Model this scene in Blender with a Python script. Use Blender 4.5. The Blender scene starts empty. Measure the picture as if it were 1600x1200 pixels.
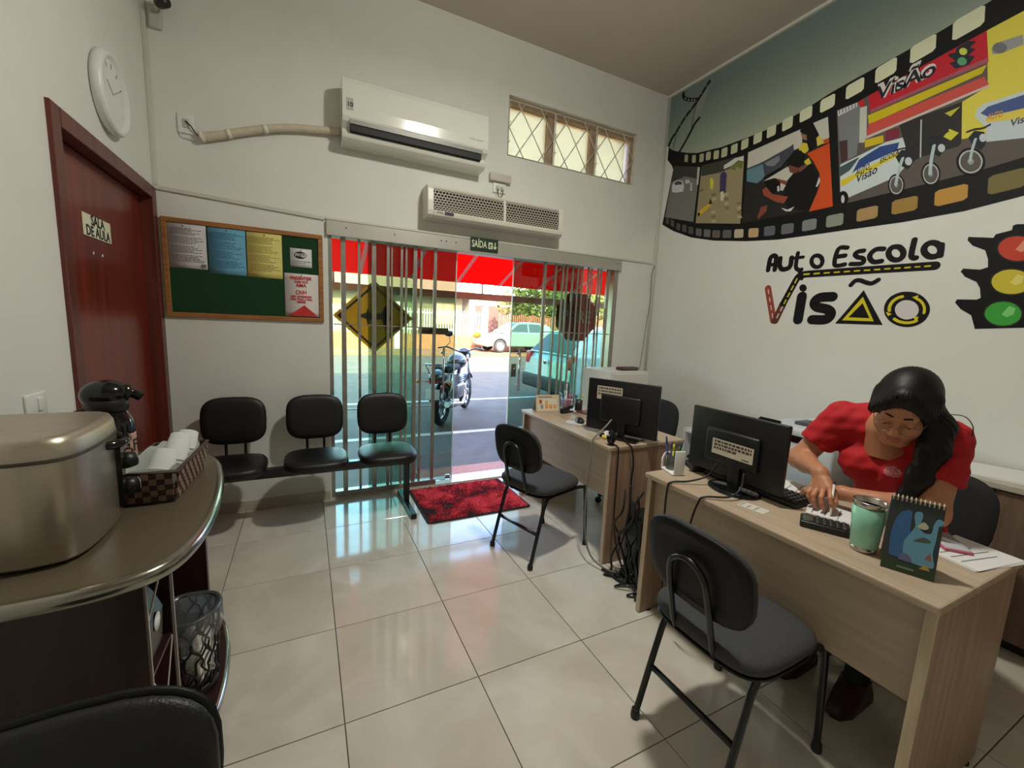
import bpy, bmesh, math, random
import numpy as np
from mathutils import Vector, Matrix

random.seed(7)
scene = bpy.context.scene
COL = scene.collection

# ---------------------------------------------------------------- camera, world, sun, exposure
cam_d = bpy.data.cameras.new('camera')
cam_d.sensor_width = 36.0
cam_d.lens = 654.38 / 1600 * 36.0
cam_d.clip_start = 0.02
cam_d.clip_end = 400
cam = bpy.data.objects.new('camera', cam_d)
COL.objects.link(cam)
_r = Vector((0.89735, -0.43905, 0.04470))
_u = Vector((0.02249, 0.14665, 0.98893))
_f = Vector((0.44075, 0.88641, -0.14147))
cam.matrix_world = Matrix(((_r.x, _u.x, -_f.x, 0.0), (_r.y, _u.y, -_f.y, 0.0), (_r.z, _u.z, -_f.z, 1.405), (0, 0, 0, 1)))
scene.camera = cam

world = bpy.data.worlds.new('sky_world')
scene.world = world
world.use_nodes = True
_nt = world.node_tree
_bg = _nt.nodes['Background']
_sky = _nt.nodes.new('ShaderNodeTexSky')
_sky.sky_type = 'NISHITA'
_sky.sun_disc = False
_sky.sun_elevation = math.radians(34)
_sky.sun_rotation = math.radians(190)
_sky.air_density = 1.0
_sky.dust_density = 2.0
_nt.links.new(_sky.outputs[0], _bg.inputs[0])
_bg.inputs[1].default_value = 2.7

sun_d = bpy.data.lights.new('sun', 'SUN')
sun_d.energy = 26.0
sun_d.angle = math.radians(0.6)
sun_d.color = (1.0, 0.86, 0.62)
sun = bpy.data.objects.new('sun', sun_d)
COL.objects.link(sun)
sun.rotation_euler = Vector((0.10, 0.86, -0.50)).to_track_quat('-Z', 'Y').to_euler()

scene.view_settings.view_transform = 'Standard'
scene.view_settings.look = 'None'
scene.view_settings.gamma = 1.0
scene.view_settings.use_curve_mapping = False
scene.view_settings.exposure = 0.0

B, W, L, H = 3.361, 3.25, -0.8, 3.67      # back wall y, right wall x, left wall x, ceiling height

# ---------------------------------------------------------------- helpers
def lin(c):
    return tuple((x / 255 / 12.92) if x / 255 <= 0.04045 else ((x / 255 + 0.055) / 1.055) ** 2.4 for x in c[:3]) + (1.0,)

MATS = {}
def M(name, col=(200, 200, 200), rough=0.5, metal=0.0, var=0.0, vscale=8.0, bump=0.0, bscale=60.0, spec=0.5,
      stretch=(1, 1, 1), col2=None, emit=0.0, coat=0.0, alpha=1.0):
    """Principled material; var mixes towards col2 (or a darker tone) with object-space noise."""
    if name in MATS:
        return MATS[name]
    m = bpy.data.materials.new(name)
    m.use_nodes = True
    nt = m.node_tree
    p = nt.nodes['Principled BSDF']
    c = lin(col)
    p.inputs['Base Color'].default_value = c
    p.inputs['Roughness'].default_value = rough
    p.inputs['Metallic'].default_value = metal
    p.inputs['Specular IOR Level'].default_value = spec
    p.inputs['Coat Weight'].default_value = coat
    p.inputs['Coat Roughness'].default_value = 0.08
    p.inputs['Alpha'].default_value = alpha
    if emit:
        p.inputs['Emission Color'].default_value = c
        p.inputs['Emission Strength'].default_value = emit
    if var or bump:
        tc = nt.nodes.new('ShaderNodeTexCoord')
        mp = nt.nodes.new('ShaderNodeMapping')
        mp.inputs['Scale'].default_value = stretch
        nt.links.new(tc.outputs['Object'], mp.inputs['Vector'])
    if var:
        n = nt.nodes.new('ShaderNodeTexNoise')
        n.inputs['Scale'].default_value = vscale
        n.inputs['Detail'].default_value = 5
        nt.links.new(mp.outputs[0], n.inputs['Vector'])
        rp = nt.nodes.new('ShaderNodeValToRGB')
        c2 = lin(col2) if col2 else tuple(x * (1 - var) for x in c[:3]) + (1,)
        rp.color_ramp.elements[0].position = 0.36
        rp.color_ramp.elements[1].position = 0.64
        rp.color_ramp.elements[0].color = c2
        rp.color_ramp.elements[1].color = c
        nt.links.new(n.outputs['Fac'], rp.inputs['Fac'])
        nt.links.new(rp.outputs['Color'], p.inputs['Base Color'])
    if bump:
        n2 = nt.nodes.new('ShaderNodeTexNoise')
        n2.inputs['Scale'].default_value = bscale
        n2.inputs['Detail'].default_value = 3
        nt.links.new(mp.outputs[0], n2.inputs['Vector'])
        b = nt.nodes.new('ShaderNodeBump')
        b.inputs['Strength'].default_value = bump
        b.inputs['Distance'].default_value = 0.01
        nt.links.new(n2.outputs['Fac'], b.inputs['Height'])
        nt.links.new(b.outputs['Normal'], p.inputs['Normal'])
    MATS[name] = m
    return m

def glass_mat(name, tint, refl=1.0, rough=0.0, milky=0.0, milk=(235, 235, 225)):
    """Thin pane: transparent tint + Fresnel reflection (+ translucent milkiness)."""
    m = bpy.data.materials.new(name)
    m.use_nodes = True
    nt = m.node_tree
    for n in list(nt.nodes):
        nt.nodes.remove(n)
    out = nt.nodes.new('ShaderNodeOutputMaterial')
    tr = nt.nodes.new('ShaderNodeBsdfTransparent')
    tr.inputs[0].default_value = tuple(tint) + (1,)
    gl = nt.nodes.new('ShaderNodeBsdfGlossy')
    gl.inputs['Roughness'].default_value = rough
    gl.inputs['Color'].default_value = (refl, refl, refl, 1)
    fr = nt.nodes.new('ShaderNodeFresnel')
    fr.inputs[0].default_value = 1.45
    mx = nt.nodes.new('ShaderNodeMixShader')
    nt.links.new(fr.outputs[0], mx.inputs[0])
    last = tr
    if milky:
        tl = nt.nodes.new('ShaderNodeBsdfTranslucent')
        tl.inputs[0].default_value = lin(milk)
        df = nt.nodes.new('ShaderNodeBsdfDiffuse')
        df.inputs[0].default_value = lin(milk)
        m0 = nt.nodes.new('ShaderNodeMixShader')
        m0.inputs[0].default_value = 0.25
        nt.links.new(tl.outputs[0], m0.inputs[1])
        nt.links.new(df.outputs[0], m0.inputs[2])
        m1 = nt.nodes.new('ShaderNodeMixShader')
        m1.inputs[0].default_value = milky
        nt.links.new(tr.outputs[0], m1.inputs[1])
        nt.links.new(m0.outputs[0], m1.inputs[2])
        last = m1
    nt.links.new(last.outputs[0], mx.inputs[1])
    nt.links.new(gl.outputs[0], mx.inputs[2])
    nt.links.new(mx.outputs[0], out.inputs[0])
    return m

def fabric_through(name, col, through=0.5):
    """Cloth that lets daylight through (awning, thin plastic)."""
    m = bpy.data.materials.new(name)
    m.use_nodes = True
    nt = m.node_tree
    for n in list(nt.nodes):
        nt.nodes.remove(n)
    out = nt.nodes.new('ShaderNodeOutputMaterial')
    d = nt.nodes.new('ShaderNodeBsdfDiffuse')
    d.inputs[0].default_value = lin(col)
    t = nt.nodes.new('ShaderNodeBsdfTranslucent')
    t.inputs[0].default_value = lin(col)
    mx = nt.nodes.new('ShaderNodeMixShader')
    mx.inputs[0].default_value = through
    nt.links.new(d.outputs[0], mx.inputs[1])
    nt.links.new(t.outputs[0], mx.inputs[2])
    nt.links.new(mx.outputs[0], out.inputs[0])
    return m

def rot3(rx=0, ry=0, rz=0):
    return (Matrix.Rotation(rz, 3, 'Z') @ Matrix.Rotation(ry, 3, 'Y') @ Matrix.Rotation(rx, 3, 'X'))

class MB:
    """Collects shapes, then links them as ONE mesh object."""
    def __init__(s):
        s.v, s.f, s.s = [], [], []
    def add(s, vs, fs, smooth=False):
        o = len(s.v)
        s.v += [tuple(v) for v in vs]
        for f in fs:
            s.f.append([i + o for i in f])
            s.s.append(smooth)
        return s
    def box(s, x0, x1, y0, y1, z0, z1):
        return s.add([(x0, y0, z0), (x1, y0, z0), (x1, y1, z0), (x0, y1, z0), (x0, y0, z1), (x1, y0, z1), (x1, y1, z1), (x0, y1, z1)],
                     [(3, 2, 1, 0), (4, 5, 6, 7), (0, 1, 5, 4), (1, 2, 6, 5), (2, 3, 7, 6), (3, 0, 4, 7)])
    def cbox(s, c, d, r=None):
        hx, hy, hz = d[0] / 2, d[1] / 2, d[2] / 2
        vs = [Vector(p) for p in ((-hx, -hy, -hz), (hx, -hy, -hz), (hx, hy, -hz), (-hx, hy, -hz), (-hx, -hy, hz), (hx, -hy, hz), (hx, hy, hz), (-hx, hy, hz))]
        vs = [(r @ v if r else v) + Vector(c) for v in vs]
        return s.add(vs, [(3, 2, 1, 0), (4, 5, 6, 7), (0, 1, 5, 4), (1, 2, 6, 5), (2, 3, 7, 6), (3, 0, 4, 7)])
    def rbox(s, c, d, rad=0.01, seg=3, r=None):
        bm = bmesh.new()
        bmesh.ops.create_cube(bm, size=1.0)
        for v in bm.verts:
            v.co = Vector((v.co.x * d[0], v.co.y * d[1], v.co.z * d[2]))
        bmesh.ops.bevel(bm, geom=list(bm.edges), offset=min(rad, 0.49 * min(d)), segments=seg, profile=0.5, affect='EDGES')
        bm.verts.index_update()
        vs = [(r @ v.co if r else v.co) + Vector(c) for v in bm.verts]
        s.add(vs, [[v.index for v in f.verts] for f in bm.faces], True)
        bm.free()
        return s
    def tube(s, pts, r, n=8, closed=False, smooth=True):
        P = [Vector(p) for p in pts]
        k = len(P)
        rs = list(r) if hasattr(r, '__len__') else [r] * k
        T = []
        for i in range(k):
            a = P[(i - 1) % k] if (closed or i > 0) else P[i]
            b = P[(i + 1) % k] if (closed or i < k - 1) else P[i]
            t = (b - a)
            T.append(t.normalized() if t.length > 1e-9 else Vector((0, 0, 1)))
        nrm = T[0].orthogonal().normalized()
        vs = []
        for i in range(k):
            nrm = (nrm - T[i] * nrm.dot(T[i]))
            nrm = nrm.normalized() if nrm.length > 1e-6 else T[i].orthogonal().normalized()
            bn = T[i].cross(nrm)
            for j in range(n):
                a = 2 * math.pi * j / n
                vs.append(P[i] + (nrm * math.cos(a) + bn * math.sin(a)) * rs[i])
        fs = []
        for i in range(k if closed else k - 1):
            for j in range(n):
                a, b2 = i * n + j, i * n + (j + 1) % n
                c, d = ((i + 1) % k) * n + (j + 1) % n, ((i + 1) % k) * n + j
                fs.append((a, b2, c, d))
        s.add(vs, fs, smooth)
        if not closed:
            s.add(vs[:n], [list(range(n))[::-1]])
            s.add(vs[-n:], [list(range(n))])
        return s
    def lathe(s, prof, n=24, c=(0, 0, 0), r=None, smooth=True, sx=1.0, sy=1.0):
        vs, fs = [], []
        for (rad, z) in prof:
            for j in range(n):
                a = 2 * math.pi * j / n
                p = Vector((rad * math.cos(a) * sx, rad * math.sin(a) * sy, z))
                vs.append((r @ p if r else p) + Vector(c))
        k = len(prof)
        for i in range(k - 1):
            for j in range(n):
                fs.append((i * n + j, i * n + (j + 1) % n, (i + 1) * n + (j + 1) % n, (i + 1) * n + j))
        s.add(vs, fs, smooth)
        if prof[0][0] > 1e-6:
            s.add(vs[:n], [list(range(n))[::-1]])
        if prof[-1][0] > 1e-6:
            s.add(vs[-n:], [list(range(n))])
        return s
    def prism(s, poly, axis, a, b, smooth=False):
        """poly: 2-D points; axis x: (y,z), y: (x,z), z: (x,y); extruded from a to b."""
        def p3(p, t):
            return (t, p[0], p[1]) if axis == 'x' else (p[0], t, p[1]) if axis == 'y' else (p[0], p[1], t)
        n = len(poly)
        s.add([p3(p, a) for p in poly] + [p3(p, b) for p in poly],
              [[(i + 1) % n, i, n + i, n + (i + 1) % n] for i in range(n)], smooth)
        s.add([p3(p, a) for p in poly], [list(range(n))])
        s.add([p3(p, b) for p in poly], [list(range(n))[::-1]])
        return s
    def ell(s, c, rad, n=20, m=12, r=None):
        rad = (rad,) * 3 if not hasattr(rad, '__len__') else rad
        vs, fs = [], []
        for i in range(m + 1):
            t = math.pi * i / m
            for j in range(n):
                a = 2 * math.pi * j / n
                p = Vector((rad[0] * math.sin(t) * math.cos(a), rad[1] * math.sin(t) * math.sin(a), rad[2] * math.cos(t)))
                vs.append((r @ p if r else p) + Vector(c))
        for i in range(m):
            for j in range(n):
                fs.append((i * n + j, (i + 1) * n + j, (i + 1) * n + (j + 1) % n, i * n + (j + 1) % n))
        return s.add(vs, fs, True)
    def loft(s, rings, smooth=True, caps=True, closed=True):
        n = len(rings[0])
        vs = [p for rg in rings for p in rg]
        fs = []
        for i in range(len(rings) - 1):
            for j in range(n if closed else n - 1):
                fs.append((i * n + j, i * n + (j + 1) % n, (i + 1) * n + (j + 1) % n, (i + 1) * n + j))
        s.add(vs, fs, smooth)
        if caps:
            s.add(rings[0], [list(range(n))[::-1]])
            s.add(rings[-1], [list(range(n))])
        return s
    def build(s, name, mat, parent=None, bevel=0.0, loc=(0, 0, 0), rotz=0.0, sub=0, solid=0.0, fixn=True):
        me = bpy.data.meshes.new(name)
        me.from_pydata(s.v, [], s.f)
        bm = bmesh.new()
        bm.from_mesh(me)
        for f, sm in zip(bm.faces, s.s):
            f.smooth = sm
        bmesh.ops.remove_doubles(bm, verts=list(bm.verts), dist=1e-5)
        if fixn:
            bmesh.ops.recalc_face_normals(bm, faces=list(bm.faces))
        bm.to_mesh(me)
        bm.free()
        if mat:
            me.materials.append(mat)
        o = bpy.data.objects.new(name, me)
        COL.objects.link(o)
        o.location = loc
        o.rotation_euler = (0, 0, rotz)
        if parent:
            o.parent = parent
        if solid:
            md = o.modifiers.new('solid', 'SOLIDIFY')
            md.thickness = solid
            md.offset = 0
        if sub:
            md = o.modifiers.new('sub', 'SUBSURF')
            md.levels = md.render_levels = sub
        if bevel:
            md = o.modifiers.new('bevel', 'BEVEL')
            md.width = bevel
            md.segments = 2
            md.limit_method = 'ANGLE'
        return o

def thing(name, label, cat, loc=(0, 0, 0), rotz=0.0, group=None, kind=None):
    o = bpy.data.objects.new(name, None)
    COL.objects.link(o)
    o.empty_display_size = 0.1
    o.location = loc
    o.rotation_euler = (0, 0, rotz)
    tag(o, label, cat, group, kind)
    return o

def tag(o, label=None, cat=None, group=None, kind=None):
    if label: o['label'] = label
    if cat: o['category'] = cat
    if group: o['group'] = group
    if kind: o['kind'] = kind
    return o

def copy_tree(o, parent=None):
    c = o.copy()
    COL.objects.link(c)
    c.parent = parent
    for ch in list(o.children):
        copy_tree(ch, c)
    return c

def bez(p0, p1, p2, p3, n=12):
    out = []
    for i in range(n + 1):
        t = i / n
        out.append(tuple((1 - t) ** 3 * a + 3 * (1 - t) ** 2 * t * b + 3 * (1 - t) * t * t * c + t ** 3 * d for a, b, c, d in zip(p0, p1, p2, p3)))
    return out

def smooth_path(pts, n=8):
    """Catmull-Rom through points."""
    P = [Vector(p) for p in pts]
    out = []
    for i in range(len(P) - 1):
        p0, p1, p2, p3 = P[max(i - 1, 0)], P[i], P[i + 1], P[min(i + 2, len(P) - 1)]
        for k in range(n):
            t = k / n
            out.append(0.5 * ((2 * p1) + (p2 - p0) * t + (2 * p0 - 5 * p1 + 4 * p2 - p3) * t * t + (3 * p1 - p0 - 3 * p2 + p3) * t ** 3))
    out.append(P[-1])
    return out

def rrect(w, h, r, n=5, cx=0.0, cy=0.0):
    out = []
    for (sx, sy, a0) in ((1, 1, 0), (-1, 1, 90), (-1, -1, 180), (1, -1, 270)):
        for k in range(n + 1):
            a = math.radians(a0 + 90 * k / n)
            out.append((cx + sx * (w / 2 - r) + r * math.cos(a), cy + sy * (h / 2 - r) + r * math.sin(a)))
    return out

def text_mesh(name, body, size, mat, parent, origin, right, up, ext=0.0006, align='CENTER', bold=0.0, sx=1.0):
    """Flat lettering: text laid along `right`/`up` from `origin` (parent space), turned into a mesh."""
    cu = bpy.data.curves.new(name, 'FONT')
    cu.body = body
    cu.size = size
    cu.extrude = ext
    cu.offset = bold
    cu.align_x = align
    cu.align_y = 'CENTER'
    cu.resolution_u = 3
    tmp = bpy.data.objects.new(name + '_tmp', cu)
    COL.objects.link(tmp)
    dg = bpy.context.evaluated_depsgraph_get()
    me = bpy.data.meshes.new_from_object(tmp.evaluated_get(dg))
    bpy.data.objects.remove(tmp)
    r = Vector(right).normalized(); u = Vector(up).normalized(); n = r.cross(u)
    o0 = Vector(origin)
    for v in me.vertices:
        v.co = o0 + r * v.co.x * sx + u * v.co.y + n * v.co.z
    me.materials.clear()
    me.materials.append(mat)
    me.name = name
    o = bpy.data.objects.new(name, me)
    COL.objects.link(o)
    if parent:
        o.parent = parent
    return o

def wood_mat(name, c1, c2, axis=1, rough=0.45, scale=3.0, bump=0.03):
    st = [14, 14, 14]
    st[axis] = 0.9
    return M(name, c1, rough, var=1.0, vscale=scale, col2=c2, stretch=tuple(st), bump=bump, bscale=30)

WALLP = M('wall_paint', (224, 224, 216), 0.62, var=0.04, vscale=3, bump=0.05, bscale=140)
BLACKP = M('black_plastic', (17, 17, 18), 0.42, bump=0.03, bscale=300)
GLOSSB = M('gloss_black_plastic', (12, 12, 14), 0.12)
WHITEP = M('white_plastic', (226, 226, 220), 0.35)
CHROME = M('chrome', (205, 205, 205), 0.12, metal=1.0)
ALU = M('aluminium', (168, 164, 156), 0.34, metal=0.85, var=0.12, vscale=20)
# ---------------------------------------------------------------- room shell
def tile_mat():
    m = bpy.data.materials.new('porcelain_tile')
    m.use_nodes = True
    nt = m.node_tree
    p = nt.nodes['Principled BSDF']
    oi = nt.nodes.new('ShaderNodeObjectInfo')
    tc = nt.nodes.new('ShaderNodeTexCoord')
    ad = nt.nodes.new('ShaderNodeVectorMath'); ad.operation = 'ADD'
    sc = nt.nodes.new('ShaderNodeVectorMath'); sc.operation = 'SCALE'
    sc.inputs[3].default_value = 13.0
    nt.links.new(oi.outputs['Random'], sc.inputs[0])
    nt.links.new(tc.outputs['Object'], ad.inputs[0])
    nt.links.new(sc.outputs[0], ad.inputs[1])
    n = nt.nodes.new('ShaderNodeTexNoise')
    n.inputs['Scale'].default_value = 2.6
    n.inputs['Detail'].default_value = 6
    n.inputs['Distortion'].default_value = 1.2
    nt.links.new(ad.outputs[0], n.inputs['Vector'])
    rp = nt.nodes.new('ShaderNodeValToRGB')
    rp.color_ramp.elements[0].position = 0.30
    rp.color_ramp.elements[0].color = lin((196, 187, 170))
    rp.color_ramp.elements[1].position = 0.70
    rp.color_ramp.elements[1].color = lin((218, 211, 197))
    nt.links.new(n.outputs['Fac'], rp.inputs['Fac'])
    nt.links.new(rp.outputs[0], p.inputs['Base Color'])
    p.inputs['Roughness'].default_value = 0.09
    p.inputs['Specular IOR Level'].default_value = 0.62
    return m
TILE = tile_mat()
fl = MB().box(L - 0.3, W + 0.3, -2.3, B + 0.15, -0.12, -0.006).build('floor', M('grout', (92, 86, 74), 0.9))
tag(fl, 'polished beige porcelain tile floor', kind='structure')
tile_me = None
for ix in range(-2, 7):
    for iy in range(-8, 4):
        x0, x1 = 0.094 + 0.5 * ix, 0.094 + 0.5 * (ix + 1)
        y0, y1 = 1.378 + 0.5 * iy, 1.378 + 0.5 * (iy + 1)
        x0c, x1c, y0c, y1c = max(x0, L), min(x1, W), max(y0, -2.2), min(y1, B)
        if x1c - x0c < 0.02 or y1c - y0c < 0.02:
            continue
        g = 0.0016
        full = (x0c == x0 and x1c == x1 and y0c == y0 and y1c == y1)
        if full and tile_me:
            o = bpy.data.objects.new('floor_tile', tile_me)
            COL.objects.link(o)
        else:
            hx, hy = (x1c - x0c) / 2 - g, (y1c - y0c) / 2 - g
            c = 0.0012
            rings = [[(-hx + k, -hy + k, z), (hx - k, -hy + k, z), (hx - k, hy - k, z), (-hx + k, hy - k, z)] for k, z in ((0, -0.006), (0, -0.0012), (c, 0.0))]
            o = MB().loft(rings, smooth=False).build('floor_tile', TILE)
            if full:
                tile_me = o.data
        o.location = ((x0c + x1c) / 2, (y0c + y1c) / 2, 0)
        o.parent = fl

# back wall with entrance opening and high window
EX0, EX1, EZ = 0.16, 2.79, 2.02
WX0, WX1, WZ0, WZ1 = 1.53, 2.89, 2.782, 3.246
wb = MB()
yb0, yb1 = B, B + 0.17
wb.box(L - 0.15, EX0, yb0, yb1, -0.1, H + 1.0)
wb.box(EX1, W + 0.15, yb0, yb1, -0.1, 2.4)
wb.box(EX0, EX1, yb0, yb1, EZ, 2.4)
wb.box(EX0, WX0, yb0, yb1, 2.4, H + 1.0)
wb.box(WX0, WX1, yb0, yb1, 2.4, WZ0)
wb.box(WX0, WX1, yb0, yb1, WZ1, H + 1.0)
wb.box(WX1, W + 0.15, yb0, yb1, 2.4, H + 1.0)
tag(wb.build('wall_back', WALLP), 'off white painted front wall around the glass entrance', kind='structure')
DY0, DY1, DZ = 2.16, 3.345, 2.118
wl = MB()
wl.box(L - 0.15, L, -2.2, DY0, -0.1, H)
wl.box(L - 0.15, L, DY0, DY1, DZ, H)
wl.box(L - 0.15, L, DY1, B, -0.1, H)
tag(wl.build('wall_left', WALLP), 'off white painted side wall with the dark red door', kind='structure')
tag(MB().box(W, W + 0.15, -2.2, B, -0.1, H).build('wall_right', WALLP), 'off white painted side wall carrying the printed mural', kind='structure')
tag(MB().box(L - 0.15, W + 0.15, -2.35, -2.2, -0.1, H).build('wall_rear', WALLP), 'off white painted wall behind the viewer', kind='structure')
CEILM = M('ceiling_paint', (196, 186, 174), 0.8, var=0.05, vscale=2)
tag(MB().box(L - 0.15, W + 0.15, -2.35, B, H, H + 0.2).build('ceiling', CEILM), 'plain matt grey beige ceiling', kind='structure')
TRIMM = M('trim_white', (214, 210, 200), 0.5)
tag(MB().box(W - 0.018, W, -2.2, B, H - 0.02, H).build('trim_1', TRIMM), 'thin pale moulding along mural top edge', kind='structure')
tag(MB().box(L, EX0 - 0.01, B - 0.012, B, 0.0, 0.075).build('baseboard_back', M('baseboard_tile', (196, 184, 164), 0.2, var=0.1), bevel=0.003), 'beige tile baseboard under the waiting bench', kind='structure')
tag(MB().box(EX1 + 0.02, W, B - 0.012, B, 0.0, 0.075).build('baseboard_back', MATS['baseboard_tile'], bevel=0.003), 'beige tile baseboard in the corner behind the far desk', kind='structure')
tag(MB().box(W - 0.012, W, -2.2, B, 0.0, 0.075).build('baseboard_right', MATS['baseboard_tile'], bevel=0.003), 'beige tile baseboard along the mural wall', kind='structure')
tag(MB().box(L, L + 0.012, -2.2, DY0 - 0.01, 0.0, 0.075).build('baseboard_left', MATS['baseboard_tile'], bevel=0.003), 'beige tile baseboard beside the red door', kind='structure')
# surface conduits
CON = M('conduit', (206, 202, 190), 0.5)
m = MB().box(L, L + 0.022, B - 0.016, B, 2.14, H)
tag(m.build('trim_2', CON, bevel=0.003), 'thin vertical cable duct in the corner above the door', kind='structure')
m = MB()
m.prism([(L, 2.115), (L, 2.14), (EX0 - 0.02, 2.092), (EX0 - 0.02, 2.067)], 'y', B - 0.013, B)
tag(m.build('trim_3', CON, bevel=0.003), 'long horizontal cable duct above the notice board', kind='structure')
m = MB().box(EX0 - 0.02, 3.2, B - 0.014, B, 2.075, 2.092)
tag(m.build('trim_4', CON, bevel=0.003), 'horizontal cable duct above the entrance header', kind='structure')
m = MB().tube([(W - 0.014, B - 0.012, 0.5), (W - 0.014, B - 0.012, H - 0.02)], 0.009, 8)
tag(m.build('trim_5', CON), 'thin vertical pipe in the corner beside the mural', kind='structure')

# door in the left wall
RED = wood_mat('red_door_wood', (122, 42, 30), (96, 30, 22), axis=2, rough=0.28, scale=1.6)
REDF = wood_mat('red_frame_wood', (104, 46, 36), (84, 34, 26), axis=2, rough=0.35, scale=1.6)
door = thing('door_1', 'dark red wooden classroom door in its frame', None, (L, 0, 0), kind='structure')
fw = 0.07
for nm, a in (('jamb', (DY0, DY0 + fw, 0, DZ)), ('jamb', (DY1 - fw, DY1, 0, DZ)), ('lintel', (DY0 + fw, DY1 - fw, DZ - fw, DZ))):
    MB().box(-0.15, 0.014, a[0], a[1], a[2], a[3]).build(nm, REDF, door, bevel=0.004)
for nm, a in (('door_stop', (DY0 + fw, DY0 + fw + 0.014, 0, DZ - fw)), ('door_stop', (DY1 - fw - 0.014, DY1 - fw, 0, DZ - fw)), ('door_stop', (DY0 + fw + .014, DY1 - fw - .014, DZ - fw - 0.014, DZ - fw))):
    MB().box(-0.15, -0.105, a[0], a[1], a[2], a[3]).build(nm, REDF, door, bevel=0.002)
MB().box(-0.105, -0.05, DY0 + fw + 0.004, DY1 - fw - 0.004, 0.008, DZ - fw - 0.004).build('door_leaf', RED, door, bevel=0.003)
MB().lathe([(0.006, 0), (0.022, 0.002), (0.022, 0.008), (0.009, 0.012), (0.009, 0.03), (0.02, 0.036), (0.025, 0.05), (0.016, 0.062), (0.0, 0.064)], 16, (-0.05, DY0 + 0.14, 1.02), rot3(0, math.pi / 2, 0)).build('door_knob', CHROME, door)
for yy in (2.595, 2.69):
    MB().lathe([(0.0075, 0), (0.0075, 0.001), (0.0, 0.0012)], 12, (-0.0495, yy, 1.637), rot3(0, math.pi / 2, 0)).build('paint_chip', WHITEP, door)
# sign on the door
ds = thing('door_sign', 'cream plate lettered SALA DE AULA on the red door', 'sign', (L - 0.05, 2.655, 1.754))
MB().box(0.0005, 0.004, -0.146, 0.146, -0.048, 0.048).build('plate', M('photolum_plate', (226, 226, 196), 0.4), ds, bevel=0.001)
INK = M('ink_black', (22, 22, 22), 0.6)
text_mesh('lettering', 'SALA', 0.062, INK, ds, (0.0045, 0.002, 0.024), (0, 1, 0), (0, 0, 1), bold=0.0012)
text_mesh('lettering', 'DE AULA', 0.062, INK, ds, (0.0045, 0.002, -0.024), (0, 1, 0), (0, 0, 1), bold=0.0012)

# high window with diamond grille
FRW = M('window_wood', (176, 152, 128), 0.6, var=0.2, vscale=10)
IRON = M('white_iron', (206, 200, 186), 0.45)
wn = thing('window_1', 'high window with white diamond lattice bars', None, (WX0, B, WZ0), kind='structure')
ww, wh = WX1 - WX0, WZ1 - WZ0
for a in ((0, ww, 0, 0.03), (0, ww, wh - 0.045, wh), (0, 0.03, 0.03, wh - 0.045), (ww - 0.045, ww, 0.03, wh - 0.045)):
    MB().box(a[0], a[1], 0.05, 0.15, a[2], a[3]).build('window_frame', FRW, wn, bevel=0.004)
xs = [0.03, ww * 0.325, ww * 0.66, ww - 0.045]
for x in xs[1:3]:
    MB().box(x - 0.035, x + 0.035, 0.06, 0.14, 0.03, wh - 0.045).build('mullion', FRW, wn, bevel=0.004)
PANE = glass_mat('frosted_pane', (0.6, 0.58, 0.46), 0.6, 0.15, milky=0.75, milk=(240, 228, 190))
for i in range(3):
    MB().box(xs[i] + 0.02, xs[i + 1] - 0.02, 0.1, 0.104, 0.028, wh - 0.043).build('window_pane', PANE, wn)
for i in range(3):     # iron lattice, one panel per light
    x0 = 0.012 + (ww - 0.024) / 3 * i
    x1 = x0 + (ww - 0.024) / 3 - 0.012
    MB().tube([(x0, 0.012, 0.012), (x1, 0.012, 0.012), (x1, 0.012, wh - 0.03), (x0, 0.012, wh - 0.03)], 0.005, 6, closed=True, smooth=False).build('grille_frame', IRON, wn)
    pw, ph = x1 - x0, wh - 0.042
    for sgn in (1, -1):
        for k in (-1, 0, 1):
            # diagonals with slope ph*1.05 per pw, clipped to the panel
            pts = []
            for t in np.linspace(0, 1, 61):
                xx = x0 + pw * t
                q = (t if sgn > 0 else 1 - t) * 1.5 - 0.25 + k * 0.75
                if -0.0 <= q <= 1.0:
                    pts.append((xx, 0.012 + 0.004 * sgn, 0.012 + ph * q))
            if len(pts) > 3:
                MB().tube([pts[0], pts[-1]], 0.0045, 6).build('grille_bar', IRON, wn)
    for xx in (x0, x1):
        for zz in (0.1, 0.25, 0.38):
            MB().tube([(xx - 0.016, 0.01, zz - 0.02), (xx, 0.008, zz - 0.01), (xx, 0.008, zz + 0.01), (xx + 0.016, 0.01, zz + 0.02)], 0.0035, 5).build('scroll', IRON, wn)

# ---------------------------------------------------------------- glass entrance with aluminium grille
en = thing('door_2', 'glass shopfront entrance with aluminium bars and sliding doors', None, (0, B, 0), kind='structure')
HEAD = M('header_alu', (186, 182, 172), 0.42, metal=0.35, var=0.08, vscale=6)
hb = MB().box(EX0 - 0.01, EX1 + 0.01, -0.03, 0.1, 1.968, 2.07).build('header_beam', HEAD, en, bevel=0.003)
for xx in (0.28, 0.62, 0.98, 1.02, 1.1, 2.74):
    MB().lathe([(0.005, 0), (0.005, 0.003), (0.0, 0.004)], 8, (xx, -0.03, 2.03), rot3(math.pi / 2, 0, 0)).build('screw', M('screw', (90, 86, 80), 0.4, metal=1), hb)
MB().box(EX0, EX0 + 0.026, 0.0, 0.12, 0, 1.968).build('side_jamb', ALU, en, bevel=0.002)
MB().box(EX1 - 0.05, EX1, 0.0, 0.12, 0, 1.968).build('side_jamb', ALU, en, bevel=0.002)
MB().box(EX0 + 0.026, 0.98, 0.0, 0.03, 0.012, 0.055).build('bottom_rail', ALU, en, bevel=0.002)
MB().box(1.94, EX1 - 0.05, 0.0, 0.03, 0.012, 0.055).build('bottom_rail', ALU, en, bevel=0.002)
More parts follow.
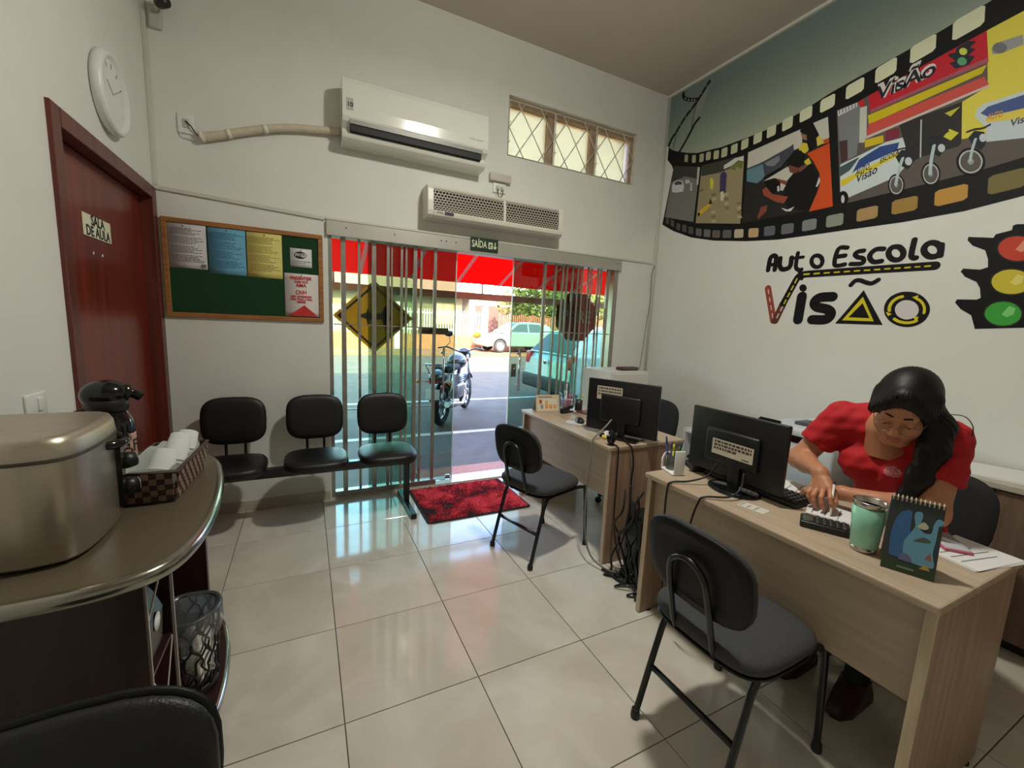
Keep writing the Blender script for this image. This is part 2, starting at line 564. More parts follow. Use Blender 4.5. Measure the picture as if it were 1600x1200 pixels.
MB().box(EX0, EX1, -0.01, 0.17, -0.02, 0.012).build('threshold', M('threshold_stone', (206, 200, 188), 0.25, var=0.15, vscale=25), en, bevel=0.003)
barsL = [(.262, .034), (.372, .019), (.478, .032), (.582, .022), (.610, .013), (.685, .019), (.720, .016), (.790, .03), (.838, .017), (.951, .026)]
barsR = [(1.97, .026), (2.085, .018), (2.162, .018), (2.206, .018), (2.269, .018), (2.327, .018), (2.378, .017), (2.452, .018), (2.486, .014), (2.566, .018), (2.600, .016), (2.690, .03)]
for x, w in barsL + barsR:
    MB().box(x - w / 2, x + w / 2, 0.02, 0.02 + w * 0.9, 0.055, 1.968).build('grille_bar', ALU, en, bevel=0.002)
for (x0, x1) in ((EX0 + 0.026, 0.95), (1.97, EX1 - 0.05)):
    for z in (0.696, 1.347):
        MB().box(x0, x1, 0.026, 0.034, z - 0.004, z + 0.004).build('grille_rail', ALU, en)
G1 = glass_mat('glass_green', (0.50, 0.62, 0.55), 0.9)
G2 = glass_mat('glass_clear', (0.78, 0.95, 0.84), 0.9)
EDGE = M('glass_edge', (206, 226, 214), 0.2)
panes = [(EX0 + 0.026, 0.80, 0.105, G2), (0.44, 1.139, 0.075, G1), (1.676, 2.39, 0.075, G1), (2.10, EX1 - 0.05, 0.105, G2)]
gp = []
for x0, x1, y, g in panes:
    gp.append(MB().box(x0, x1, y - 0.004, y + 0.004, 0.014, 1.97).build('glass_pane', g, en))
MB().box(1.139, 1.147, 0.07, 0.08, 0.014, 1.97).build('pane_edge', EDGE, gp[1])
MB().box(1.668, 1.676, 0.07, 0.08, 0.014, 1.97).build('pane_edge', EDGE, gp[2])
for k, x in ((1, 1.037), (2, 1.752)):
    h = MB().tube([(x, 0.03, 0.80), (x, 0.03, 1.185)], 0.0095, 10)
    for z in (0.85, 1.14):
        h.tube([(x, 0.03, z), (x, 0.075, z)], 0.006, 8)
        h.lathe([(0.012, 0), (0.012, 0.006), (0, 0.007)], 10, (x, 0.071, z), rot3(math.pi / 2, 0, 0))
    h.build('pull_handle', CHROME, gp[k])
MB().rbox((1.712, 0.066, 0.985), (0.05, 0.012, 0.12), 0.005).build('lock_plate', M('lock_steel', (120, 116, 110), 0.35, metal=1.0), gp[2])
MB().lathe([(0.009, 0), (0.009, 0.008), (0, 0.009)], 10, (1.712, 0.058, 1.0), rot3(math.pi / 2, 0, 0)).build('lock_cylinder', CHROME, gp[2])
MB().box(0.83, 1.085, 0.068, 0.071, 1.292, 1.345).build('door_sticker', M('sticker_dark', (52, 42, 30), 0.5), gp[1])
bt = MB().tube([(1.075, 0.055, 0.022), (1.09, 0.05, 0.05), (1.12, 0.05, 0.05), (1.13, 0.055, 0.022)], 0.006, 8)
bt.cbox((1.10, 0.055, 0.05), (0.04, 0.02, 0.03))
bt.build('floor_bolt', CHROME, gp[1])
# exit sign
ex = thing('exit_sign', 'dark green SAÍDA exit sign on the entrance header', 'sign', (1.343, B - 0.034, 2.038))
MB().box(-0.122, 0.122, -0.003, 0.002, -0.052, 0.054).build('plate', M('exit_green', (16, 42, 22), 0.5), ex)
GLOW = M('exit_letters', (226, 232, 190), 0.5)
text_mesh('lettering', 'SAÍDA', 0.078, GLOW, ex, (-0.046, -0.0036, 0.0), (1, 0, 0), (0, 0, 1), bold=0.001, sx=0.60)
sq = MB()
sq.prism([(0.034, -0.026), (0.072, -0.026), (0.072, 0.026), (0.034, 0.026)], 'y', -0.0042, -0.0032)
sq.build('pictogram_panel', GLOW, ex)
pm = MB()
pm.prism([(0.05, 0.02), (0.055, 0.02), (0.055, 0.014), (0.05, 0.014)], 'y', -0.0052, -0.0043)
pm.prism([(0.044, 0.01), (0.06, 0.012), (0.066, 0.004), (0.06, 0.002), (0.056, 0.006), (0.054, -0.004), (0.06, -0.012), (0.058, -0.022), (0.053, -0.022), (0.054, -0.013), (0.048, -0.006), (0.044, -0.016), (0.037, -0.017), (0.037, -0.012), (0.042, -0.011), (0.047, 0.004), (0.042, 0.002)], 'y', -0.0052, -0.0043)
pm.build('running_figure', MATS['exit_green'], ex)
ar = MB()
ar.prism([(0.09, 0.03), (0.098, 0.03), (0.098, -0.01), (0.108, -0.002), (0.108, -0.012), (0.094, -0.028), (0.08, -0.012), (0.08, -0.002), (0.09, -0.01)], 'y', -0.0042, -0.0032)
ar.build('arrow', GLOW, ex)

# ceiling lamp out of view above the desks, the room's own light
lamp = thing('ceiling_lamp', 'white round ceiling lamp hanging above the floor', 'lamp', (1.2, 1.3, H))
MB().lathe([(0.0, 0.0), (0.06, 0.0), (0.06, -0.02), (0.05, -0.03), (0.0, -0.03)], 24).build('ceiling_rose', WHITEP, lamp)
MB().tube([(0, 0, -0.03), (0, 0, -0.27)], 0.011, 10).build('stem', WHITEP, lamp)
MB().lathe([(0.012, -0.26), (0.05, -0.27), (0.13, -0.295), (0.15, -0.31), (0.145, -0.315), (0.12, -0.302), (0.0, -0.285)], 32).build('shade', WHITEP, lamp)
MB().lathe([(0.0, -0.330), (0.06, -0.328), (0.115, -0.318), (0.118, -0.31), (0.0, -0.305)], 32).build('diffuser', M('lamp_glow', (255, 248, 232), 0.4, emit=4.0), lamp)
for nm_, ty, pw, dz in (('lamp_down_light', 'AREA', 38.0, -0.345), ('lamp_spill_light', 'POINT', 31.0, -0.40)):
    ld = bpy.data.lights.new(nm_, ty)
    ld.energy = pw
    ld.color = (1.0, 0.985, 0.90)
    if ty == 'AREA':
        ld.shape = 'DISK'; ld.size = 0.2
    else:
        ld.shadow_soft_size = 0.05
    lo = bpy.data.objects.new(nm_, ld)
    COL.objects.link(lo)
    lo.parent = lamp
    lo.location = (0, 0, dz)
# ---------------------------------------------------------------- street outside
ASPH = M('asphalt', (82, 72, 62), 0.85, var=0.35, vscale=3, col2=(72, 62, 53), bump=0.4, bscale=120)
SIDE = M('sidewalk_concrete', (97, 94, 90), 0.85, var=0.2, vscale=5, bump=0.2, bscale=60)
SZ = -0.06
tag(MB().box(-16, 40, B + 0.17, 4.98, -0.3, -0.02).build('floor_sidewalk', SIDE), 'grey concrete pavement outside the entrance', kind='structure')
tag(MB().box(0.9, 2.2, B + 0.17, B + 0.42, -0.03, 0.0).build('floor_step', M('red_step', (176, 100, 70), 0.6, var=0.3, vscale=30), bevel=0.006), 'reddish worn step outside the open door', kind='structure')
tag(MB().box(-16, 40, 4.98, 5.1, -0.3, -0.012).build('trim_6', M('kerb_white', (200, 198, 192), 0.8, var=0.2), bevel=0.01), 'pale kerb along the near pavement', kind='structure')
tag(MB().box(-16, 40, 5.1, 17.3, -0.4, SZ).build('floor_street', ASPH), 'grey asphalt street', kind='structure')
PAINT = M('road_paint', (214, 212, 206), 0.7, var=0.25, vscale=20)
tag(MB().box(-16, 40, 7.38, 7.48, SZ, SZ + 0.003).build('trim_7', PAINT), 'white painted parking line on the asphalt', kind='structure')
DIRT = M('orange_dirt', (136, 90, 58), 0.9, var=0.3, vscale=2, bump=0.3, bscale=30)
tag(MB().box(-16, 40, 17.3, 60, -0.4, 0.02).build('floor_far_pavement', DIRT), 'orange dusty pavement across the street', kind='structure')
FAC = M('facade_paint', (206, 196, 176), 0.8, var=0.08)
tag(MB().box(-16, L - 0.15, -6, B + 0.17, -0.1, H + 1.0).build('wall_shade_block', FAC), 'unseen neighbouring block left of the entrance, added to shade the street', kind='structure')  # unseen blocks keep the sun from leaking past the building onto the street
tag(MB().box(W + 0.15, 30, -6, B + 0.17, -0.1, H + 1.0).build('wall_shade_block', FAC), 'unseen neighbouring block beyond the mural wall, added to shade the street', kind='structure')

# red awning
aw = thing('awning', 'red curved fabric awning over the entrance', 'awning', (0, B + 0.17, 0))
prof = [(0.0, 2.47), (0.35, 2.42), (0.75, 2.27), (1.1, 2.125), (1.4, 2.01), (1.68, 1.90)]
profs = [(p.x, p.y) for p in smooth_path([(a, b, 0) for a, b in prof], 4)]
REDA = fabric_through('awning_red', (236, 44, 40), 0.62)
xs = list(np.linspace(-2.2, 4.25, 12))
rings = [[(x, a, b) for a, b in profs] for x in xs]
MB().loft(rings, caps=False, closed=False).build('canopy', REDA, aw, solid=0.004)
SEAM = fabric_through('awning_seam', (240, 210, 205), 0.55)
for x in (-1.2, -0.6, 0.0, 0.58, 1.17, 1.75, 2.33, 2.92, 3.5, 4.1):
    MB().loft([[(x + d, a, b - 0.006) for a, b in profs] for d in (-0.022, 0.022)], caps=False, closed=False).build('seam', SEAM, aw, solid=0.002)
BARM = M('awning_bar', (168, 130, 96), 0.5, var=0.15)
MB().box(-2.2, 4.25, 1.67, 1.74, 1.70, 1.785).build('front_bar', BARM, aw, bevel=0.01)
for x in (-2.1, 4.15):
    MB().tube([(x, 1.69, 1.80), (x, 1.69, 1.92)], 0.018, 8).build('hanger', BARM, aw)
    MB().tube([(x, 0.02, 1.3), (x, 1.66, 1.76)], 0.022, 8).build('side_arm', BARM, aw)
for x in (0.3, 2.1):
    MB().tube([(x, 1.69, 1.78), (x, 1.69, 1.90)], 0.012, 8).build('hanger', BARM, aw)

# traffic signs fixed to the outside of the fixed panes
YEL = fabric_through('sign_yellow', (226, 186, 70), 0.6)
SBK = M('sign_black', (24, 20, 18), 0.5)
yg = B + 0.105 + 0.006
sg = thing('warning_sign', 'yellow diamond traffic sign with black symbol on the glass', 'traffic sign', (0.492, yg, 1.412))
def dia(r):
    return [(r, 0), (0, r * 0.94), (-r, 0), (0, -r * 0.94)]
MB().prism(dia(0.302), 'y', 0.0, 0.003).build('backing', YEL, sg)
fr_ = MB()
d0, d1 = dia(0.272), dia(0.248)
for i_ in range(4):
    j_ = (i_ + 1) % 4
    fr_.prism([d0[i_], d0[j_], d1[j_], d1[i_]], 'y', -0.001, 0.0)
fr_.build('black_line', SBK, sg)
MB().prism([(-0.13, 0.005), (-0.06, 0.03), (-0.05, 0.07), (-0.03, 0.03), (0.05, 0.03), (0.09, 0.1), (0.09, 0.03), (0.14, 0.02), (0.14, -0.02), (0.09, -0.02), (0.09, -0.09), (0.05, -0.02), (-0.03, -0.02), (-0.05, -0.07), (-0.06, -0.02)], 'y', -0.001, 0.0).build('arrow_symbol', SBK, sg)
st = thing('stop_sign', 'dark red octagonal stop sign on the glass at right', 'traffic sign', (2.40, yg, 1.5))
def octo(r):
    return [(r * math.cos(math.radians(22.5 + 45 * k)), r * math.sin(math.radians(22.5 + 45 * k))) for k in range(8)]
MB().prism(octo(0.25), 'y', 0.0, 0.003).build('red_face', fabric_through('sign_red', (170, 34, 34), 0.6), st)
M('sign_white', (220, 216, 206), 0.5)
text_mesh('lettering', 'PARE', 0.17, MATS['sign_white'], st, (0, -0.0012, 0), (1, 0, 0), (0, 0, 1), bold=0.003, sx=0.9)

RUB = M('tyre_rubber', (26, 26, 28), 0.8)
# ---------------------------------------------------------------- motorcycle
def torus(mb, c, R, r, n=32, m=10, axis='y', sq=1.0):
    pts = []
    for i in range(n):
        a = 2 * math.pi * i / n
        pts.append((c[0] + R * math.cos(a), c[1], c[2] + R * math.sin(a)))
    return mb.tube(pts, r, m, closed=True)
dirv = Vector((0.74, 1.05, 0)).normalized()
ang = math.atan2(dirv.y, dirv.x)
mc = thing('motorcycle', 'black motorcycle parked outside with its rear to the door', 'motorcycle', (1.70, 5.62, SZ), ang)
MBLK = M('moto_black', (28, 30, 34), 0.25, coat=0.5)
MGRY = M('moto_engine', (150, 150, 152), 0.35, metal=0.8)
for x0, nm in ((0.0, 'rear_wheel'), (1.26, 'front_wheel')):
    w = torus(MB(), (x0, 0, 0.30), 0.25, 0.05 if x0 == 0 else 0.042).build(nm, RUB, mc)
    r2 = torus(MB(), (x0, 0, 0.30), 0.205, 0.014, m=6)
    r2.build('rim', CHROME, w)
    hub = MB().lathe([(0.0, -0.05), (0.055, -0.05), (0.055, 0.05), (0.0, 0.05)], 14, (x0, 0, 0.30), rot3(math.pi / 2, 0, 0))
    for k in range(6):
        a = k * math.pi / 3
        hub.tube([(x0 + 0.04 * math.cos(a), 0, 0.3 + 0.04 * math.sin(a)), (x0 + 0.205 * math.cos(a), 0, 0.3 + 0.205 * math.sin(a))], 0.012, 6)
    hub.build('spokes', MGRY, w)
MB().tube([(0.55, 0, 0.42), (0.95, 0, 0.82), (1.02, 0, 0.9)], 0.03, 8).tube([(0.95, 0, 0.82), (0.45, 0, 0.72), (-0.05, 0, 0.75)], 0.025, 8).tube([(0.55, 0, 0.42), (0.3, 0, 0.4), (0.0, 0.09, 0.3)], 0.02, 8).tube([(0.3, 0, 0.4), (0.0, -0.09, 0.3)], 0.02, 8).build('frame', MBLK, mc)
e = MB().rbox((0.62, 0, 0.42), (0.36, 0.24, 0.22), 0.04).rbox((0.72, 0, 0.56), (0.18, 0.16, 0.2), 0.03)
for k in range(5):
    e.rbox((0.72, 0, 0.5 + 0.03 * k), (0.21, 0.19, 0.012), 0.004)
e.build('engine', MGRY, mc)
MB().tube([(0.8, -0.1, 0.5), (0.86, -0.12, 0.35), (0.6, -0.14, 0.22), (0.1, -0.16, 0.3), (-0.28, -0.17, 0.36)], [0.02, 0.02, 0.022, 0.045, 0.04], 10).build('exhaust', CHROME, mc)
MB().ell((0.72, 0, 0.86), (0.26, 0.14, 0.13)).build('fuel_tank', MBLK, mc)
MB().rbox((0.2, 0, 0.80), (0.66, 0.24, 0.09), 0.04).build('seat', RUB, mc)
MB().ell((-0.12, 0, 0.72), (0.3, 0.11, 0.1)).build('tail_cowl', MBLK, mc)
MB().tube([(0.0, 0.11, 0.84), (-0.36, 0.11, 0.9), (-0.36, -0.11, 0.9), (0.0, -0.11, 0.84)], 0.011, 6).tube([(-0.2, 0.11, 0.87), (-0.2, -0.11, 0.87)], 0.009, 6).tube([(-0.36, 0.11, 0.9), (-0.2, 0.1, 0.74)], 0.009, 6).tube([(-0.36, -0.11, 0.9), (-0.2, -0.1, 0.74)], 0.009, 6).build('luggage_rack', CHROME, mc)
pts = [(0.0 + 0.32 * math.cos(math.radians(a)), 0.30 + 0.32 * math.sin(math.radians(a))) for a in range(20, 176, 12)]
MB().loft([[(a, s, b) for a, b in pts] for s in (-0.07, 0, 0.07)], caps=False, closed=False).build('rear_fender', MBLK, mc, solid=0.006)
pts = [(1.26 + 0.32 * math.cos(math.radians(a)), 0.30 + 0.32 * math.sin(math.radians(a))) for a in range(40, 160, 12)]
MB().loft([[(a, s, b) for a, b in pts] for s in (-0.06, 0, 0.06)], caps=False, closed=False).build('front_fender', MBLK, mc, solid=0.006)
MB().rbox((-0.34, 0, 0.68), (0.06, 0.12, 0.08), 0.02).build('tail_lamp', M('lamp_red', (190, 30, 26), 0.2), mc)
MB().rbox((-0.37, 0, 0.50), (0.008, 0.19, 0.14), 0.003, 2).build('licence_plate', M('plate_white', (222, 222, 218), 0.5), mc)
for s in (-1, 1):
    MB().tube([(1.26, 0.085 * s, 0.30), (1.02, 0.085 * s, 0.95)], [0.024, 0.02], 8).build('fork_leg', CHROME, mc)
    MB().tube([(0.0, 0.11 * s, 0.33), (0.12, 0.11 * s, 0.72)], 0.025, 8).build('shock_absorber', CHROME, mc)
    MB().tube([(-0.3, 0.08 * s, 0.66), (-0.32, 0.2 * s, 0.66)], 0.008, 6).ell((-0.33, 0.22 * s, 0.66), (0.035, 0.03, 0.025), 10, 6).build('turn_signal', M('lamp_amber', (230, 150, 40), 0.2), mc)
    g = MB().tube([(0.93, 0.26 * s, 1.06), (0.98, 0.2 * s, 1.13), (1.0, 0.22 * s, 1.22)], 0.006, 6).build('mirror', MBLK, mc)
    MB().ell((1.0, 0.235 * s, 1.27), (0.018, 0.075, 0.05), 14, 8).build('mirror_shell', MBLK if s > 0 else M('mirror_reflection', (226, 186, 60), 0.3), g)  # yellow reflection in this mirror is put into the shell colour
MB().tube([(0.86, 0.36, 1.04), (0.94, 0.24, 1.06), (1.0, 0.06, 0.99), (1.0, -0.06, 0.99), (0.94, -0.24, 1.06), (0.86, -0.36, 1.04)], 0.013, 8).build('handlebar', MBLK, mc)
MB().ell((1.1, 0, 0.94), (0.1, 0.12, 0.11)).build('headlamp', MBLK, mc)

# ---------------------------------------------------------------- cars
def make_car(name, label, loc, rotz, paint, length=3.95, tall=1.5):
    t = thing(name, label, 'car', loc, rotz)
    k = length / 3.95
    GL = M('car_glass', (46, 62, 66), 0.06)
    def arch(cx):
        return [(cx + 0.36 * math.cos(math.radians(a)), 0.30 + 0.36 * math.sin(math.radians(a))) for a in range(0, 181, 20)]
    low = [(3.93, 0.28)]
    low += [(3.93, 0.28), (3.95, 0.5), (3.9, 0.85), (3.8, 1.0), (2.6, 0.98), (1.25, 0.95), (0.6, 0.84), (0.16, 0.68), (0.04, 0.5), (0.06, 0.26)]
    # bottom edge with wheel arches, front to rear
    low += [(p[0], max(p[1], 0.2)) for p in arch(0.78)[::-1]] + [(p[0], max(p[1], 0.2)) for p in arch(3.2)[::-1]]
    low = [(a * k, b) for a, b in low[1:]]
    MB().prism(low, 'y', -0.83, 0.83).build('body', paint, t, bevel=0.05)
    gb = [(1.0, 0.93), (1.72, tall - 0.06), (2.1, tall), (3.0, tall - 0.02), (3.55, tall - 0.16), (3.88, 0.96)]
    ring = lambda y, s: [(a * k, y if b < 1.0 else y * s, b) for a, b in gb]
    cab = MB().loft([ring(-0.78, 0.76), ring(0.78, 0.76)], smooth=False)
    cab.build('cabin', paint, t, bevel=0.04)
    for s in (-1, 1):
        for nm, q in (('side_window', [(1.28, 1.0), (1.8, tall - 0.12), (2.28, tall - 0.09), (2.28, 1.0)]), ('side_window', [(2.36, 1.0), (2.36, tall - 0.09), (2.95, tall - 0.1), (3.2, 1.02)])):
            w = MB()
            def yy(z):
                u = (z - 0.93) / (tall - 0.93)
                return (0.78 + (0.78 * 0.76 - 0.78) * u + 0.006)
            w.add([(a * k, s * yy(b), b) for a, b in q] + [(a * k, s * (yy(b) - 0.03), b) for a, b in q], [(0, 1, 2, 3), (7, 6, 5, 4), (0, 1, 5, 4), (1, 2, 6, 5), (2, 3, 7, 6), (3, 0, 4, 7)])
            w.build(nm, GL, t)
    for nm, p0, p1 in (('windscreen', gb[0], gb[1]), ('rear_window', gb[5], gb[4])):
        a, b = Vector((p0[0] * k, 0, p0[1])), Vector((p1[0] * k, 0, p1[1]))
        a, b = a.lerp(b, 0.1), a.lerp(b, 0.92)
        off = Vector((-0.008 if nm == 'windscreen' else 0.012, 0, 0.008))
        w = MB().loft([[a + off + Vector((0, -0.68, 0)), a + off + Vector((0, 0.68, 0)), b + off + Vector((0, 0.54, 0)), b + off + Vector((0, -0.54, 0))],
                       [a - off + Vector((0, -0.68, 0)), a - off + Vector((0, 0.68, 0)), b - off + Vector((0, 0.54, 0)), b - off + Vector((0, -0.54, 0))]], smooth=False)
        w.build(nm, GL, t)
    for x in (0.78, 3.2):
        for s in (-1, 1):
            w = torus(MB(), (x * k, 0.76 * s, 0.30), 0.23, 0.085, 28, 8).build('wheel', RUB, t)
            h = MB().lathe([(0.0, -0.03), (0.19, -0.03), (0.2, 0.0), (0.19, 0.03), (0, 0.03)], 20, (x * k, 0.80 * s, 0.30), rot3(math.pi / 2, 0, 0))
            h.build('hubcap', M('hubcap', (190, 190, 188), 0.35, metal=0.7), w)
    for s in (-1, 1):
        MB().ell((0.2 * k, 0.62 * s, 0.68), (0.16, 0.16, 0.09)).build('headlight', M('headlight', (210, 214, 214), 0.15), t)
        MB().rbox((3.86 * k, 0.72 * s, 0.82), (0.12, 0.18, 0.3), 0.03).build('tail_light', MATS['lamp_red'], t)
        MB().ell((1.25 * k, 0.9 * s, 1.0), (0.07, 0.08, 0.06), 12, 8).build('wing_mirror', paint, t)
    MB().rbox((3.93 * k, 0, 0.42), (0.12, 1.62, 0.26), 0.05).build('rear_bumper', M('bumper_black', (36, 36, 38), 0.6), t)
    MB().rbox((0.05 * k, 0, 0.4), (0.12, 1.6, 0.2), 0.05).build('front_bumper', paint, t)
    MB().lathe([(0.05, 0), (0.05, 0.01), (0, 0.012)], 16, (3.945 * k, 0, 0.82), rot3(0, math.pi / 2, 0)).build('emblem', CHROME, t)
    return t
make_car('hatchback_car', 'pale grey green hatchback parked across the sunny street', (7.55, 19.0, 0.03), 0.0, M('paint_sage', (118, 134, 126), 0.25, metal=0.2, coat=0.6))
c2 = make_car('hatchback_car', 'silver blue car parked close by, seen through right-hand bars', (8.15, 6.55, SZ), math.pi, M('paint_silver', (150, 178, 186), 0.25, metal=0.2, coat=0.6), length=4.25)

# ---------------------------------------------------------------- across the street
CREAM = M('cream_wall', (92, 82, 58), 0.8, var=0.06)
WHW = M('white_wall', (196, 190, 172), 0.8, var=0.05)
ho = thing('house', 'cream bungalow with tiled roof across the street', 'house', (0, 24, 0))
MB().box(-6, 8.4, 0, 5, 0, 3.1).build('wall', CREAM, ho)
rf = MB().prism([(-0.9, 3.05), (5.9, 3.05), (2.5, 4.3)], 'x', -6.4, 8.8).build('roof', M('roof_tile', (140, 92, 66), 0.8, var=0.3, vscale=6), ho)
MB().box(-6.4, 8.8, -0.95, -0.85, 2.9, 3.1).build('fascia', M('fascia', (150, 110, 80), 0.7), ho)
MB().box(-1.4, 0.6, -0.03, 0.0, 1.1, 2.3).build('shutter', M('shutter', (150, 130, 104), 0.7), ho)
wf = MB().box(6.6, 7.9, -0.04, 0.0, 1.2, 2.45).build('window', M('window_brown', (150, 108, 70), 0.6), ho)
for k in range(2):
    MB().box(6.68 + 0.6 * k, 7.2 + 0.6 * k, -0.05, -0.04, 1.28, 2.37).build('pane', M('far_pane', (190, 160, 110), 0.2), wf)
fn = thing('picket_fence', 'white iron picket fence on an orange base wall', 'fence', (0, 20.3, 0))
MB().box(-8, 8.4, -0.06, 0.06, 0, 0.75).build('base_wall', M('orange_wall', (140, 88, 54), 0.85, var=0.2), fn)
pk = MB()
x = -7.9
while x < 8.3:
    pk.box(x - 0.022, x + 0.022, -0.015, 0.015, 0.75, 1.95)
    x += 0.135
tag(pk.build('pickets', WHW, fn), kind='stuff')
for z in (0.95, 1.75):
    MB().box(-8, 8.4, -0.025, 0.0, z, z + 0.05).build('rail', WHW, fn)
for x in (3.9, 8.35):
    MB().box(x - 0.14, x + 0.14, -0.14, 0.14, 0, 2.2).build('post', WHW, fn, bevel=0.02)
g = thing('garage', 'low white garage with a dark panel as its shaded opening', 'garage', (11.0, 25.5, 0))
MB().box(-1.6, 4.2, 0, 4, 0, 3.0).build('wall', WHW, g)
MB().box(-1.2, 2.2, -0.03, 0.0, 0.0, 2.5).build('opening', M('garage_shade', (78, 52, 46), 0.8), g)  # flat panel on the wall, the opening's shade is in its colour
MB().box(-1.8, 4.4, -0.5, 4.2, 3.0, 3.14).build('roof', MATS['roof_tile'], g)
f2 = thing('picket_fence', 'rust brown picket fence under the green tree', 'fence', (0, 20.6, 0))
pk = MB()
x = 9.3
while x < 22:
    pk.box(x - 0.035, x + 0.035, -0.02, 0.02, 0.0, 1.9 + 0.05 * math.sin(x * 9))
    x += 0.12
tag(pk.build('pickets', M('rust_wood', (150, 84, 62), 0.8, var=0.3), f2), kind='stuff')
MB().box(9.2, 22, 0.02, 0.05, 0.5, 0.6).build('rail', MATS['rust_wood'], f2)
def make_tree(name, label, loc, h, rad, leafcol, n):
    t = thing(name, label, 'tree', loc)
    MB().tube([(0, 0, 0), (0.1, 0.05, h * 0.35), (0, 0, h * 0.6)], [0.16, 0.12, 0.08], 8).tube([(0.08, 0.04, h * 0.35), (0.7, 0.3, h * 0.7)], [0.08, 0.04], 6).tube([(0.08, 0.04, h * 0.3), (-0.6, -0.2, h * 0.7)], [0.08, 0.04], 6).build('trunk', M('bark', (110, 84, 64), 0.9, var=0.3), t)
    rng = np.random.RandomState(int(loc[0] * 10))
    mb = MB()
    for i in range(n):
        v = rng.normal(size=3); v /= np.linalg.norm(v)
        p = np.array([0, 0, h * 0.72]) + v * np.array(rad) * rng.uniform(0.45, 1.0)
        q = rng.normal(size=3); q /= np.linalg.norm(q)
        u = np.cross(q, rng.normal(size=3)); u /= np.linalg.norm(u)
        w_ = np.cross(q, u)
        s = rng.uniform(0.09, 0.17)
        mb.add([p - u * s, p + w_ * s * 0.5, p + u * s, p - w_ * s * 0.5], [(0, 1, 2, 3)])
    tag(mb.build('foliage', leafcol, t, fixn=False), kind='stuff')
LEAF = fabric_through('leaf_green', (104, 104, 56), 0.3)
make_tree('tree', 'leafy green tree behind the rust brown fence', (12.4, 22.0, 0), 3.6, (2.6, 1.6, 1.3), LEAF, 2600)
make_tree('tree', 'green tree at right behind the far parked car', (17.5, 22.5, 0), 4.2, (2.6, 1.8, 1.6), LEAF, 2200)
h2 = thing('house', 'terracotta roofed house at far right across the street', 'house', (18.0, 26, 0))
MB().box(0, 14, 0, 6, 0, 3.2).build('wall', M('peach_wall', (226, 170, 130), 0.8), h2)
MB().prism([(-0.9, 3.15), (6.9, 3.15), (3, 4.8)], 'x', -0.6, 14.6).build('roof', MATS['roof_tile'], h2)
# ---------------------------------------------------------------- desks
OAK = wood_mat('oak_laminate', (184, 164, 140), (172, 151, 127), axis=1, rough=0.42, scale=2.2)
OAKV = wood_mat('oak_laminate_edge', (206, 186, 158), (184, 162, 134), axis=2, rough=0.45, scale=3.0)
OAKS = wood_mat('oak_side_panel', (168, 138, 114), (146, 116, 94), axis=2, rough=0.45, scale=3.0)
def make_desk(label, x0, y0, y1, zt=0.73, depth=0.6, zp=0.40):
    t = thing('desk', label, 'desk', (x0, (y0 + y1) / 2, 0))
    h = (y1 - y0) / 2
    MB().box(0, depth, -h, h, zt - 0.026, zt).build('desk_top', OAK, t, bevel=0.006)
    for s in (-1, 1):
        ya, yb_ = (s * (h - 0.006), s * (h - 0.032))
        p = MB().box(0.02, depth - 0.02, min(ya, yb_), max(ya, yb_), 0.006, zt - 0.026).build('side_panel', OAKS, t, bevel=0.002)
        MB().box(0.014, 0.02, min(ya, yb_), max(ya, yb_), 0.006, zt - 0.026).build('edge_strip', OAKV, p, bevel=0.001)
        for xx in (0.08, depth - 0.08):
            MB().lathe([(0.018, 0), (0.018, 0.007)], 12, (xx, s * (h - 0.019), 0)).build('glide', BLACKP, p)
    MB().box(0.045, 0.062, -h + 0.032, h - 0.032, zp, zt - 0.026).build('front_panel', OAK, t, bevel=0.001)
    return t
make_desk('long oak laminate desk in front of the seated woman', 1.455, 0.385, 1.445)
make_desk('oak laminate desk nearest the glass entrance', 1.55, 1.825, 2.93)

# ---------------------------------------------------------------- visitor chairs
SEATG = M('seat_grey_fabric', (62, 62, 64), 0.85, var=0.2, vscale=120, bump=0.25, bscale=500)
BACKP = M('back_shell_black', (13, 13, 14), 0.5, bump=0.1, bscale=260, spec=0.3)
TUBE = M('tube_black', (18, 18, 19), 0.28)
def cushion(w, d, h, exp=4.0, n=32, top=0.35):
    """Superellipse cushion rings around z (w along y, d along x)."""
    rings = []
    for k, (s, z) in enumerate(((0.80, 0.0), (0.96, 0.12), (1.0, 0.4), (0.985, 0.72), (0.93, 0.9), (0.78, 1.0), (0.4, 1.0 + 0.06))):
        rg = []
        for j in range(n):
            a = 2 * math.pi * j / n
            c, sn = math.cos(a), math.sin(a)
            x = math.copysign(abs(c) ** (2 / exp), c) * d / 2 * s
            y = math.copysign(abs(sn) ** (2 / exp), sn) * w / 2 * s
            rg.append((x, y, z * h))
        rings.append(rg)
    return rings
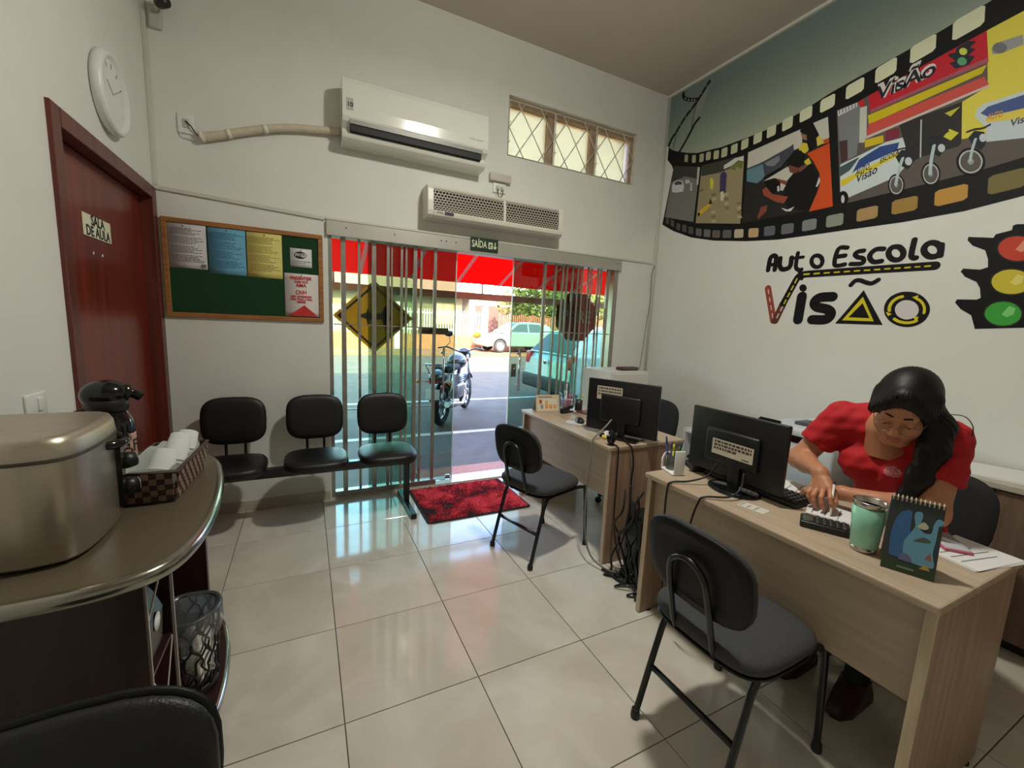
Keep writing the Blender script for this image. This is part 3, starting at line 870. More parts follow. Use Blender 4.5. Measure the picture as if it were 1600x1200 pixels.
def make_chair(name, label, seatm, group=None):
    t = thing(name, label, 'chair', group=group)
    MB().loft([[(x - 0.012, y, z + 0.425) for x, y, z in rg] for rg in cushion(0.42, 0.395, 0.055)]).build('seat', seatm, t)
    MB().loft([[(x - 0.012, y, z + 0.412) for x, y, z in rg] for rg in [[(a * 0.97, b * 0.97, c * 0.25) for a, b, c in r] for r in cushion(0.42, 0.395, 0.055)][:4]]).build('seat_pan', BLACKP, t)
    # backrest: oval pad, tilted back, slightly bowed
    def bk(rg, dz, off):
        out = []
        for (x, y, z) in rg:       # cushion in (x=height, y=width, z=thickness)
            X = -0.235 + z + 0.35 * y * y - (x) * 0.16
            out.append((X + off, y, 0.686 + x))
        return out
    ring = cushion(0.375, 0.268, 0.030, exp=3.2)
    MB().loft([bk(r, 0, 0.0) for r in ring]).build('backrest', seatm, t)
    MB().loft([bk([(a * 1.01, b * 1.01, c * 0.5 - 0.013) for a, b, c in r], 0, 0.0) for r in ring[:5]]).build('back_shell', BACKP, t)
    # side frames: rear leg, rail, front leg in one bent tube each
    for s in (-1, 1):
        path = smooth_path([(-0.24, 0.17 * s, 0.0), (-0.165, 0.168 * s, 0.27), (-0.13, 0.166 * s, 0.375), (-0.075, 0.166 * s, 0.405), (0.12, 0.17 * s, 0.408), (0.2, 0.175 * s, 0.40), (0.228, 0.18 * s, 0.36), (0.25, 0.19 * s, 0.0)], 6)
        MB().tube(path, 0.0115, 10).build('leg_frame', TUBE, t)
        for fx, fy in ((-0.24, 0.17 * s), (0.25, 0.19 * s)):
            MB().lathe([(0.016, 0.0), (0.017, 0.012), (0.014, 0.034), (0.012, 0.036)], 12, (fx + (0.004 if fx < 0 else -0.001), fy, 0)).build('foot_cap', BLACKP, t)
    MB().tube([(-0.185, -0.168, 0.195), (-0.185, 0.168, 0.195)], 0.0105, 8).build('stretcher', TUBE, t)
    MB().tube([(-0.06, -0.166, 0.404), (-0.06, 0.166, 0.404)], 0.009, 8).tube([(0.14, -0.17, 0.404), (0.14, 0.17, 0.404)], 0.009, 8).build('cross_bar', TUBE, t)
    up = smooth_path([(-0.02, -0.075, 0.405), (-0.14, -0.075, 0.402), (-0.195, -0.074, 0.43), (-0.235, -0.072, 0.56), (-0.262, -0.066, 0.67), (-0.268, -0.04, 0.71), (-0.27, 0.0, 0.724), (-0.268, 0.04, 0.71), (-0.262, 0.066, 0.67), (-0.235, 0.072, 0.56), (-0.195, 0.074, 0.43), (-0.14, 0.075, 0.402), (-0.02, 0.075, 0.405)], 5)
    MB().tube(up, 0.010, 10).build('back_bracket', TUBE, t)
    return t
ch2 = make_chair('visitor_chair', 'grey seated visitor chair nearest the camera, facing the long desk', SEATG, 'visitor chairs')
ch2.location = (1.294, 0.82, 0)
ch2.rotation_euler = (0, 0, math.radians(1))
ch1 = copy_tree(ch2)
ch1['label'] = 'grey seated visitor chair beside the red doormat'
ch1.location = (1.318, 2.18, 0)
ch1.rotation_euler = (0, 0, math.radians(16.5))
VINYL = M('black_vinyl', (12, 12, 13), 0.45, var=0.15, vscale=30, bump=0.2, bscale=220)
ch3 = make_chair('visitor_chair', 'black chair cut off in the lower left corner', VINYL, 'visitor chairs')
ch3.location = (-0.325, 0.505, 0)
ch3.rotation_euler = (0, 0, math.radians(-90))

# ---------------------------------------------------------------- waiting bench
bn = thing('waiting_bench', 'black beam bench with three seats under the notice board', 'bench', (0, 0, 0))
bc = (-0.431, 0.052, 0.515)
bv = M('bench_vinyl', (12, 12, 13), 0.42, var=0.15, vscale=30, bump=0.15, bscale=200)
MB().box(-0.72, 0.70, 3.03, 3.09, 0.335, 0.395).build('beam', TUBE, bn, bevel=0.006)
for x in bc:
    MB().loft([[(y + x, x_ + 3.00, z + 0.405) for x_, y, z in rg] for rg in cushion(0.395, 0.40, 0.075, exp=3.4)]).build('seat', bv, bn)
    MB().box(x - 0.12, x + 0.12, 2.9, 3.13, 0.395, 0.41).build('seat_bracket', TUBE, bn)
    def bk2(rg):
        return [(x + y, 3.235 - z - 0.3 * y * y + x_ * 0.12, 0.695 + x_) for x_, y, z in rg]
    MB().loft([bk2(r) for r in cushion(0.37, 0.31, 0.045, exp=3.4)]).build('backrest', bv, bn)
    for s in (-1, 1):
        MB().tube(smooth_path([(x + 0.055 * s, 3.05, 0.40), (x + 0.055 * s, 3.17, 0.40), (x + 0.055 * s, 3.215, 0.43), (x + 0.055 * s, 3.235, 0.55), (x + 0.055 * s, 3.25, 0.66)], 5), 0.009, 8).build('back_support', TUBE, bn)
for x in (-0.62, 0.665):
    lg = MB().box(x - 0.02, x + 0.02, 3.035, 3.085, 0.04, 0.335).build('leg', TUBE, bn, bevel=0.004)
    MB().box(x - 0.021, x + 0.021, 2.80, 3.30, 0.003, 0.04).build('foot', TUBE, lg, bevel=0.004)

# ---------------------------------------------------------------- doormat
def mat_mat():
    m = bpy.data.materials.new('doormat_pile')
    m.use_nodes = True
    nt = m.node_tree
    p = nt.nodes['Principled BSDF']
    p.inputs['Roughness'].default_value = 0.95
    tc = nt.nodes.new('ShaderNodeTexCoord')
    n1 = nt.nodes.new('ShaderNodeTexNoise'); n1.inputs['Scale'].default_value = 3.6; n1.inputs['Detail'].default_value = 6; n1.inputs['Roughness'].default_value = 0.7
    n2 = nt.nodes.new('ShaderNodeTexNoise'); n2.inputs['Scale'].default_value = 110; n2.inputs['Detail'].default_value = 2
    nt.links.new(tc.outputs['Object'], n1.inputs['Vector'])
    nt.links.new(tc.outputs['Object'], n2.inputs['Vector'])
    mx = nt.nodes.new('ShaderNodeMath'); mx.operation = 'MULTIPLY_ADD'; mx.inputs[1].default_value = 0.28
    nt.links.new(n2.outputs['Fac'], mx.inputs[0])
    nt.links.new(n1.outputs['Fac'], mx.inputs[2])
    rp = nt.nodes.new('ShaderNodeValToRGB')
    e = rp.color_ramp.elements
    e[0].position = 0.55; e[0].color = lin((54, 44, 50))
    e[1].position = 0.72; e[1].color = lin((226, 74, 92))
    x = rp.color_ramp.elements.new(0.62); x.color = lin((168, 26, 46))
    nt.links.new(mx.outputs[0], rp.inputs['Fac'])
    nt.links.new(rp.outputs[0], p.inputs['Base Color'])
    return m
dm = thing('doormat', 'shaggy red and black doormat at the open entrance', 'doormat', (1.145, 3.005, 0), math.radians(0))
MB().prism(rrect(0.82, 0.63, 0.03), 'z', 0.001, 0.007).build('backing', M('mat_backing', (26, 24, 26), 0.8), dm)
rng = np.random.RandomState(3)
nx, ny = 132, 96
gx, gy = np.meshgrid(np.linspace(-0.392, 0.392, nx), np.linspace(-0.295, 0.295, ny))
gz = 0.008 + rng.uniform(0, 0.016, gx.shape)
gz[0, :] = gz[-1, :] = 0.006; gz[:, 0] = gz[:, -1] = 0.006
jx, jy = rng.uniform(-.0025, .0025, gx.shape), rng.uniform(-.0025, .0025, gx.shape)
vs = np.stack([gx + jx, gy + jy, gz], -1).reshape(-1, 3)
fs = [(j * nx + i, j * nx + i + 1, (j + 1) * nx + i + 1, (j + 1) * nx + i) for j in range(ny - 1) for i in range(nx - 1)]
MB().add(vs, fs, False).build('pile', mat_mat(), dm)

# ---------------------------------------------------------------- coffee counter
MAHO = wood_mat('mahogany', (50, 24, 20), (38, 18, 16), axis=2, rough=0.32, scale=2.0)
GRAN = M('counter_granite', (98, 88, 70), 0.24, var=0.5, vscale=420, col2=(82, 73, 58))
SIL = M('silver_edge', (150, 146, 136), 0.2, metal=0.95)
ct = thing('coffee_counter', 'dark mahogany coffee counter with rounded speckled top', 'counter', (0, 0, 0))
out = [(L + 0.002, 1.045), (-0.52, 1.045), (-0.43, 1.05), (-0.36, 1.066), (-0.302, 1.105), (-0.27, 1.18), (-0.256, 1.30), (-0.258, 1.45), (-0.272, 1.60), (-0.292, 1.73), (-0.33, 1.88), (-0.41, 1.99), (-0.56, 2.05), (L + 0.002, 2.05)]
oc = [(p.x, p.y) for p in smooth_path([(a, b, 0) for a, b in out[1:-1]], 5)]
full = [out[0]] + oc + [out[-1]]
MB().prism(full, 'z', 0.812, 0.85).build('counter_top', GRAN, ct)
inn = [(a, b) for a, b in oc]
ed = MB()
ed.tube([(a, b, 0.831) for a, b in full], 0.0195, 8)
ed.build('edge_band', SIL, ct)
MB().box(L + 0.002, -0.33, 1.10, 1.12, 0.0, 0.812).build('near_panel', MAHO, ct, bevel=0.002)
MB().box(L + 0.002, -0.33, 1.28, 1.31, 0.0, 0.812).build('divider', MAHO, ct, bevel=0.002)
MB().box(L + 0.002, -0.56, 1.31, 1.85, 0.13, 0.812).build('cupboard', MAHO, ct, bevel=0.002)
MB().box(L + 0.002, -0.36, 1.85, 1.875, 0.0, 0.812).build('far_panel', MAHO, ct, bevel=0.002)
MB().box(L + 0.002, -0.6, 1.12, 1.28, 0.03, 0.812).build('rack_back', MAHO, ct)
STRIP = M('pale_edge_strip', (196, 188, 176), 0.5)
for y in (1.11, 1.295):
    MB().box(-0.33, -0.328, y - 0.002, y + 0.002, 0.02, 0.808).build('edge_strip', STRIP, ct)
for k in range(2):      # crossed bottle rack between the panels
    z0 = 0.05 + 0.25 * k
    for q in (((1.12, z0), (1.28, z0 + 0.25)), ((1.28, z0), (1.12, z0 + 0.25))):
        (ya, za), (yb_, zb) = q
        r = MB().prism([(ya, za - 0.008), (yb_, zb - 0.008), (yb_, zb + 0.008), (ya, za + 0.008)], 'x', -0.6, -0.334)
        r.build('rack_board', MAHO, ct)
        MB().prism([(ya, za - 0.003), (yb_, zb - 0.003), (yb_, zb + 0.003), (ya, za + 0.003)], 'x', -0.334, -0.332).build('rack_edge', STRIP, ct)
MB().box(-0.6, -0.334, 1.12, 1.28, 0.553, 0.56).build('rack_shelf', MAHO, ct)
MB().prism([(1.12, 0.70), (1.28, 0.80), (1.28, 0.806), (1.12, 0.706)], 'x', -0.334, -0.331).build('rack_edge', STRIP, ct)
sh = [(L + 0.002, 1.31), (-0.34, 1.31), (-0.30, 1.42), (-0.287, 1.56), (-0.293, 1.70), (-0.31, 1.82), (-0.36, 1.97), (-0.50, 2.04), (L + 0.002, 2.04)]
so = [sh[0]] + [(p.x, p.y) for p in smooth_path([(a, b, 0) for a, b in sh[1:-1]], 5)] + [sh[-1]]
MB().prism(so, 'z', 0.10, 0.13).build('bottom_shelf', MAHO, ct)
MB().tube([(a, b, 0.115) for a, b in so[1:-1]], 0.014, 8).build('shelf_edge_band', SIL, ct)
MB().box(L + 0.01, -0.45, 1.33, 1.84, 0.0, 0.10).build('plinth', MAHO, ct)

# ---------------------------------------------------------------- brown cabinet behind the woman
CABW = wood_mat('cabinet_wood', (120, 96, 78), (98, 76, 62), axis=2, rough=0.5, scale=2.4)
CTOP = M('cabinet_top', (188, 178, 162), 0.5, var=0.12, vscale=40)
cb = thing('low_cabinet', 'long low brown cabinet along the mural wall', 'cabinet', (2.87, 0, 0))
MB().box(0.02, 0.365, -1.2, 1.14, 0.05, 0.752).build('body', CABW, cb)
MB().box(-0.02, 0.365, -1.2, 1.16, 0.752, 0.782).build('cabinet_top', CTOP, cb, bevel=0.004)
MB().box(0.05, 0.36, -1.18, 1.12, 0.0, 0.05).build('plinth', BLACKP, cb)
for k in range(5):
    y0 = -1.195 + 0.466 * k
    d = MB().box(0.0, 0.018, y0 + 0.003, y0 + 0.463, 0.06, 0.742).build('door', CABW, cb, bevel=0.002)
    yk = y0 + (0.42 if k % 2 == 0 else 0.046)
    MB().lathe([(0.012, 0.0), (0.012, 0.003), (0.007, 0.006), (0.007, 0.012), (0.0, 0.013)], 12, (0.0, yk, 0.70), rot3(0, -math.pi / 2, 0)).build('lock', CHROME, d)
    if k == 4:
        MB().rbox((-0.03, yk, 0.708), (0.03, 0.006, 0.016), 0.002, 2).tube([(-0.014, yk, 0.70), (-0.05, yk, 0.702)], 0.003, 6).build('key', CHROME, d)

# ---------------------------------------------------------------- air conditioner
ac = thing('air_conditioner', 'white split air conditioner high on the front wall', 'air conditioner', (0.25, B, 2.57))
ACW = M('ac_white', (226, 225, 214), 0.16, coat=0.3)
pf = [(0.0, 0.385), (-0.165, 0.385), (-0.19, 0.372), (-0.2, 0.34), (-0.206, 0.2), (-0.203, 0.135), (-0.19, 0.11), (-0.14, 0.075), (-0.165, 0.045), (-0.155, 0.022), (-0.13, 0.006), (0.0, 0.0)]
MB().prism(pf, 'x', 0.0, 1.03).build('housing', ACW, ac, bevel=0.004)
MB().box(0.05, 0.98, -0.192, -0.135, 0.055, 0.112).build('air_outlet', M('ac_slot', (10, 10, 10), 0.6), ac)
MB().prism([(-0.204, 0.122), (-0.196, 0.124), (-0.193, 0.098), (-0.2, 0.096)], 'x', 0.045, 0.985).build('louver', M('louver_silver', (196, 196, 192), 0.2, metal=0.6), ac)
for k in range(4):
    MB().box(0.2 + 0.2 * k, 0.206 + 0.2 * k, -0.186, -0.14, 0.06, 0.1).build('vane', BLACKP, ac)
st_ = MB().box(0.025, 0.068, -0.2085, -0.2045, 0.175, 0.245).build('warranty_sticker', M('sticker_grey', (178, 178, 172), 0.5), ac)
text_mesh('sticker_number', '10', 0.038, INK, st_, (0.047, -0.2092, 0.205), (1, 0, 0), (0, 0, 1), ext=0.0003, bold=0.001)
M('logo_grey', (150, 150, 146), 0.4)
text_mesh('lettering', 'DUAL Inverter', 0.018, MATS['logo_grey'], ac, (0.93, -0.2062, 0.185), (1, 0, 0), (0, 0, 1), ext=0.0003)
# insulated pipe and its outlet
pp = thing('insulated_pipe', 'wrapped white pipe running from the air conditioner to the wall outlet', 'pipe', (0, B, 0))
PIPE = M('pipe_wrap', (208, 196, 172), 0.6, var=0.12, vscale=14, bump=0.3, bscale=40)
MB().tube(smooth_path([(-0.545, -0.03, 2.452), (-0.46, -0.032, 2.479), (-0.25, -0.032, 2.56), (-0.07, -0.032, 2.613), (0.1, -0.032, 2.64), (0.2485, -0.04, 2.66)], 6), [0.026] * 6 + [0.024] * 24 + [0.022], 12).build('pipe', PIPE, pp)
MB().tube([(-0.552, -0.03, 2.45), (-0.53, -0.03, 2.458)], 0.029, 12).build('pipe_end', M('foam_white', (222, 218, 206), 0.7), pp)
for x, z in ((-0.40, 2.503), (-0.2, 2.576)):
    MB().tube([(x - 0.012, -0.032, z - 0.004), (x + 0.012, -0.032, z + 0.004)], 0.0275, 12).build('tape_band', MATS['foam_white'], pp)
pl = thing('wall_outlet', 'square white outlet plate with loose cord near the pipe', 'outlet', (-0.62, B, 2.52))
MB().rbox((0, -0.006, 0), (0.085, 0.012, 0.115), 0.005).build('plate', WHITEP, pl)
MB().rbox((0, -0.014, 0), (0.03, 0.008, 0.05), 0.003).build('socket', M('socket_grey', (190, 186, 176), 0.5), pl)
MB().tube(smooth_path([(0.0, -0.02, 0.01), (0.03, -0.03, -0.02), (0.05, -0.02, -0.05), (0.08, -0.02, -0.07)], 5), 0.004, 6).build('cord', BLACKP, pl)
MB().tube(smooth_path([(-0.03, -0.012, -0.05), (-0.02, -0.014, -0.075), (0.03, -0.012, -0.085), (0.07, -0.012, -0.08)], 5), 0.0035, 6).build('loose_wire', WHITEP, pl)

# ---------------------------------------------------------------- air curtain
cu = thing('air_curtain', 'white air curtain with two mesh grilles above the entrance', 'air curtain', (0.83, B, 2.165))
CUW = M('curtain_white', (220, 216, 202), 0.35)
cp = [(0.0, 0.235), (-0.13, 0.235), (-0.15, 0.23), (-0.165, 0.2), (-0.172, 0.12), (-0.172, 0.05), (-0.165, 0.02), (-0.14, 0.0), (0.0, 0.0)]
for x0, x1 in ((0.0, 0.045), (1.135, 1.18)):
    MB().prism(cp, 'x', x0, x1).build('end_cap', CUW, cu, bevel=0.004)
inner = [(0.0, 0.228), (-0.13, 0.228), (-0.148, 0.2), (-0.155, 0.12), (-0.155, 0.06), (-0.145, 0.03), (0.0, 0.03)]
MB().prism(inner, 'x', 0.045, 1.135).build('fan_housing', M('curtain_dark', (30, 27, 24), 0.7), cu)
MB().prism([(0.0, 0.055), (-0.166, 0.055), (-0.172, 0.045), (-0.165, 0.018), (-0.14, 0.0), (0.0, 0.0)], 'x', 0.045, 1.135).build('bottom_lip', CUW, cu, bevel=0.003)
MB().prism([(0.0, 0.235), (-0.135, 0.235), (-0.15, 0.226), (-0.148, 0.215), (0.0, 0.215)], 'x', 0.045, 1.135).build('top_cover', CUW, cu, bevel=0.003)
MB().prism([(-0.14, 0.225), (-0.162, 0.2), (-0.17, 0.12), (-0.17, 0.05), (-0.14, 0.05)], 'x', 0.615, 0.637).build('centre_rib', CUW, cu, bevel=0.002)
GRM = M('curtain_grille', (196, 188, 170), 0.4)
for x0, x1 in ((0.045, 0.615), (0.637, 1.135)):
    g = MB()
    rows = 11
    def surf(t):
        P_ = [(-0.148, 0.222), (-0.162, 0.2), (-0.168, 0.14), (-0.17, 0.09), (-0.168, 0.05)]
        u = t * (len(P_) - 1); i = min(int(u), len(P_) - 2); f_ = u - i
        return (P_[i][0] * (1 - f_) + P_[i + 1][0] * f_, P_[i][1] * (1 - f_) + P_[i + 1][1] * f_)
    for r in range(rows + 1):
        y, z = surf(r / rows)
        g.box(x0, x1, y - 0.001, y + 0.003, z - 0.0022, z + 0.0022)
        if r < rows:
            y2, z2 = surf((r + 1) / rows)
            x = x0 + (0.013 if r % 2 else 0.0)
            while x < x1:
                g.add([(x - 0.003, y, z), (x + 0.003, y, z), (x + 0.003, y2, z2), (x - 0.003, y2, z2)], [(0, 1, 2, 3)])
                x += 0.026
    tag(g.build('mesh_grille', GRM, cu, fixn=False), kind='stuff')
lb = MB().box(0.13, 0.2, -0.1735, -0.171, 0.028, 0.048).build('display', M('display_blue', (40, 50, 70), 0.3), cu)
MB().box(0.07, 0.12, -0.1733, -0.171, 0.034, 0.046).build('name_plate', MATS['logo_grey'], cu)
jb = thing('junction_box', 'small white cable box and socket above the air curtain', 'junction box', (1.468, B, 2.53))
MB().rbox((0, -0.02, 0.055), (0.19, 0.04, 0.06), 0.006).build('box', M('jbox_grey', (196, 190, 178), 0.5), jb)
MB().rbox((0, -0.008, -0.02), (0.115, 0.016, 0.075), 0.005).build('socket_plate', WHITEP, jb)
for dx in (-0.02, 0.02):
    MB().rbox((dx, -0.026, -0.025), (0.022, 0.026, 0.03), 0.005).build('plug', MATS['jbox_grey'], jb)
MB().tube(smooth_path([(-0.02, -0.035, -0.03), (-0.025, -0.04, -0.07), (0.0, -0.03, -0.1), (0.02, -0.04, -0.07), (0.02, -0.035, -0.03)], 5), 0.003, 6).build('cord', BLACKP, jb)

# ---------------------------------------------------------------- wall clock, security camera, switch
ck = thing('wall_clock', 'round white wall clock above the red door', 'clock', (L, 2.72, 2.37))
RY = rot3(0, math.pi / 2, 0)
MB().lathe([(0.15, 0.0), (0.172, 0.004), (0.176, 0.03), (0.165, 0.045), (0.15, 0.046), (0.142, 0.03)], 40, (0, 0, 0), RY).build('rim', WHITEP, ck)
MB().lathe([(0.0, 0.026), (0.146, 0.026), (0.146, 0.029), (0.0, 0.029)], 40, (0, 0, 0), RY).build('dial', M('dial', (214, 214, 206), 0.5, var=0.12, vscale=14), ck)
tk = MB()
for k in range(12):
    a = k * math.pi / 6
    tk.cbox((0.0295, 0.118 * math.sin(a), 0.118 * math.cos(a)), (0.001, 0.006, 0.022), rot3(-a, 0, 0))
tk.build('hour_marks', MATS['logo_grey'], ck)
for a, ln, w in ((math.radians(300), 0.075, 0.008), (math.radians(60), 0.108, 0.005)):
    MB().cbox((0.031, math.sin(a) * ln / 2, math.cos(a) * ln / 2), (0.0015, w, ln), rot3(-a, 0, 0)).build('hand', M('hand_grey', (176, 176, 170), 0.4), ck)
sc = thing('security_camera', 'dark security camera on a pale bracket in the top corner', 'camera', (-0.735, B, 3.06))
MB().rbox((0, -0.012, 0), (0.06, 0.024, 0.12), 0.008).build('mount', M('mount_pale', (190, 186, 172), 0.5), sc)
MB().tube([(0.0, -0.02, 0.03), (0.03, -0.06, 0.05)], 0.014, 8).build('arm', MATS['mount_pale'], sc)
hd = MB().lathe([(0.0, 0.0), (0.026, 0.002), (0.03, 0.02), (0.03, 0.075), (0.024, 0.085), (0.0, 0.086)], 16, (0.03, -0.05, 0.06), rot3(math.radians(100), 0, math.radians(35))).build('camera_body', M('camera_dark', (26, 26, 34), 0.35), sc)
sw = thing('light_switch', 'white light switch plate on wall behind the silver oven', 'light switch', (L, 1.89, 1.075))
MB().rbox((0.004, 0, 0), (0.009, 0.118, 0.075), 0.004).build('plate', WHITEP, sw)
MB().rbox((0.010, 0.012, 0), (0.008, 0.024, 0.045), 0.003).build('rocker', WHITEP, sw)

# ---------------------------------------------------------------- notice board
nb = thing('notice_board', 'green felt notice board in a wooden frame', 'notice board', (0, B, 0))
FRM = wood_mat('board_frame_wood', (168, 112, 58), (140, 90, 44), axis=0, rough=0.5, scale=4)
x0, x1, z0, z1 = -0.777, 0.125, 1.356, 1.962
MB().box(x0 + 0.02, x1 - 0.02, -0.010, -0.001, z0 + 0.02, z1 - 0.02).build('felt', M('green_felt', (16, 62, 30), 0.95, var=0.15, vscale=60, bump=0.2, bscale=500), nb)
for a in ((x0, x1, z1 - 0.03, z1), (x0, x1, z0, z0 + 0.03), (x0, x0 + 0.03, z0 + 0.03, z1 - 0.03), (x1 - 0.03, x1, z0 + 0.03, z1 - 0.03)):
    MB().box(a[0], a[1], -0.02, -0.001, a[2], a[3]).build('frame_rail', FRM, nb, bevel=0.004)
PIN = M('pin_brass', (170, 140, 70), 0.3, metal=0.8)
def sheet(name, label, col, x0, x1, z0, z1, kind):
    t = thing(name, label, 'paper', ((x0 + x1) / 2, B - 0.0105, (z0 + z1) / 2))
    w, h = x1 - x0, z1 - z0
    rings = []
    for i in range(9):
        u = i / 8
        rings.append([(-w / 2, -0.001 - 0.004 * math.sin(u * 3.1), -h / 2 + h * u), (w / 2, -0.001 - 0.006 * math.sin(u * 2.6), -h / 2 + h * u)])
    MB().loft(rings, caps=False, closed=False).build('sheet', M('paper_' + kind, col, 0.8), t, solid=0.0004)
    for px in ((0,) if kind != 'white' else (-0.02,)):
        MB().lathe([(0.005, 0), (0.005, 0.004), (0.0, 0.007)], 10, (px, -0.002, h / 2 - 0.012), rot3(math.pi / 2, 0, 0)).build('push_pin', PIN, t)
    return t, w, h
GINK = M('ink_grey', (110, 110, 112), 0.7)
def lines(t, w, h, rows, mat, top=0.9, bot=0.12, y=-0.0085):
    rng = np.random.RandomState(int(w * 1000 + rows))
    mb = MB()
    for k in range(rows):
        z = h * (bot + (top - bot) * (1 - k / max(rows - 1, 1))) - h / 2
        if k % 6 == 5:
            continue
        ln = rng.uniform(0.55, 0.86) * w
        x = -w * 0.43
        while x < -w * 0.43 + ln:
            s = rng.uniform(0.008, 0.022)
            mb.box(x, min(x + s, w * 0.44), y, y + 0.0004, z, z + 0.0028)
            x += s + 0.004
    tag(mb.build('printed_lines', mat, t), kind='stuff')
t, w, h = sheet('pinned_notice', 'white printed notice, leftmost on the green board', (206, 200, 202), -0.746, -0.55, 1.662, 1.930, 'white')
lines(t, w, h, 24, GINK)
MB().box(w / 2 - 0.032, w / 2 - 0.008, -0.0088, -0.0082, -h / 2 + 0.012, -h / 2 + 0.03).build('stamp_block', GINK, t)
t, w, h = sheet('pinned_notice', 'light blue printed notice pinned on the green board', (104, 166, 196), -0.542, -0.338, 1.642, 1.929, 'blue')
lines(t, w, h, 24, M('ink_blue', (66, 116, 150), 0.7))
t, w, h = sheet('pinned_notice', 'pale yellow printed notice pinned on the green board', (222, 208, 122), -0.332, -0.128, 1.640, 1.929, 'yellow')
lines(t, w, h, 24, M('ink_ochre', (160, 146, 80), 0.7))
t, w, h = sheet('wifi_card', 'small white card with black wifi logo on the board', (222, 222, 218), -0.08, 0.054, 1.731, 1.855, 'wifi')
lg = [(0.034 * math.cos(a) * (1 if abs(math.cos(a)) < 0.5 else 1.15), 0.024 * math.sin(a)) for a in np.linspace(0, 2 * math.pi, 33)[:-1]]
bl = MB().prism([(a - 0.004, b + 0.018) for a, b in lg], 'y', -0.0088, -0.0082).build('logo_blob', INK, t)
text_mesh('logo_letters', 'Wi', 0.028, MATS['paper_wifi'], t, (-0.022, -0.0092, 0.018), (1, 0, 0), (0, 0, 1), ext=0.0002, bold=0.0006)
MB().prism(rrect(0.03, 0.026, 0.008, 4, 0.015, 0.018), 'y', -0.0094, -0.0088).build('logo_tile', MATS['paper_wifi'], t)
text_mesh('logo_letters', 'Fi', 0.026, INK, t, (0.015, -0.0098, 0.018), (1, 0, 0), (0, 0, 1), ext=0.0002, bold=0.0006)
lines(t, w, h, 3, GINK, top=0.3, bot=0.1)
t, w, h = sheet('poster', 'white poster with red lettering and red corner on the board', (226, 218, 214), -0.118, 0.093, 1.393, 1.685, 'poster')
PRED = M('print_red', (196, 40, 46), 0.6)
for s, z, sz in (('PRESENTEIE', 0.115, 0.03), ('QUEM VOCÊ', 0.09, 0.018), ('AMA', 0.066, 0.036), ('CNH', 0.018, 0.038), ('um presente', -0.008, 0.03), ('PARA TODA A VIDA', -0.03, 0.018), ('SEMPRE!', -0.048, 0.018)):
    text_mesh('poster_line', s, sz, PRED, t, (-0.005, -0.009, z), (1, 0, 0), (0, 0, 1), ext=0.0002, bold=0.0008, sx=0.85)
MB().prism([(-0.085, -0.144), (0.1, -0.144), (0.012, -0.068)], 'y', -0.0088, -0.0082).build('red_triangle', PRED, t)
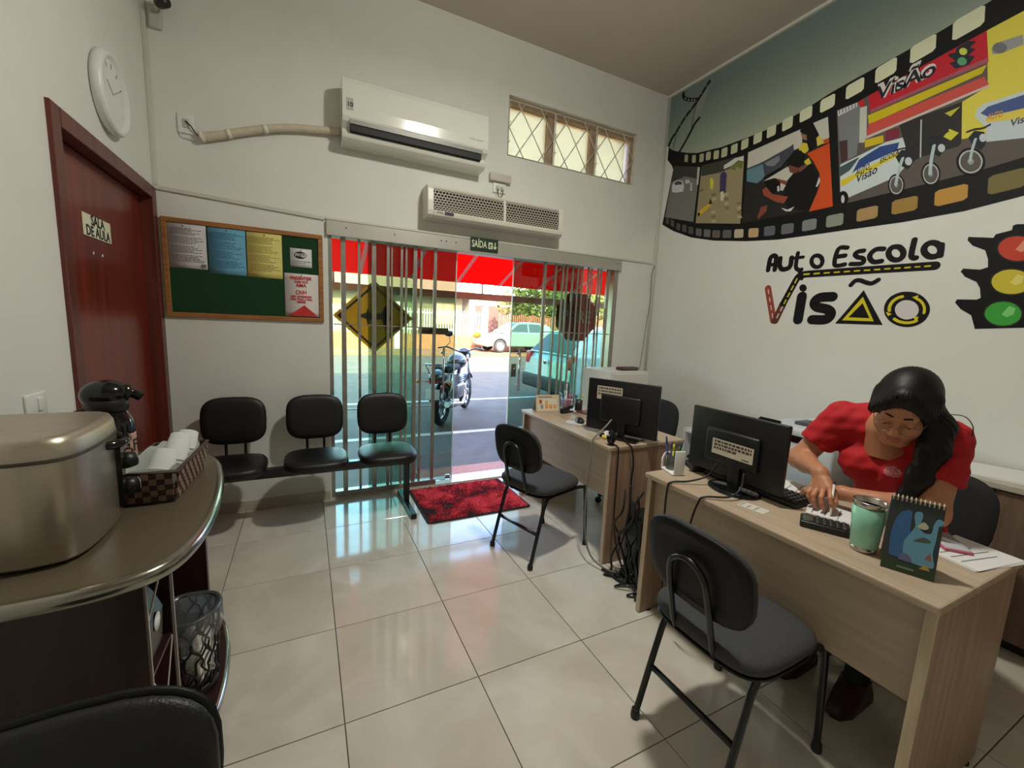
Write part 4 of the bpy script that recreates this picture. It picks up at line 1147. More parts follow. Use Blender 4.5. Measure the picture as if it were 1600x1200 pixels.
# printed wall graphics, wall metres (y, z)
MPOLY = [
 ('sky_print','sky_print','GRAD',0,[(3.338,3.649),(3.338,3.213),(3.314,3.193),(3.269,3.155),(3.205,3.12),(3.064,3.06),(2.952,3.024),(2.702,2.991),(2.477,2.984),(2.267,2.984),(2.051,3.012),(1.859,3.061),(1.713,3.085),(1.482,3.116),(1.324,3.144),(1.142,3.182),(1.024,3.215),(0.522,3.37),(0.522,3.649)]),
 ('film_strip','film_strip',(20,19,18),1,[(3.314,3.193),(3.269,3.155),(3.205,3.12),(3.064,3.06),(2.952,3.024),(2.702,2.991),(2.477,2.984),(2.267,2.984),(2.051,3.012),(1.859,3.061),(1.713,3.085),(1.482,3.116),(1.324,3.144),(1.142,3.182),(1.024,3.215),(0.522,3.37),(0.522,2.206),(0.683,2.183),(0.872,2.156),(1.085,2.126),(1.343,2.118),(1.658,2.124),(1.824,2.126),(2.103,2.132),(2.368,2.16),(2.677,2.212),(2.927,2.278),(3.153,2.374),(3.305,2.462),(3.259,2.762),(3.228,2.961),(3.249,3.003),(3.315,3.076)]),
 ('film_strip','perforation',(158,160,128),2,[(3.1,3.049),(3.095,3.055),(3.064,3.044),(3.059,3.034),(3.056,2.985),(3.061,2.979),(3.092,2.99),(3.097,3.0)]),
 ('film_strip','perforation',(163,165,133),2,[(3.01,3.016),(3.005,3.023),(2.971,3.013),(2.966,3.003),(2.963,2.952),(2.968,2.946),(3.002,2.955),(3.007,2.965)]),
 ('film_strip','perforation',(168,170,138),2,[(2.925,2.996),(2.92,3.004),(2.884,2.998),(2.878,2.988),(2.875,2.935),(2.88,2.928),(2.916,2.933),(2.922,2.942)]),
 ('film_strip','perforation',(173,175,143),2,[(2.855,2.989),(2.849,2.997),(2.811,2.991),(2.804,2.982),(2.801,2.929),(2.807,2.922),(2.845,2.927),(2.852,2.937)]),
 ('film_strip','perforation',(178,180,148),2,[(2.774,2.974),(2.768,2.982),(2.727,2.976),(2.72,2.966),(2.717,2.912),(2.723,2.904),(2.764,2.91),(2.771,2.919)]),
 ('film_strip','perforation',(183,185,153),2,[(2.695,2.966),(2.689,2.975),(2.645,2.973),(2.637,2.963),(2.634,2.907),(2.64,2.898),(2.684,2.9),(2.692,2.909)]),
 ('film_strip','perforation',(188,190,158),2,[(2.604,2.962),(2.598,2.971),(2.551,2.972),(2.543,2.963),(2.54,2.908),(2.546,2.899),(2.593,2.898),(2.601,2.906)]),
 ('film_strip','perforation',(193,195,163),2,[(2.511,2.967),(2.504,2.977),(2.457,2.979),(2.449,2.971),(2.445,2.914),(2.452,2.905),(2.499,2.901),(2.508,2.91)]),
 ('film_strip','perforation',(198,200,168),2,[(2.405,2.975),(2.398,2.984),(2.346,2.988),(2.337,2.98),(2.333,2.922),(2.34,2.912),(2.393,2.908),(2.402,2.916)]),
 ('film_strip','perforation',(203,205,173),2,[(2.298,2.985),(2.29,2.995),(2.237,2.999),(2.228,2.991),(2.224,2.933),(2.232,2.922),(2.285,2.917),(2.294,2.926)]),
 ('film_strip','perforation',(208,210,178),2,[(2.182,2.996),(2.173,3.007),(2.116,3.012),(2.106,3.003),(2.102,2.942),(2.11,2.931),(2.167,2.924),(2.177,2.933)]),
 ('film_strip','perforation',(213,215,183),2,[(2.059,3.011),(2.049,3.022),(1.986,3.029),(1.976,3.02),(1.971,2.958),(1.98,2.947),(2.043,2.939),(2.054,2.948)]),
 ('film_strip','perforation',(218,220,188),2,[(1.925,3.026),(1.915,3.037),(1.846,3.045),(1.835,3.037),(1.83,2.973),(1.839,2.961),(1.908,2.951),(1.92,2.96)]),
 ('film_strip','perforation',(218,220,188),2,[(1.772,3.048),(1.761,3.06),(1.685,3.073),(1.673,3.064),(1.667,3.0),(1.678,2.987),(1.754,2.973),(1.767,2.981)]),
 ('film_strip','perforation',(218,220,188),2,[(1.616,3.08),(1.604,3.094),(1.524,3.109),(1.511,3.1),(1.505,3.031),(1.516,3.017),(1.596,3.0),(1.61,3.008)]),
 ('film_strip','perforation',(218,220,188),2,[(1.45,3.115),(1.437,3.129),(1.352,3.143),(1.338,3.135),(1.331,3.064),(1.343,3.05),(1.428,3.032),(1.443,3.041)]),
 ('film_strip','perforation',(218,220,188),2,[(1.272,3.151),(1.258,3.166),(1.166,3.181),(1.151,3.171),(1.143,3.094),(1.156,3.079),(1.248,3.061),(1.264,3.07)]),
 ('film_strip','perforation',(80,80,78),2,[(3.261,2.52),(3.256,2.524),(3.226,2.508),(3.221,2.498),(3.219,2.453),(3.223,2.449),(3.254,2.465),(3.259,2.474)]),
 ('film_strip','perforation',(80,80,78),2,[(3.198,2.488),(3.193,2.492),(3.158,2.472),(3.153,2.462),(3.15,2.415),(3.155,2.411),(3.19,2.431),(3.196,2.441)]),
 ('film_strip','perforation',(80,80,78),2,[(3.12,2.44),(3.114,2.444),(3.077,2.425),(3.07,2.415),(3.068,2.367),(3.073,2.363),(3.111,2.381),(3.118,2.392)]),
 ('film_strip','perforation',(80,80,78),2,[(3.046,2.409),(3.04,2.415),(3.0,2.399),(2.993,2.388),(2.99,2.34),(2.996,2.335),(3.037,2.35),(3.044,2.361)]),
 ('film_strip','perforation',(80,80,78),2,[(2.969,2.379),(2.963,2.384),(2.919,2.368),(2.912,2.357),(2.909,2.308),(2.916,2.303),(2.959,2.319),(2.967,2.329)]),
 ('film_strip','perforation',(96,96,94),2,[(2.881,2.346),(2.873,2.351),(2.823,2.336),(2.815,2.326),(2.812,2.276),(2.82,2.27),(2.87,2.285),(2.878,2.295)]),
 ('film_strip','perforation',(110,108,104),2,[(2.791,2.321),(2.783,2.327),(2.728,2.313),(2.719,2.303),(2.716,2.253),(2.724,2.247),(2.779,2.26),(2.789,2.27)]),
 ('film_strip','perforation',(104,92,84),2,[(2.698,2.298),(2.689,2.303),(2.629,2.291),(2.619,2.282),(2.616,2.233),(2.625,2.227),(2.685,2.238),(2.695,2.247)]),
 ('film_strip','perforation',(96,92,94),2,[(2.593,2.279),(2.583,2.286),(2.519,2.276),(2.509,2.266),(2.505,2.215),(2.515,2.209),(2.579,2.218),(2.59,2.227)]),
 ('film_strip','perforation',(190,176,150),2,[(2.482,2.265),(2.472,2.272),(2.408,2.263),(2.398,2.254),(2.394,2.201),(2.404,2.194),(2.467,2.201),(2.478,2.211)]),
 ('film_strip','perforation',(196,160,120),2,[(2.353,2.248),(2.343,2.256),(2.278,2.249),(2.267,2.24),(2.263,2.186),(2.273,2.178),(2.338,2.184),(2.349,2.193)]),
 ('film_strip','perforation',(96,98,108),2,[(2.222,2.239),(2.212,2.247),(2.145,2.243),(2.134,2.234),(2.13,2.179),(2.14,2.171),(2.206,2.174),(2.218,2.184)]),
 ('film_strip','perforation',(104,106,112),2,[(2.086,2.23),(2.076,2.239),(2.006,2.236),(1.995,2.227),(1.991,2.172),(2.001,2.164),(2.07,2.165),(2.082,2.174)]),
 ('film_strip','perforation',(128,132,128),2,[(1.936,2.23),(1.925,2.239),(1.852,2.239),(1.84,2.229),(1.836,2.172),(1.846,2.163),(1.919,2.162),(1.932,2.171)]),
 ('film_strip','perforation',(140,146,132),2,[(1.779,2.231),(1.767,2.24),(1.687,2.241),(1.675,2.232),(1.67,2.172),(1.681,2.162),(1.76,2.16),(1.774,2.169)]),
 ('film_strip','perforation',(170,140,90),2,[(1.599,2.234),(1.586,2.244),(1.5,2.247),(1.486,2.238),(1.481,2.18),(1.494,2.17),(1.579,2.165),(1.594,2.174)]),
 ('film_strip','perforation',(160,128,66),2,[(1.417,2.246),(1.403,2.257),(1.31,2.26),(1.295,2.251),(1.289,2.188),(1.302,2.177),(1.395,2.172),(1.411,2.181)]),
 ('film_strip','perforation',(190,144,66),2,[(1.221,2.255),(1.205,2.267),(1.103,2.272),(1.087,2.263),(1.08,2.197),(1.095,2.185),(1.196,2.177),(1.214,2.186)]),
 ('film_strip','perforation',(120,110,64),2,[(1.013,2.275),(0.997,2.288),(0.898,2.295),(0.882,2.284),(0.874,2.214),(0.888,2.201),(0.988,2.19),(1.005,2.2)]),
 ('film_curl','perforation',(150,152,140),3,[(3.165,3.578),(3.163,3.579),(3.15,3.574),(3.148,3.571),(3.148,3.557),(3.15,3.556),(3.163,3.562),(3.165,3.564)]),
 ('film_curl','perforation',(150,152,140),3,[(3.127,3.551),(3.125,3.552),(3.112,3.547),(3.11,3.544),(3.11,3.531),(3.112,3.529),(3.125,3.535),(3.127,3.538)]),
 ('film_curl','perforation',(150,152,140),3,[(3.088,3.533),(3.086,3.534),(3.073,3.529),(3.071,3.526),(3.071,3.513),(3.073,3.512),(3.086,3.517),(3.088,3.52)]),
 ('film_curl','perforation',(150,152,140),3,[(3.055,3.521),(3.053,3.522),(3.041,3.517),(3.039,3.514),(3.039,3.501),(3.041,3.5),(3.054,3.505),(3.055,3.508)]),
 ('film_curl','sheen',(142,146,140),1,[(2.894,3.588),(2.914,3.507),(2.956,3.377),(3.033,3.291),(3.042,3.324),(3.019,3.474),(2.971,3.532)]),
 ('film_curl','perforation',(120,122,112),3,[(2.924,3.581),(2.922,3.582),(2.915,3.579),(2.915,3.577),(2.924,3.568),(2.927,3.567),(2.934,3.57),(2.934,3.572)]),
 ('film_curl','perforation',(120,122,112),3,[(2.974,3.539),(2.972,3.54),(2.964,3.537),(2.965,3.535),(2.974,3.525),(2.977,3.524),(2.984,3.527),(2.984,3.529)]),
 ('film_curl','perforation',(120,122,112),3,[(3.026,3.496),(3.023,3.497),(3.015,3.494),(3.016,3.492),(3.026,3.482),(3.028,3.481),(3.036,3.484),(3.035,3.486)]),
 ('film_curl','perforation',(120,122,112),3,[(3.078,3.452),(3.076,3.453),(3.068,3.45),(3.068,3.447),(3.078,3.437),(3.081,3.436),(3.089,3.439),(3.088,3.441)]),
 ('film_curl','perforation',(120,122,112),3,[(3.133,3.406),(3.13,3.407),(3.122,3.404),(3.122,3.402),(3.132,3.391),(3.135,3.39),(3.143,3.393),(3.143,3.395)]),
 ('film_curl','perforation',(120,122,112),3,[(3.188,3.359),(3.185,3.36),(3.177,3.357),(3.178,3.355),(3.188,3.344),(3.191,3.343),(3.199,3.346),(3.199,3.348)]),
 ('film_curl','perforation',(120,122,112),3,[(3.246,3.31),(3.243,3.312),(3.234,3.309),(3.235,3.306),(3.246,3.295),(3.249,3.294),(3.257,3.297),(3.257,3.299)]),
 ('photo_panel_street','print',(118,118,112),2,[(3.222,2.996),(2.908,2.888),(2.921,2.415),(3.276,2.528)]),
 ('photo_panel_street','trees',(58,60,54),3,[(3.222,2.996),(2.924,2.893),(2.927,2.795),(3.066,2.854),(3.239,2.846)]),
 ('photo_panel_street','pale_strip',(186,188,180),3,[(2.935,2.899),(2.908,2.888),(2.907,2.738),(2.926,2.743)]),
 ('photo_panel_street','car',(204,206,204),3,[(3.223,2.809),(3.203,2.843),(3.15,2.845),(3.095,2.819),(3.072,2.77),(3.077,2.722),(3.165,2.732),(3.215,2.751)]),
 ('photo_panel_street','car_window',(70,74,76),4,[(3.196,2.835),(3.149,2.836),(3.106,2.815),(3.097,2.791),(3.186,2.806)]),
 ('photo_panel_street','far_car',(190,192,190),3,[(3.067,2.822),(3.019,2.813),(3.001,2.779),(3.057,2.785)]),
 ('photo_panel_street','walker',(206,206,200),3,[(2.995,2.777),(2.981,2.774),(2.974,2.703),(2.991,2.707)]),
 ('photo_panel_dirt_lot','print',(150,138,104),2,[(2.888,2.897),(2.471,2.856),(2.435,2.31),(2.892,2.399)]),
 ('photo_panel_dirt_lot','dark_trees',(60,62,52),3,[(2.888,2.897),(2.471,2.856),(2.467,2.812),(2.581,2.787),(2.695,2.781),(2.884,2.804)]),
 ('photo_panel_dirt_lot','sky_gap',(206,208,200),4,[(2.655,2.828),(2.557,2.855),(2.474,2.848),(2.471,2.806),(2.561,2.804),(2.651,2.797)]),
 ('photo_panel_dirt_lot','palm',(110,118,60),4,[(2.6,2.792),(2.521,2.829),(2.471,2.806),(2.478,2.747),(2.525,2.78),(2.543,2.753)]),
 ('photo_panel_dirt_lot','purple_figure',(62,54,98),4,[(2.682,2.767),(2.649,2.783),(2.617,2.749),(2.607,2.601),(2.635,2.585),(2.669,2.617)]),
 ('photo_panel_dirt_lot','yellow_figure',(206,206,70),4,[(2.784,2.756),(2.76,2.759),(2.739,2.714),(2.744,2.655),(2.771,2.672)]),
 ('photo_panel_dirt_lot','white_dog',(206,200,170),4,[(2.659,2.614),(2.632,2.615),(2.617,2.575),(2.625,2.531),(2.65,2.543)]),
 ('photo_panel_dirt_lot','kerb_stripe',(208,172,44),4,[(2.883,2.492),(2.762,2.549),(2.735,2.528),(2.867,2.447)]),
 ('photo_panel_dirt_lot','kerb_black',(44,40,36),5,[(2.882,2.481),(2.862,2.492),(2.848,2.464),(2.872,2.448)]),
 ('photo_panel_dirt_lot','kerb_cone',(40,36,34),5,[(2.771,2.54),(2.757,2.586),(2.73,2.531)]),
 ('photo_panel_dirt_lot','gravel',(124,112,82),3,[(2.896,2.693),(2.849,2.692),(2.835,2.664),(2.882,2.669)]),
 ('photo_panel_dirt_lot','gravel',(176,164,128),3,[(2.747,2.581),(2.703,2.581),(2.69,2.554),(2.734,2.558)]),
 ('photo_panel_dirt_lot','gravel',(124,112,82),3,[(2.606,2.476),(2.565,2.477),(2.553,2.451),(2.594,2.454)]),
 ('photo_panel_dirt_lot','gravel',(176,164,128),3,[(2.474,2.377),(2.435,2.379),(2.424,2.354),(2.463,2.356)]),
 ('photo_panel_dirt_lot','gravel',(124,112,82),3,[(2.754,2.622),(2.71,2.621),(2.697,2.594),(2.742,2.598)]),
 ('photo_panel_dirt_lot','gravel',(176,164,128),3,[(2.614,2.515),(2.573,2.516),(2.56,2.489),(2.602,2.493)]),
 ('photo_panel_dirt_lot','gravel',(124,112,82),3,[(2.481,2.415),(2.443,2.416),(2.431,2.391),(2.47,2.393)]),
 ('photo_panel_dirt_lot','gravel',(176,164,128),3,[(2.727,2.391),(2.683,2.393),(2.67,2.366),(2.714,2.368)]),
 ('photo_panel_dirt_lot','gravel',(124,112,82),3,[(2.621,2.554),(2.58,2.554),(2.567,2.528),(2.609,2.532)]),
 ('photo_panel_dirt_lot','gravel',(176,164,128),3,[(2.488,2.453),(2.45,2.454),(2.438,2.428),(2.477,2.431)]),
 ('photo_panel_dirt_lot','gravel',(124,112,82),3,[(2.735,2.431),(2.691,2.432),(2.677,2.406),(2.722,2.408)]),
 ('photo_panel_dirt_lot','gravel',(176,164,128),3,[(2.629,2.593),(2.587,2.593),(2.575,2.566),(2.616,2.571)]),
 ('photo_panel_dirt_lot','gravel',(124,112,82),3,[(2.496,2.49),(2.457,2.491),(2.445,2.466),(2.484,2.469)]),
 ('photo_panel_dirt_lot','gravel',(176,164,128),3,[(2.742,2.471),(2.698,2.472),(2.685,2.445),(2.729,2.448)]),
 ('photo_panel_simulator','print',(34,33,31),2,[(2.438,2.866),(1.861,2.908),(1.747,2.296),(2.422,2.312)]),
 ('photo_panel_simulator','pale_wall',(196,194,182),3,[(2.438,2.863),(2.028,2.892),(2.01,2.763),(2.097,2.759),(2.294,2.751),(2.43,2.739)]),
 ('photo_panel_simulator','pale_wall',(196,194,182),3,[(1.955,2.902),(1.862,2.907),(1.834,2.763),(1.877,2.761),(1.905,2.807)]),
 ('photo_panel_simulator','screen',(64,70,76),4,[(2.432,2.736),(2.294,2.752),(2.102,2.794),(2.076,2.805),(2.063,2.735),(2.102,2.714),(2.141,2.665),(2.282,2.607),(2.328,2.596),(2.421,2.637)]),
 ('photo_panel_simulator','screen_glow',(96,132,142),5,[(2.431,2.728),(2.299,2.733),(2.27,2.632),(2.328,2.598),(2.421,2.637)]),
 ('photo_panel_simulator','screen_glow',(120,124,130),5,[(2.284,2.735),(2.175,2.757),(2.163,2.719),(2.202,2.69),(2.257,2.706)]),
 ('photo_panel_simulator','screen_dark',(26,26,28),5,[(2.278,2.634),(2.148,2.667),(2.065,2.722),(2.063,2.735),(2.102,2.714),(2.139,2.651),(2.277,2.599)]),
 ('photo_panel_simulator','pale_wedge',(196,194,182),5,[(2.277,2.6),(2.097,2.655),(2.048,2.598),(2.046,2.58),(2.079,2.546),(2.19,2.6)]),
 ('photo_panel_simulator','orange_seat',(206,78,28),4,[(1.97,2.705),(1.828,2.727),(1.748,2.297),(1.901,2.294),(1.861,2.418),(1.851,2.479),(1.866,2.546),(1.923,2.645)]),
 ('photo_panel_simulator','hair',(24,22,22),6,[(2.043,2.885),(1.998,2.913),(1.955,2.902),(1.903,2.806),(1.913,2.731),(1.954,2.71),(1.981,2.786),(2.002,2.844),(2.031,2.864)]),
 ('photo_panel_simulator','face',(150,104,80),6,[(2.033,2.862),(1.989,2.836),(1.981,2.797),(2.016,2.817)]),
 ('photo_panel_simulator','yellow_shirt',(206,192,62),5,[(2.033,2.761),(2.008,2.791),(1.965,2.768),(1.962,2.722),(1.983,2.709),(2.028,2.746)]),
 ('photo_panel_simulator','yellow_sleeve',(206,192,82),6,[(1.919,2.79),(1.903,2.804),(1.861,2.738),(1.905,2.733)]),
 ('photo_panel_simulator','orange_seat',(190,70,30),4,[(1.874,2.76),(1.836,2.764),(1.83,2.731),(1.868,2.734)]),
 ('photo_panel_simulator','yellow_sleeve',(206,192,62),6,[(1.986,2.655),(1.952,2.67),(1.929,2.628),(1.958,2.621)]),
 ('photo_panel_simulator','torso',(28,27,27),7,[(2.045,2.597),(1.958,2.617),(1.921,2.626),(1.863,2.52),(1.859,2.455),(1.884,2.359),(1.901,2.294),(2.057,2.357),(2.1,2.442),(2.096,2.544)]),
 ('photo_panel_simulator','face',(112,66,48),8,[(2.095,2.665),(2.058,2.674),(2.019,2.629),(2.02,2.59),(2.047,2.591),(2.077,2.611)]),
 ('photo_panel_simulator','cap',(26,24,24),9,[(2.104,2.708),(2.069,2.75),(2.014,2.74),(1.978,2.695),(1.98,2.643),(2.025,2.627),(2.084,2.661),(2.1,2.653)]),
 ('photo_panel_simulator','neck',(120,72,54),8,[(2.024,2.617),(1.964,2.635),(1.957,2.611),(2.006,2.586)]),
 ('photo_panel_simulator','arm',(150,72,52),9,[(2.275,2.537),(2.245,2.548),(2.19,2.483),(2.064,2.434),(2.09,2.392),(2.151,2.416),(2.259,2.491)]),
 ('photo_panel_simulator','arm',(140,68,50),8,[(2.193,2.589),(2.167,2.586),(2.079,2.546),(2.094,2.529),(2.163,2.561)]),
 ('photo_panel_simulator','wheel',(20,20,20),8,[(2.272,2.59),(2.19,2.6),(2.142,2.562),(2.131,2.512),(2.146,2.488),(2.191,2.492),(2.235,2.538)]),
 ('photo_panel_simulator','gap',(196,194,182),9,[(2.159,2.531),(2.143,2.532),(2.134,2.492),(2.152,2.492)]),
 ('photo_panel_simulator','gap',(196,194,182),8,[(2.136,2.549),(2.092,2.523),(2.11,2.487),(2.131,2.497)]),
 ('photo_panel_simulator','gap',(206,204,196),9,[(2.108,2.365),(2.055,2.34),(2.007,2.353),(2.03,2.323),(2.068,2.331)]),
 ('photo_panel_simulator','gap',(206,204,196),8,[(1.864,2.52),(1.851,2.485),(1.866,2.454),(1.877,2.455)]),
 ('photo_panel_simulator','leg',(130,66,46),8,[(2.271,2.403),(2.22,2.41),(2.219,2.364),(2.279,2.318),(2.289,2.335)]),
 ('photo_panel_school_front','print',(92,84,78),2,[(1.811,2.926),(1.691,2.929),(1.637,2.942),(1.461,2.973),(1.325,3.001),(1.127,3.041),(1.002,3.062),(0.9,3.08),(0.796,2.359),(0.9,2.346),(1.044,2.328),(1.208,2.318),(1.444,2.308),(1.704,2.298)]),
 ('photo_panel_school_front','yellow_wall',(218,206,76),3,[(1.127,3.041),(1.002,3.062),(0.899,3.079),(0.814,2.486),(0.919,2.482),(1.148,2.516),(1.174,2.715),(1.082,2.752)]),
 ('photo_panel_school_front','red_sign',(192,30,46),4,[(1.637,2.941),(1.127,3.041),(1.097,2.874),(1.326,2.86),(1.611,2.846)]),
 ('photo_panel_school_front','sign_shadow_band',(160,86,98),5,[(1.611,2.849),(1.344,2.876),(1.103,2.9),(1.1,2.876),(1.326,2.859),(1.607,2.828)]),  # printed band, the shadow under the red sign as flat colour
 ('photo_panel_school_front','yellow_band',(206,186,24),5,[(1.62,2.821),(1.102,2.865),(1.113,2.829),(1.607,2.761)]),
 ('photo_panel_school_front','red_awning',(200,78,68),5,[(1.608,2.765),(1.105,2.809),(1.078,2.761),(1.611,2.697)]),
 ('photo_panel_school_front','pipe',(206,186,178),6,[(1.611,2.695),(1.079,2.76),(1.076,2.747),(1.613,2.677)]),
 ('photo_panel_school_front','shop_dark',(42,40,36),4,[(1.447,2.708),(1.174,2.715),(1.146,2.494),(1.158,2.481),(1.314,2.476),(1.387,2.444),(1.417,2.616)]),
 ('photo_panel_school_front','grey_building',(122,126,126),3,[(1.807,2.924),(1.693,2.929),(1.66,2.881),(1.63,2.669),(1.654,2.662),(1.651,2.596),(1.738,2.561)]),
 ('photo_panel_school_front','lattice',(206,206,206),4,[(1.805,2.921),(1.694,2.927),(1.689,2.9),(1.797,2.884)]),
 ('photo_panel_school_front','lattice_bar',(60,60,62),5,[(1.796,2.921),(1.792,2.922),(1.787,2.895),(1.791,2.895)]),
 ('photo_panel_school_front','lattice_bar',(60,60,62),5,[(1.778,2.922),(1.774,2.922),(1.769,2.896),(1.773,2.896)]),
 ('photo_panel_school_front','lattice_bar',(60,60,62),5,[(1.76,2.923),(1.756,2.923),(1.751,2.897),(1.755,2.896)]),
 ('photo_panel_school_front','lattice_bar',(60,60,62),5,[(1.742,2.924),(1.738,2.924),(1.733,2.898),(1.737,2.897)]),
 ('photo_panel_school_front','lattice_bar',(60,60,62),5,[(1.724,2.924),(1.72,2.925),(1.715,2.899),(1.719,2.898)]),
 ('photo_panel_school_front','lattice_bar',(60,60,62),5,[(1.707,2.925),(1.703,2.926),(1.698,2.9),(1.702,2.899)]),
 ('photo_panel_school_front','dark_door',(72,50,46),4,[(1.767,2.717),(1.718,2.71),(1.699,2.581),(1.737,2.567)]),
 ('photo_panel_school_front','red_box',(190,40,36),5,[(1.691,2.929),(1.655,2.932),(1.647,2.886),(1.672,2.889)]),
 ('photo_panel_school_front','pale_post',(196,196,186),4,[(1.672,2.886),(1.634,2.883),(1.61,2.698),(1.618,2.658),(1.646,2.667)]),
 ('photo_panel_school_front','yellow_panel',(206,182,34),5,[(1.616,2.673),(1.519,2.668),(1.51,2.622),(1.609,2.624)]),
 ('photo_panel_school_front','magenta_sign',(124,40,60),6,[(1.509,2.69),(1.442,2.681),(1.435,2.628),(1.499,2.615)]),
 ('photo_panel_school_front','van',(202,212,212),6,[(1.74,2.56),(1.627,2.588),(1.499,2.621),(1.416,2.618),(1.396,2.561),(1.385,2.437),(1.415,2.396),(1.659,2.333),(1.686,2.374),(1.715,2.382)]),
 ('photo_panel_school_front','van_window',(46,74,132),7,[(1.661,2.484),(1.631,2.559),(1.527,2.604),(1.43,2.596),(1.433,2.552),(1.579,2.521),(1.641,2.496)]),
 ('photo_panel_school_front','van_window',(66,86,88),7,[(1.738,2.546),(1.652,2.572),(1.631,2.575),(1.677,2.507),(1.729,2.483)]),
 ('photo_panel_school_front','van_stripe',(220,196,44),8,[(1.722,2.456),(1.645,2.476),(1.446,2.536),(1.4,2.543),(1.428,2.515),(1.631,2.45),(1.712,2.413)]),
 ('photo_panel_school_front','van_wheel',(24,24,24),8,[(1.66,2.33),(1.659,2.32),(1.66,2.311),(1.663,2.304),(1.667,2.297),(1.672,2.293),(1.678,2.291),(1.685,2.292),(1.692,2.295),(1.7,2.3),(1.707,2.306),(1.713,2.315),(1.718,2.324),(1.721,2.335),(1.724,2.345),(1.724,2.355),(1.723,2.364),(1.721,2.372),(1.716,2.378),(1.711,2.382),(1.705,2.384),(1.698,2.383),(1.69,2.38),(1.683,2.375),(1.676,2.368),(1.67,2.36),(1.666,2.351),(1.662,2.34)]),
 ('photo_panel_school_front','van_hub',(200,200,200),9,[(1.682,2.328),(1.682,2.322),(1.682,2.317),(1.682,2.312),(1.683,2.308),(1.685,2.305),(1.687,2.304),(1.689,2.303),(1.691,2.305),(1.694,2.307),(1.696,2.311),(1.698,2.315),(1.7,2.321),(1.702,2.327),(1.703,2.333),(1.703,2.339),(1.703,2.344),(1.703,2.349),(1.702,2.353),(1.7,2.355),(1.698,2.357),(1.696,2.357),(1.694,2.356),(1.691,2.353),(1.689,2.35),(1.687,2.345),(1.685,2.34),(1.683,2.334)]),
 ('photo_panel_school_front','second_car',(196,208,210),5,[(1.109,2.61),(1.108,2.652),(1.088,2.668),(0.946,2.67),(0.84,2.666),(0.804,2.413),(0.913,2.44),(1.055,2.469),(1.057,2.543)]),
 ('photo_panel_school_front','second_car_window',(66,86,138),6,[(1.091,2.624),(1.067,2.647),(0.943,2.652),(0.837,2.646),(0.828,2.582),(0.934,2.586),(1.06,2.596)]),
 ('photo_panel_school_front','second_car_stripe',(222,202,84),7,[(1.067,2.591),(0.934,2.586),(0.828,2.58),(0.822,2.539),(0.927,2.537),(1.06,2.567)]),
 ('photo_panel_school_front','ac_print',(150,152,152),6,[(1.096,2.942),(1.068,2.956),(0.99,2.948),(0.979,2.899),(1.06,2.896),(1.087,2.909)]),
 ('photo_panel_school_front','ac_fan',(110,112,116),7,[(1.037,2.912),(1.037,2.906),(1.038,2.901),(1.04,2.898),(1.044,2.896),(1.049,2.895),(1.054,2.896),(1.06,2.898),(1.066,2.902),(1.072,2.907),(1.078,2.913),(1.083,2.919),(1.087,2.926),(1.09,2.933),(1.091,2.94),(1.092,2.946),(1.09,2.951),(1.088,2.954),(1.084,2.957),(1.079,2.957),(1.074,2.956),(1.068,2.954),(1.062,2.95),(1.056,2.945),(1.05,2.939),(1.045,2.932),(1.041,2.925),(1.038,2.919)]),
 ('photo_panel_school_front','lozenge',(206,206,62),6,[(1.227,2.556),(1.207,2.59),(1.164,2.554),(1.192,2.524)]),
 ('photo_panel_school_front','lozenge',(196,190,60),6,[(1.239,2.683),(1.178,2.693),(1.211,2.655)]),
 ('photo_panel_school_front','moto_tyre',(28,28,30),9,[(1.368,2.336),(1.367,2.321),(1.368,2.308),(1.371,2.297),(1.376,2.288),(1.383,2.282),(1.391,2.279),(1.4,2.28),(1.409,2.284),(1.419,2.291),(1.428,2.301),(1.436,2.313),(1.443,2.327),(1.448,2.342),(1.452,2.357),(1.453,2.372),(1.451,2.385),(1.448,2.397),(1.443,2.405),(1.436,2.411),(1.427,2.413),(1.418,2.413),(1.409,2.408),(1.399,2.401),(1.39,2.391),(1.382,2.379),(1.376,2.365),(1.371,2.35)]),
 ('photo_panel_school_front','moto_rim',(186,192,192),10,[(1.375,2.337),(1.374,2.325),(1.375,2.314),(1.377,2.305),(1.382,2.298),(1.387,2.293),(1.394,2.29),(1.401,2.291),(1.409,2.294),(1.417,2.3),(1.425,2.308),(1.431,2.318),(1.437,2.33),(1.441,2.343),(1.444,2.355),(1.445,2.368),(1.444,2.379),(1.441,2.388),(1.437,2.396),(1.431,2.4),(1.424,2.402),(1.417,2.402),(1.409,2.398),(1.401,2.392),(1.394,2.384),(1.387,2.374),(1.382,2.362),(1.377,2.35)]),
 ('photo_panel_school_front','moto_gap',(92,86,82),11,[(1.379,2.339),(1.379,2.328),(1.379,2.319),(1.382,2.31),(1.385,2.304),(1.39,2.3),(1.396,2.298),(1.402,2.298),(1.409,2.301),(1.416,2.306),(1.423,2.313),(1.428,2.322),(1.433,2.332),(1.437,2.343),(1.439,2.354),(1.44,2.365),(1.439,2.374),(1.437,2.383),(1.433,2.389),(1.428,2.393),(1.422,2.395),(1.416,2.394),(1.409,2.391),(1.402,2.386),(1.396,2.379),(1.39,2.37),(1.385,2.36),(1.381,2.349)]),
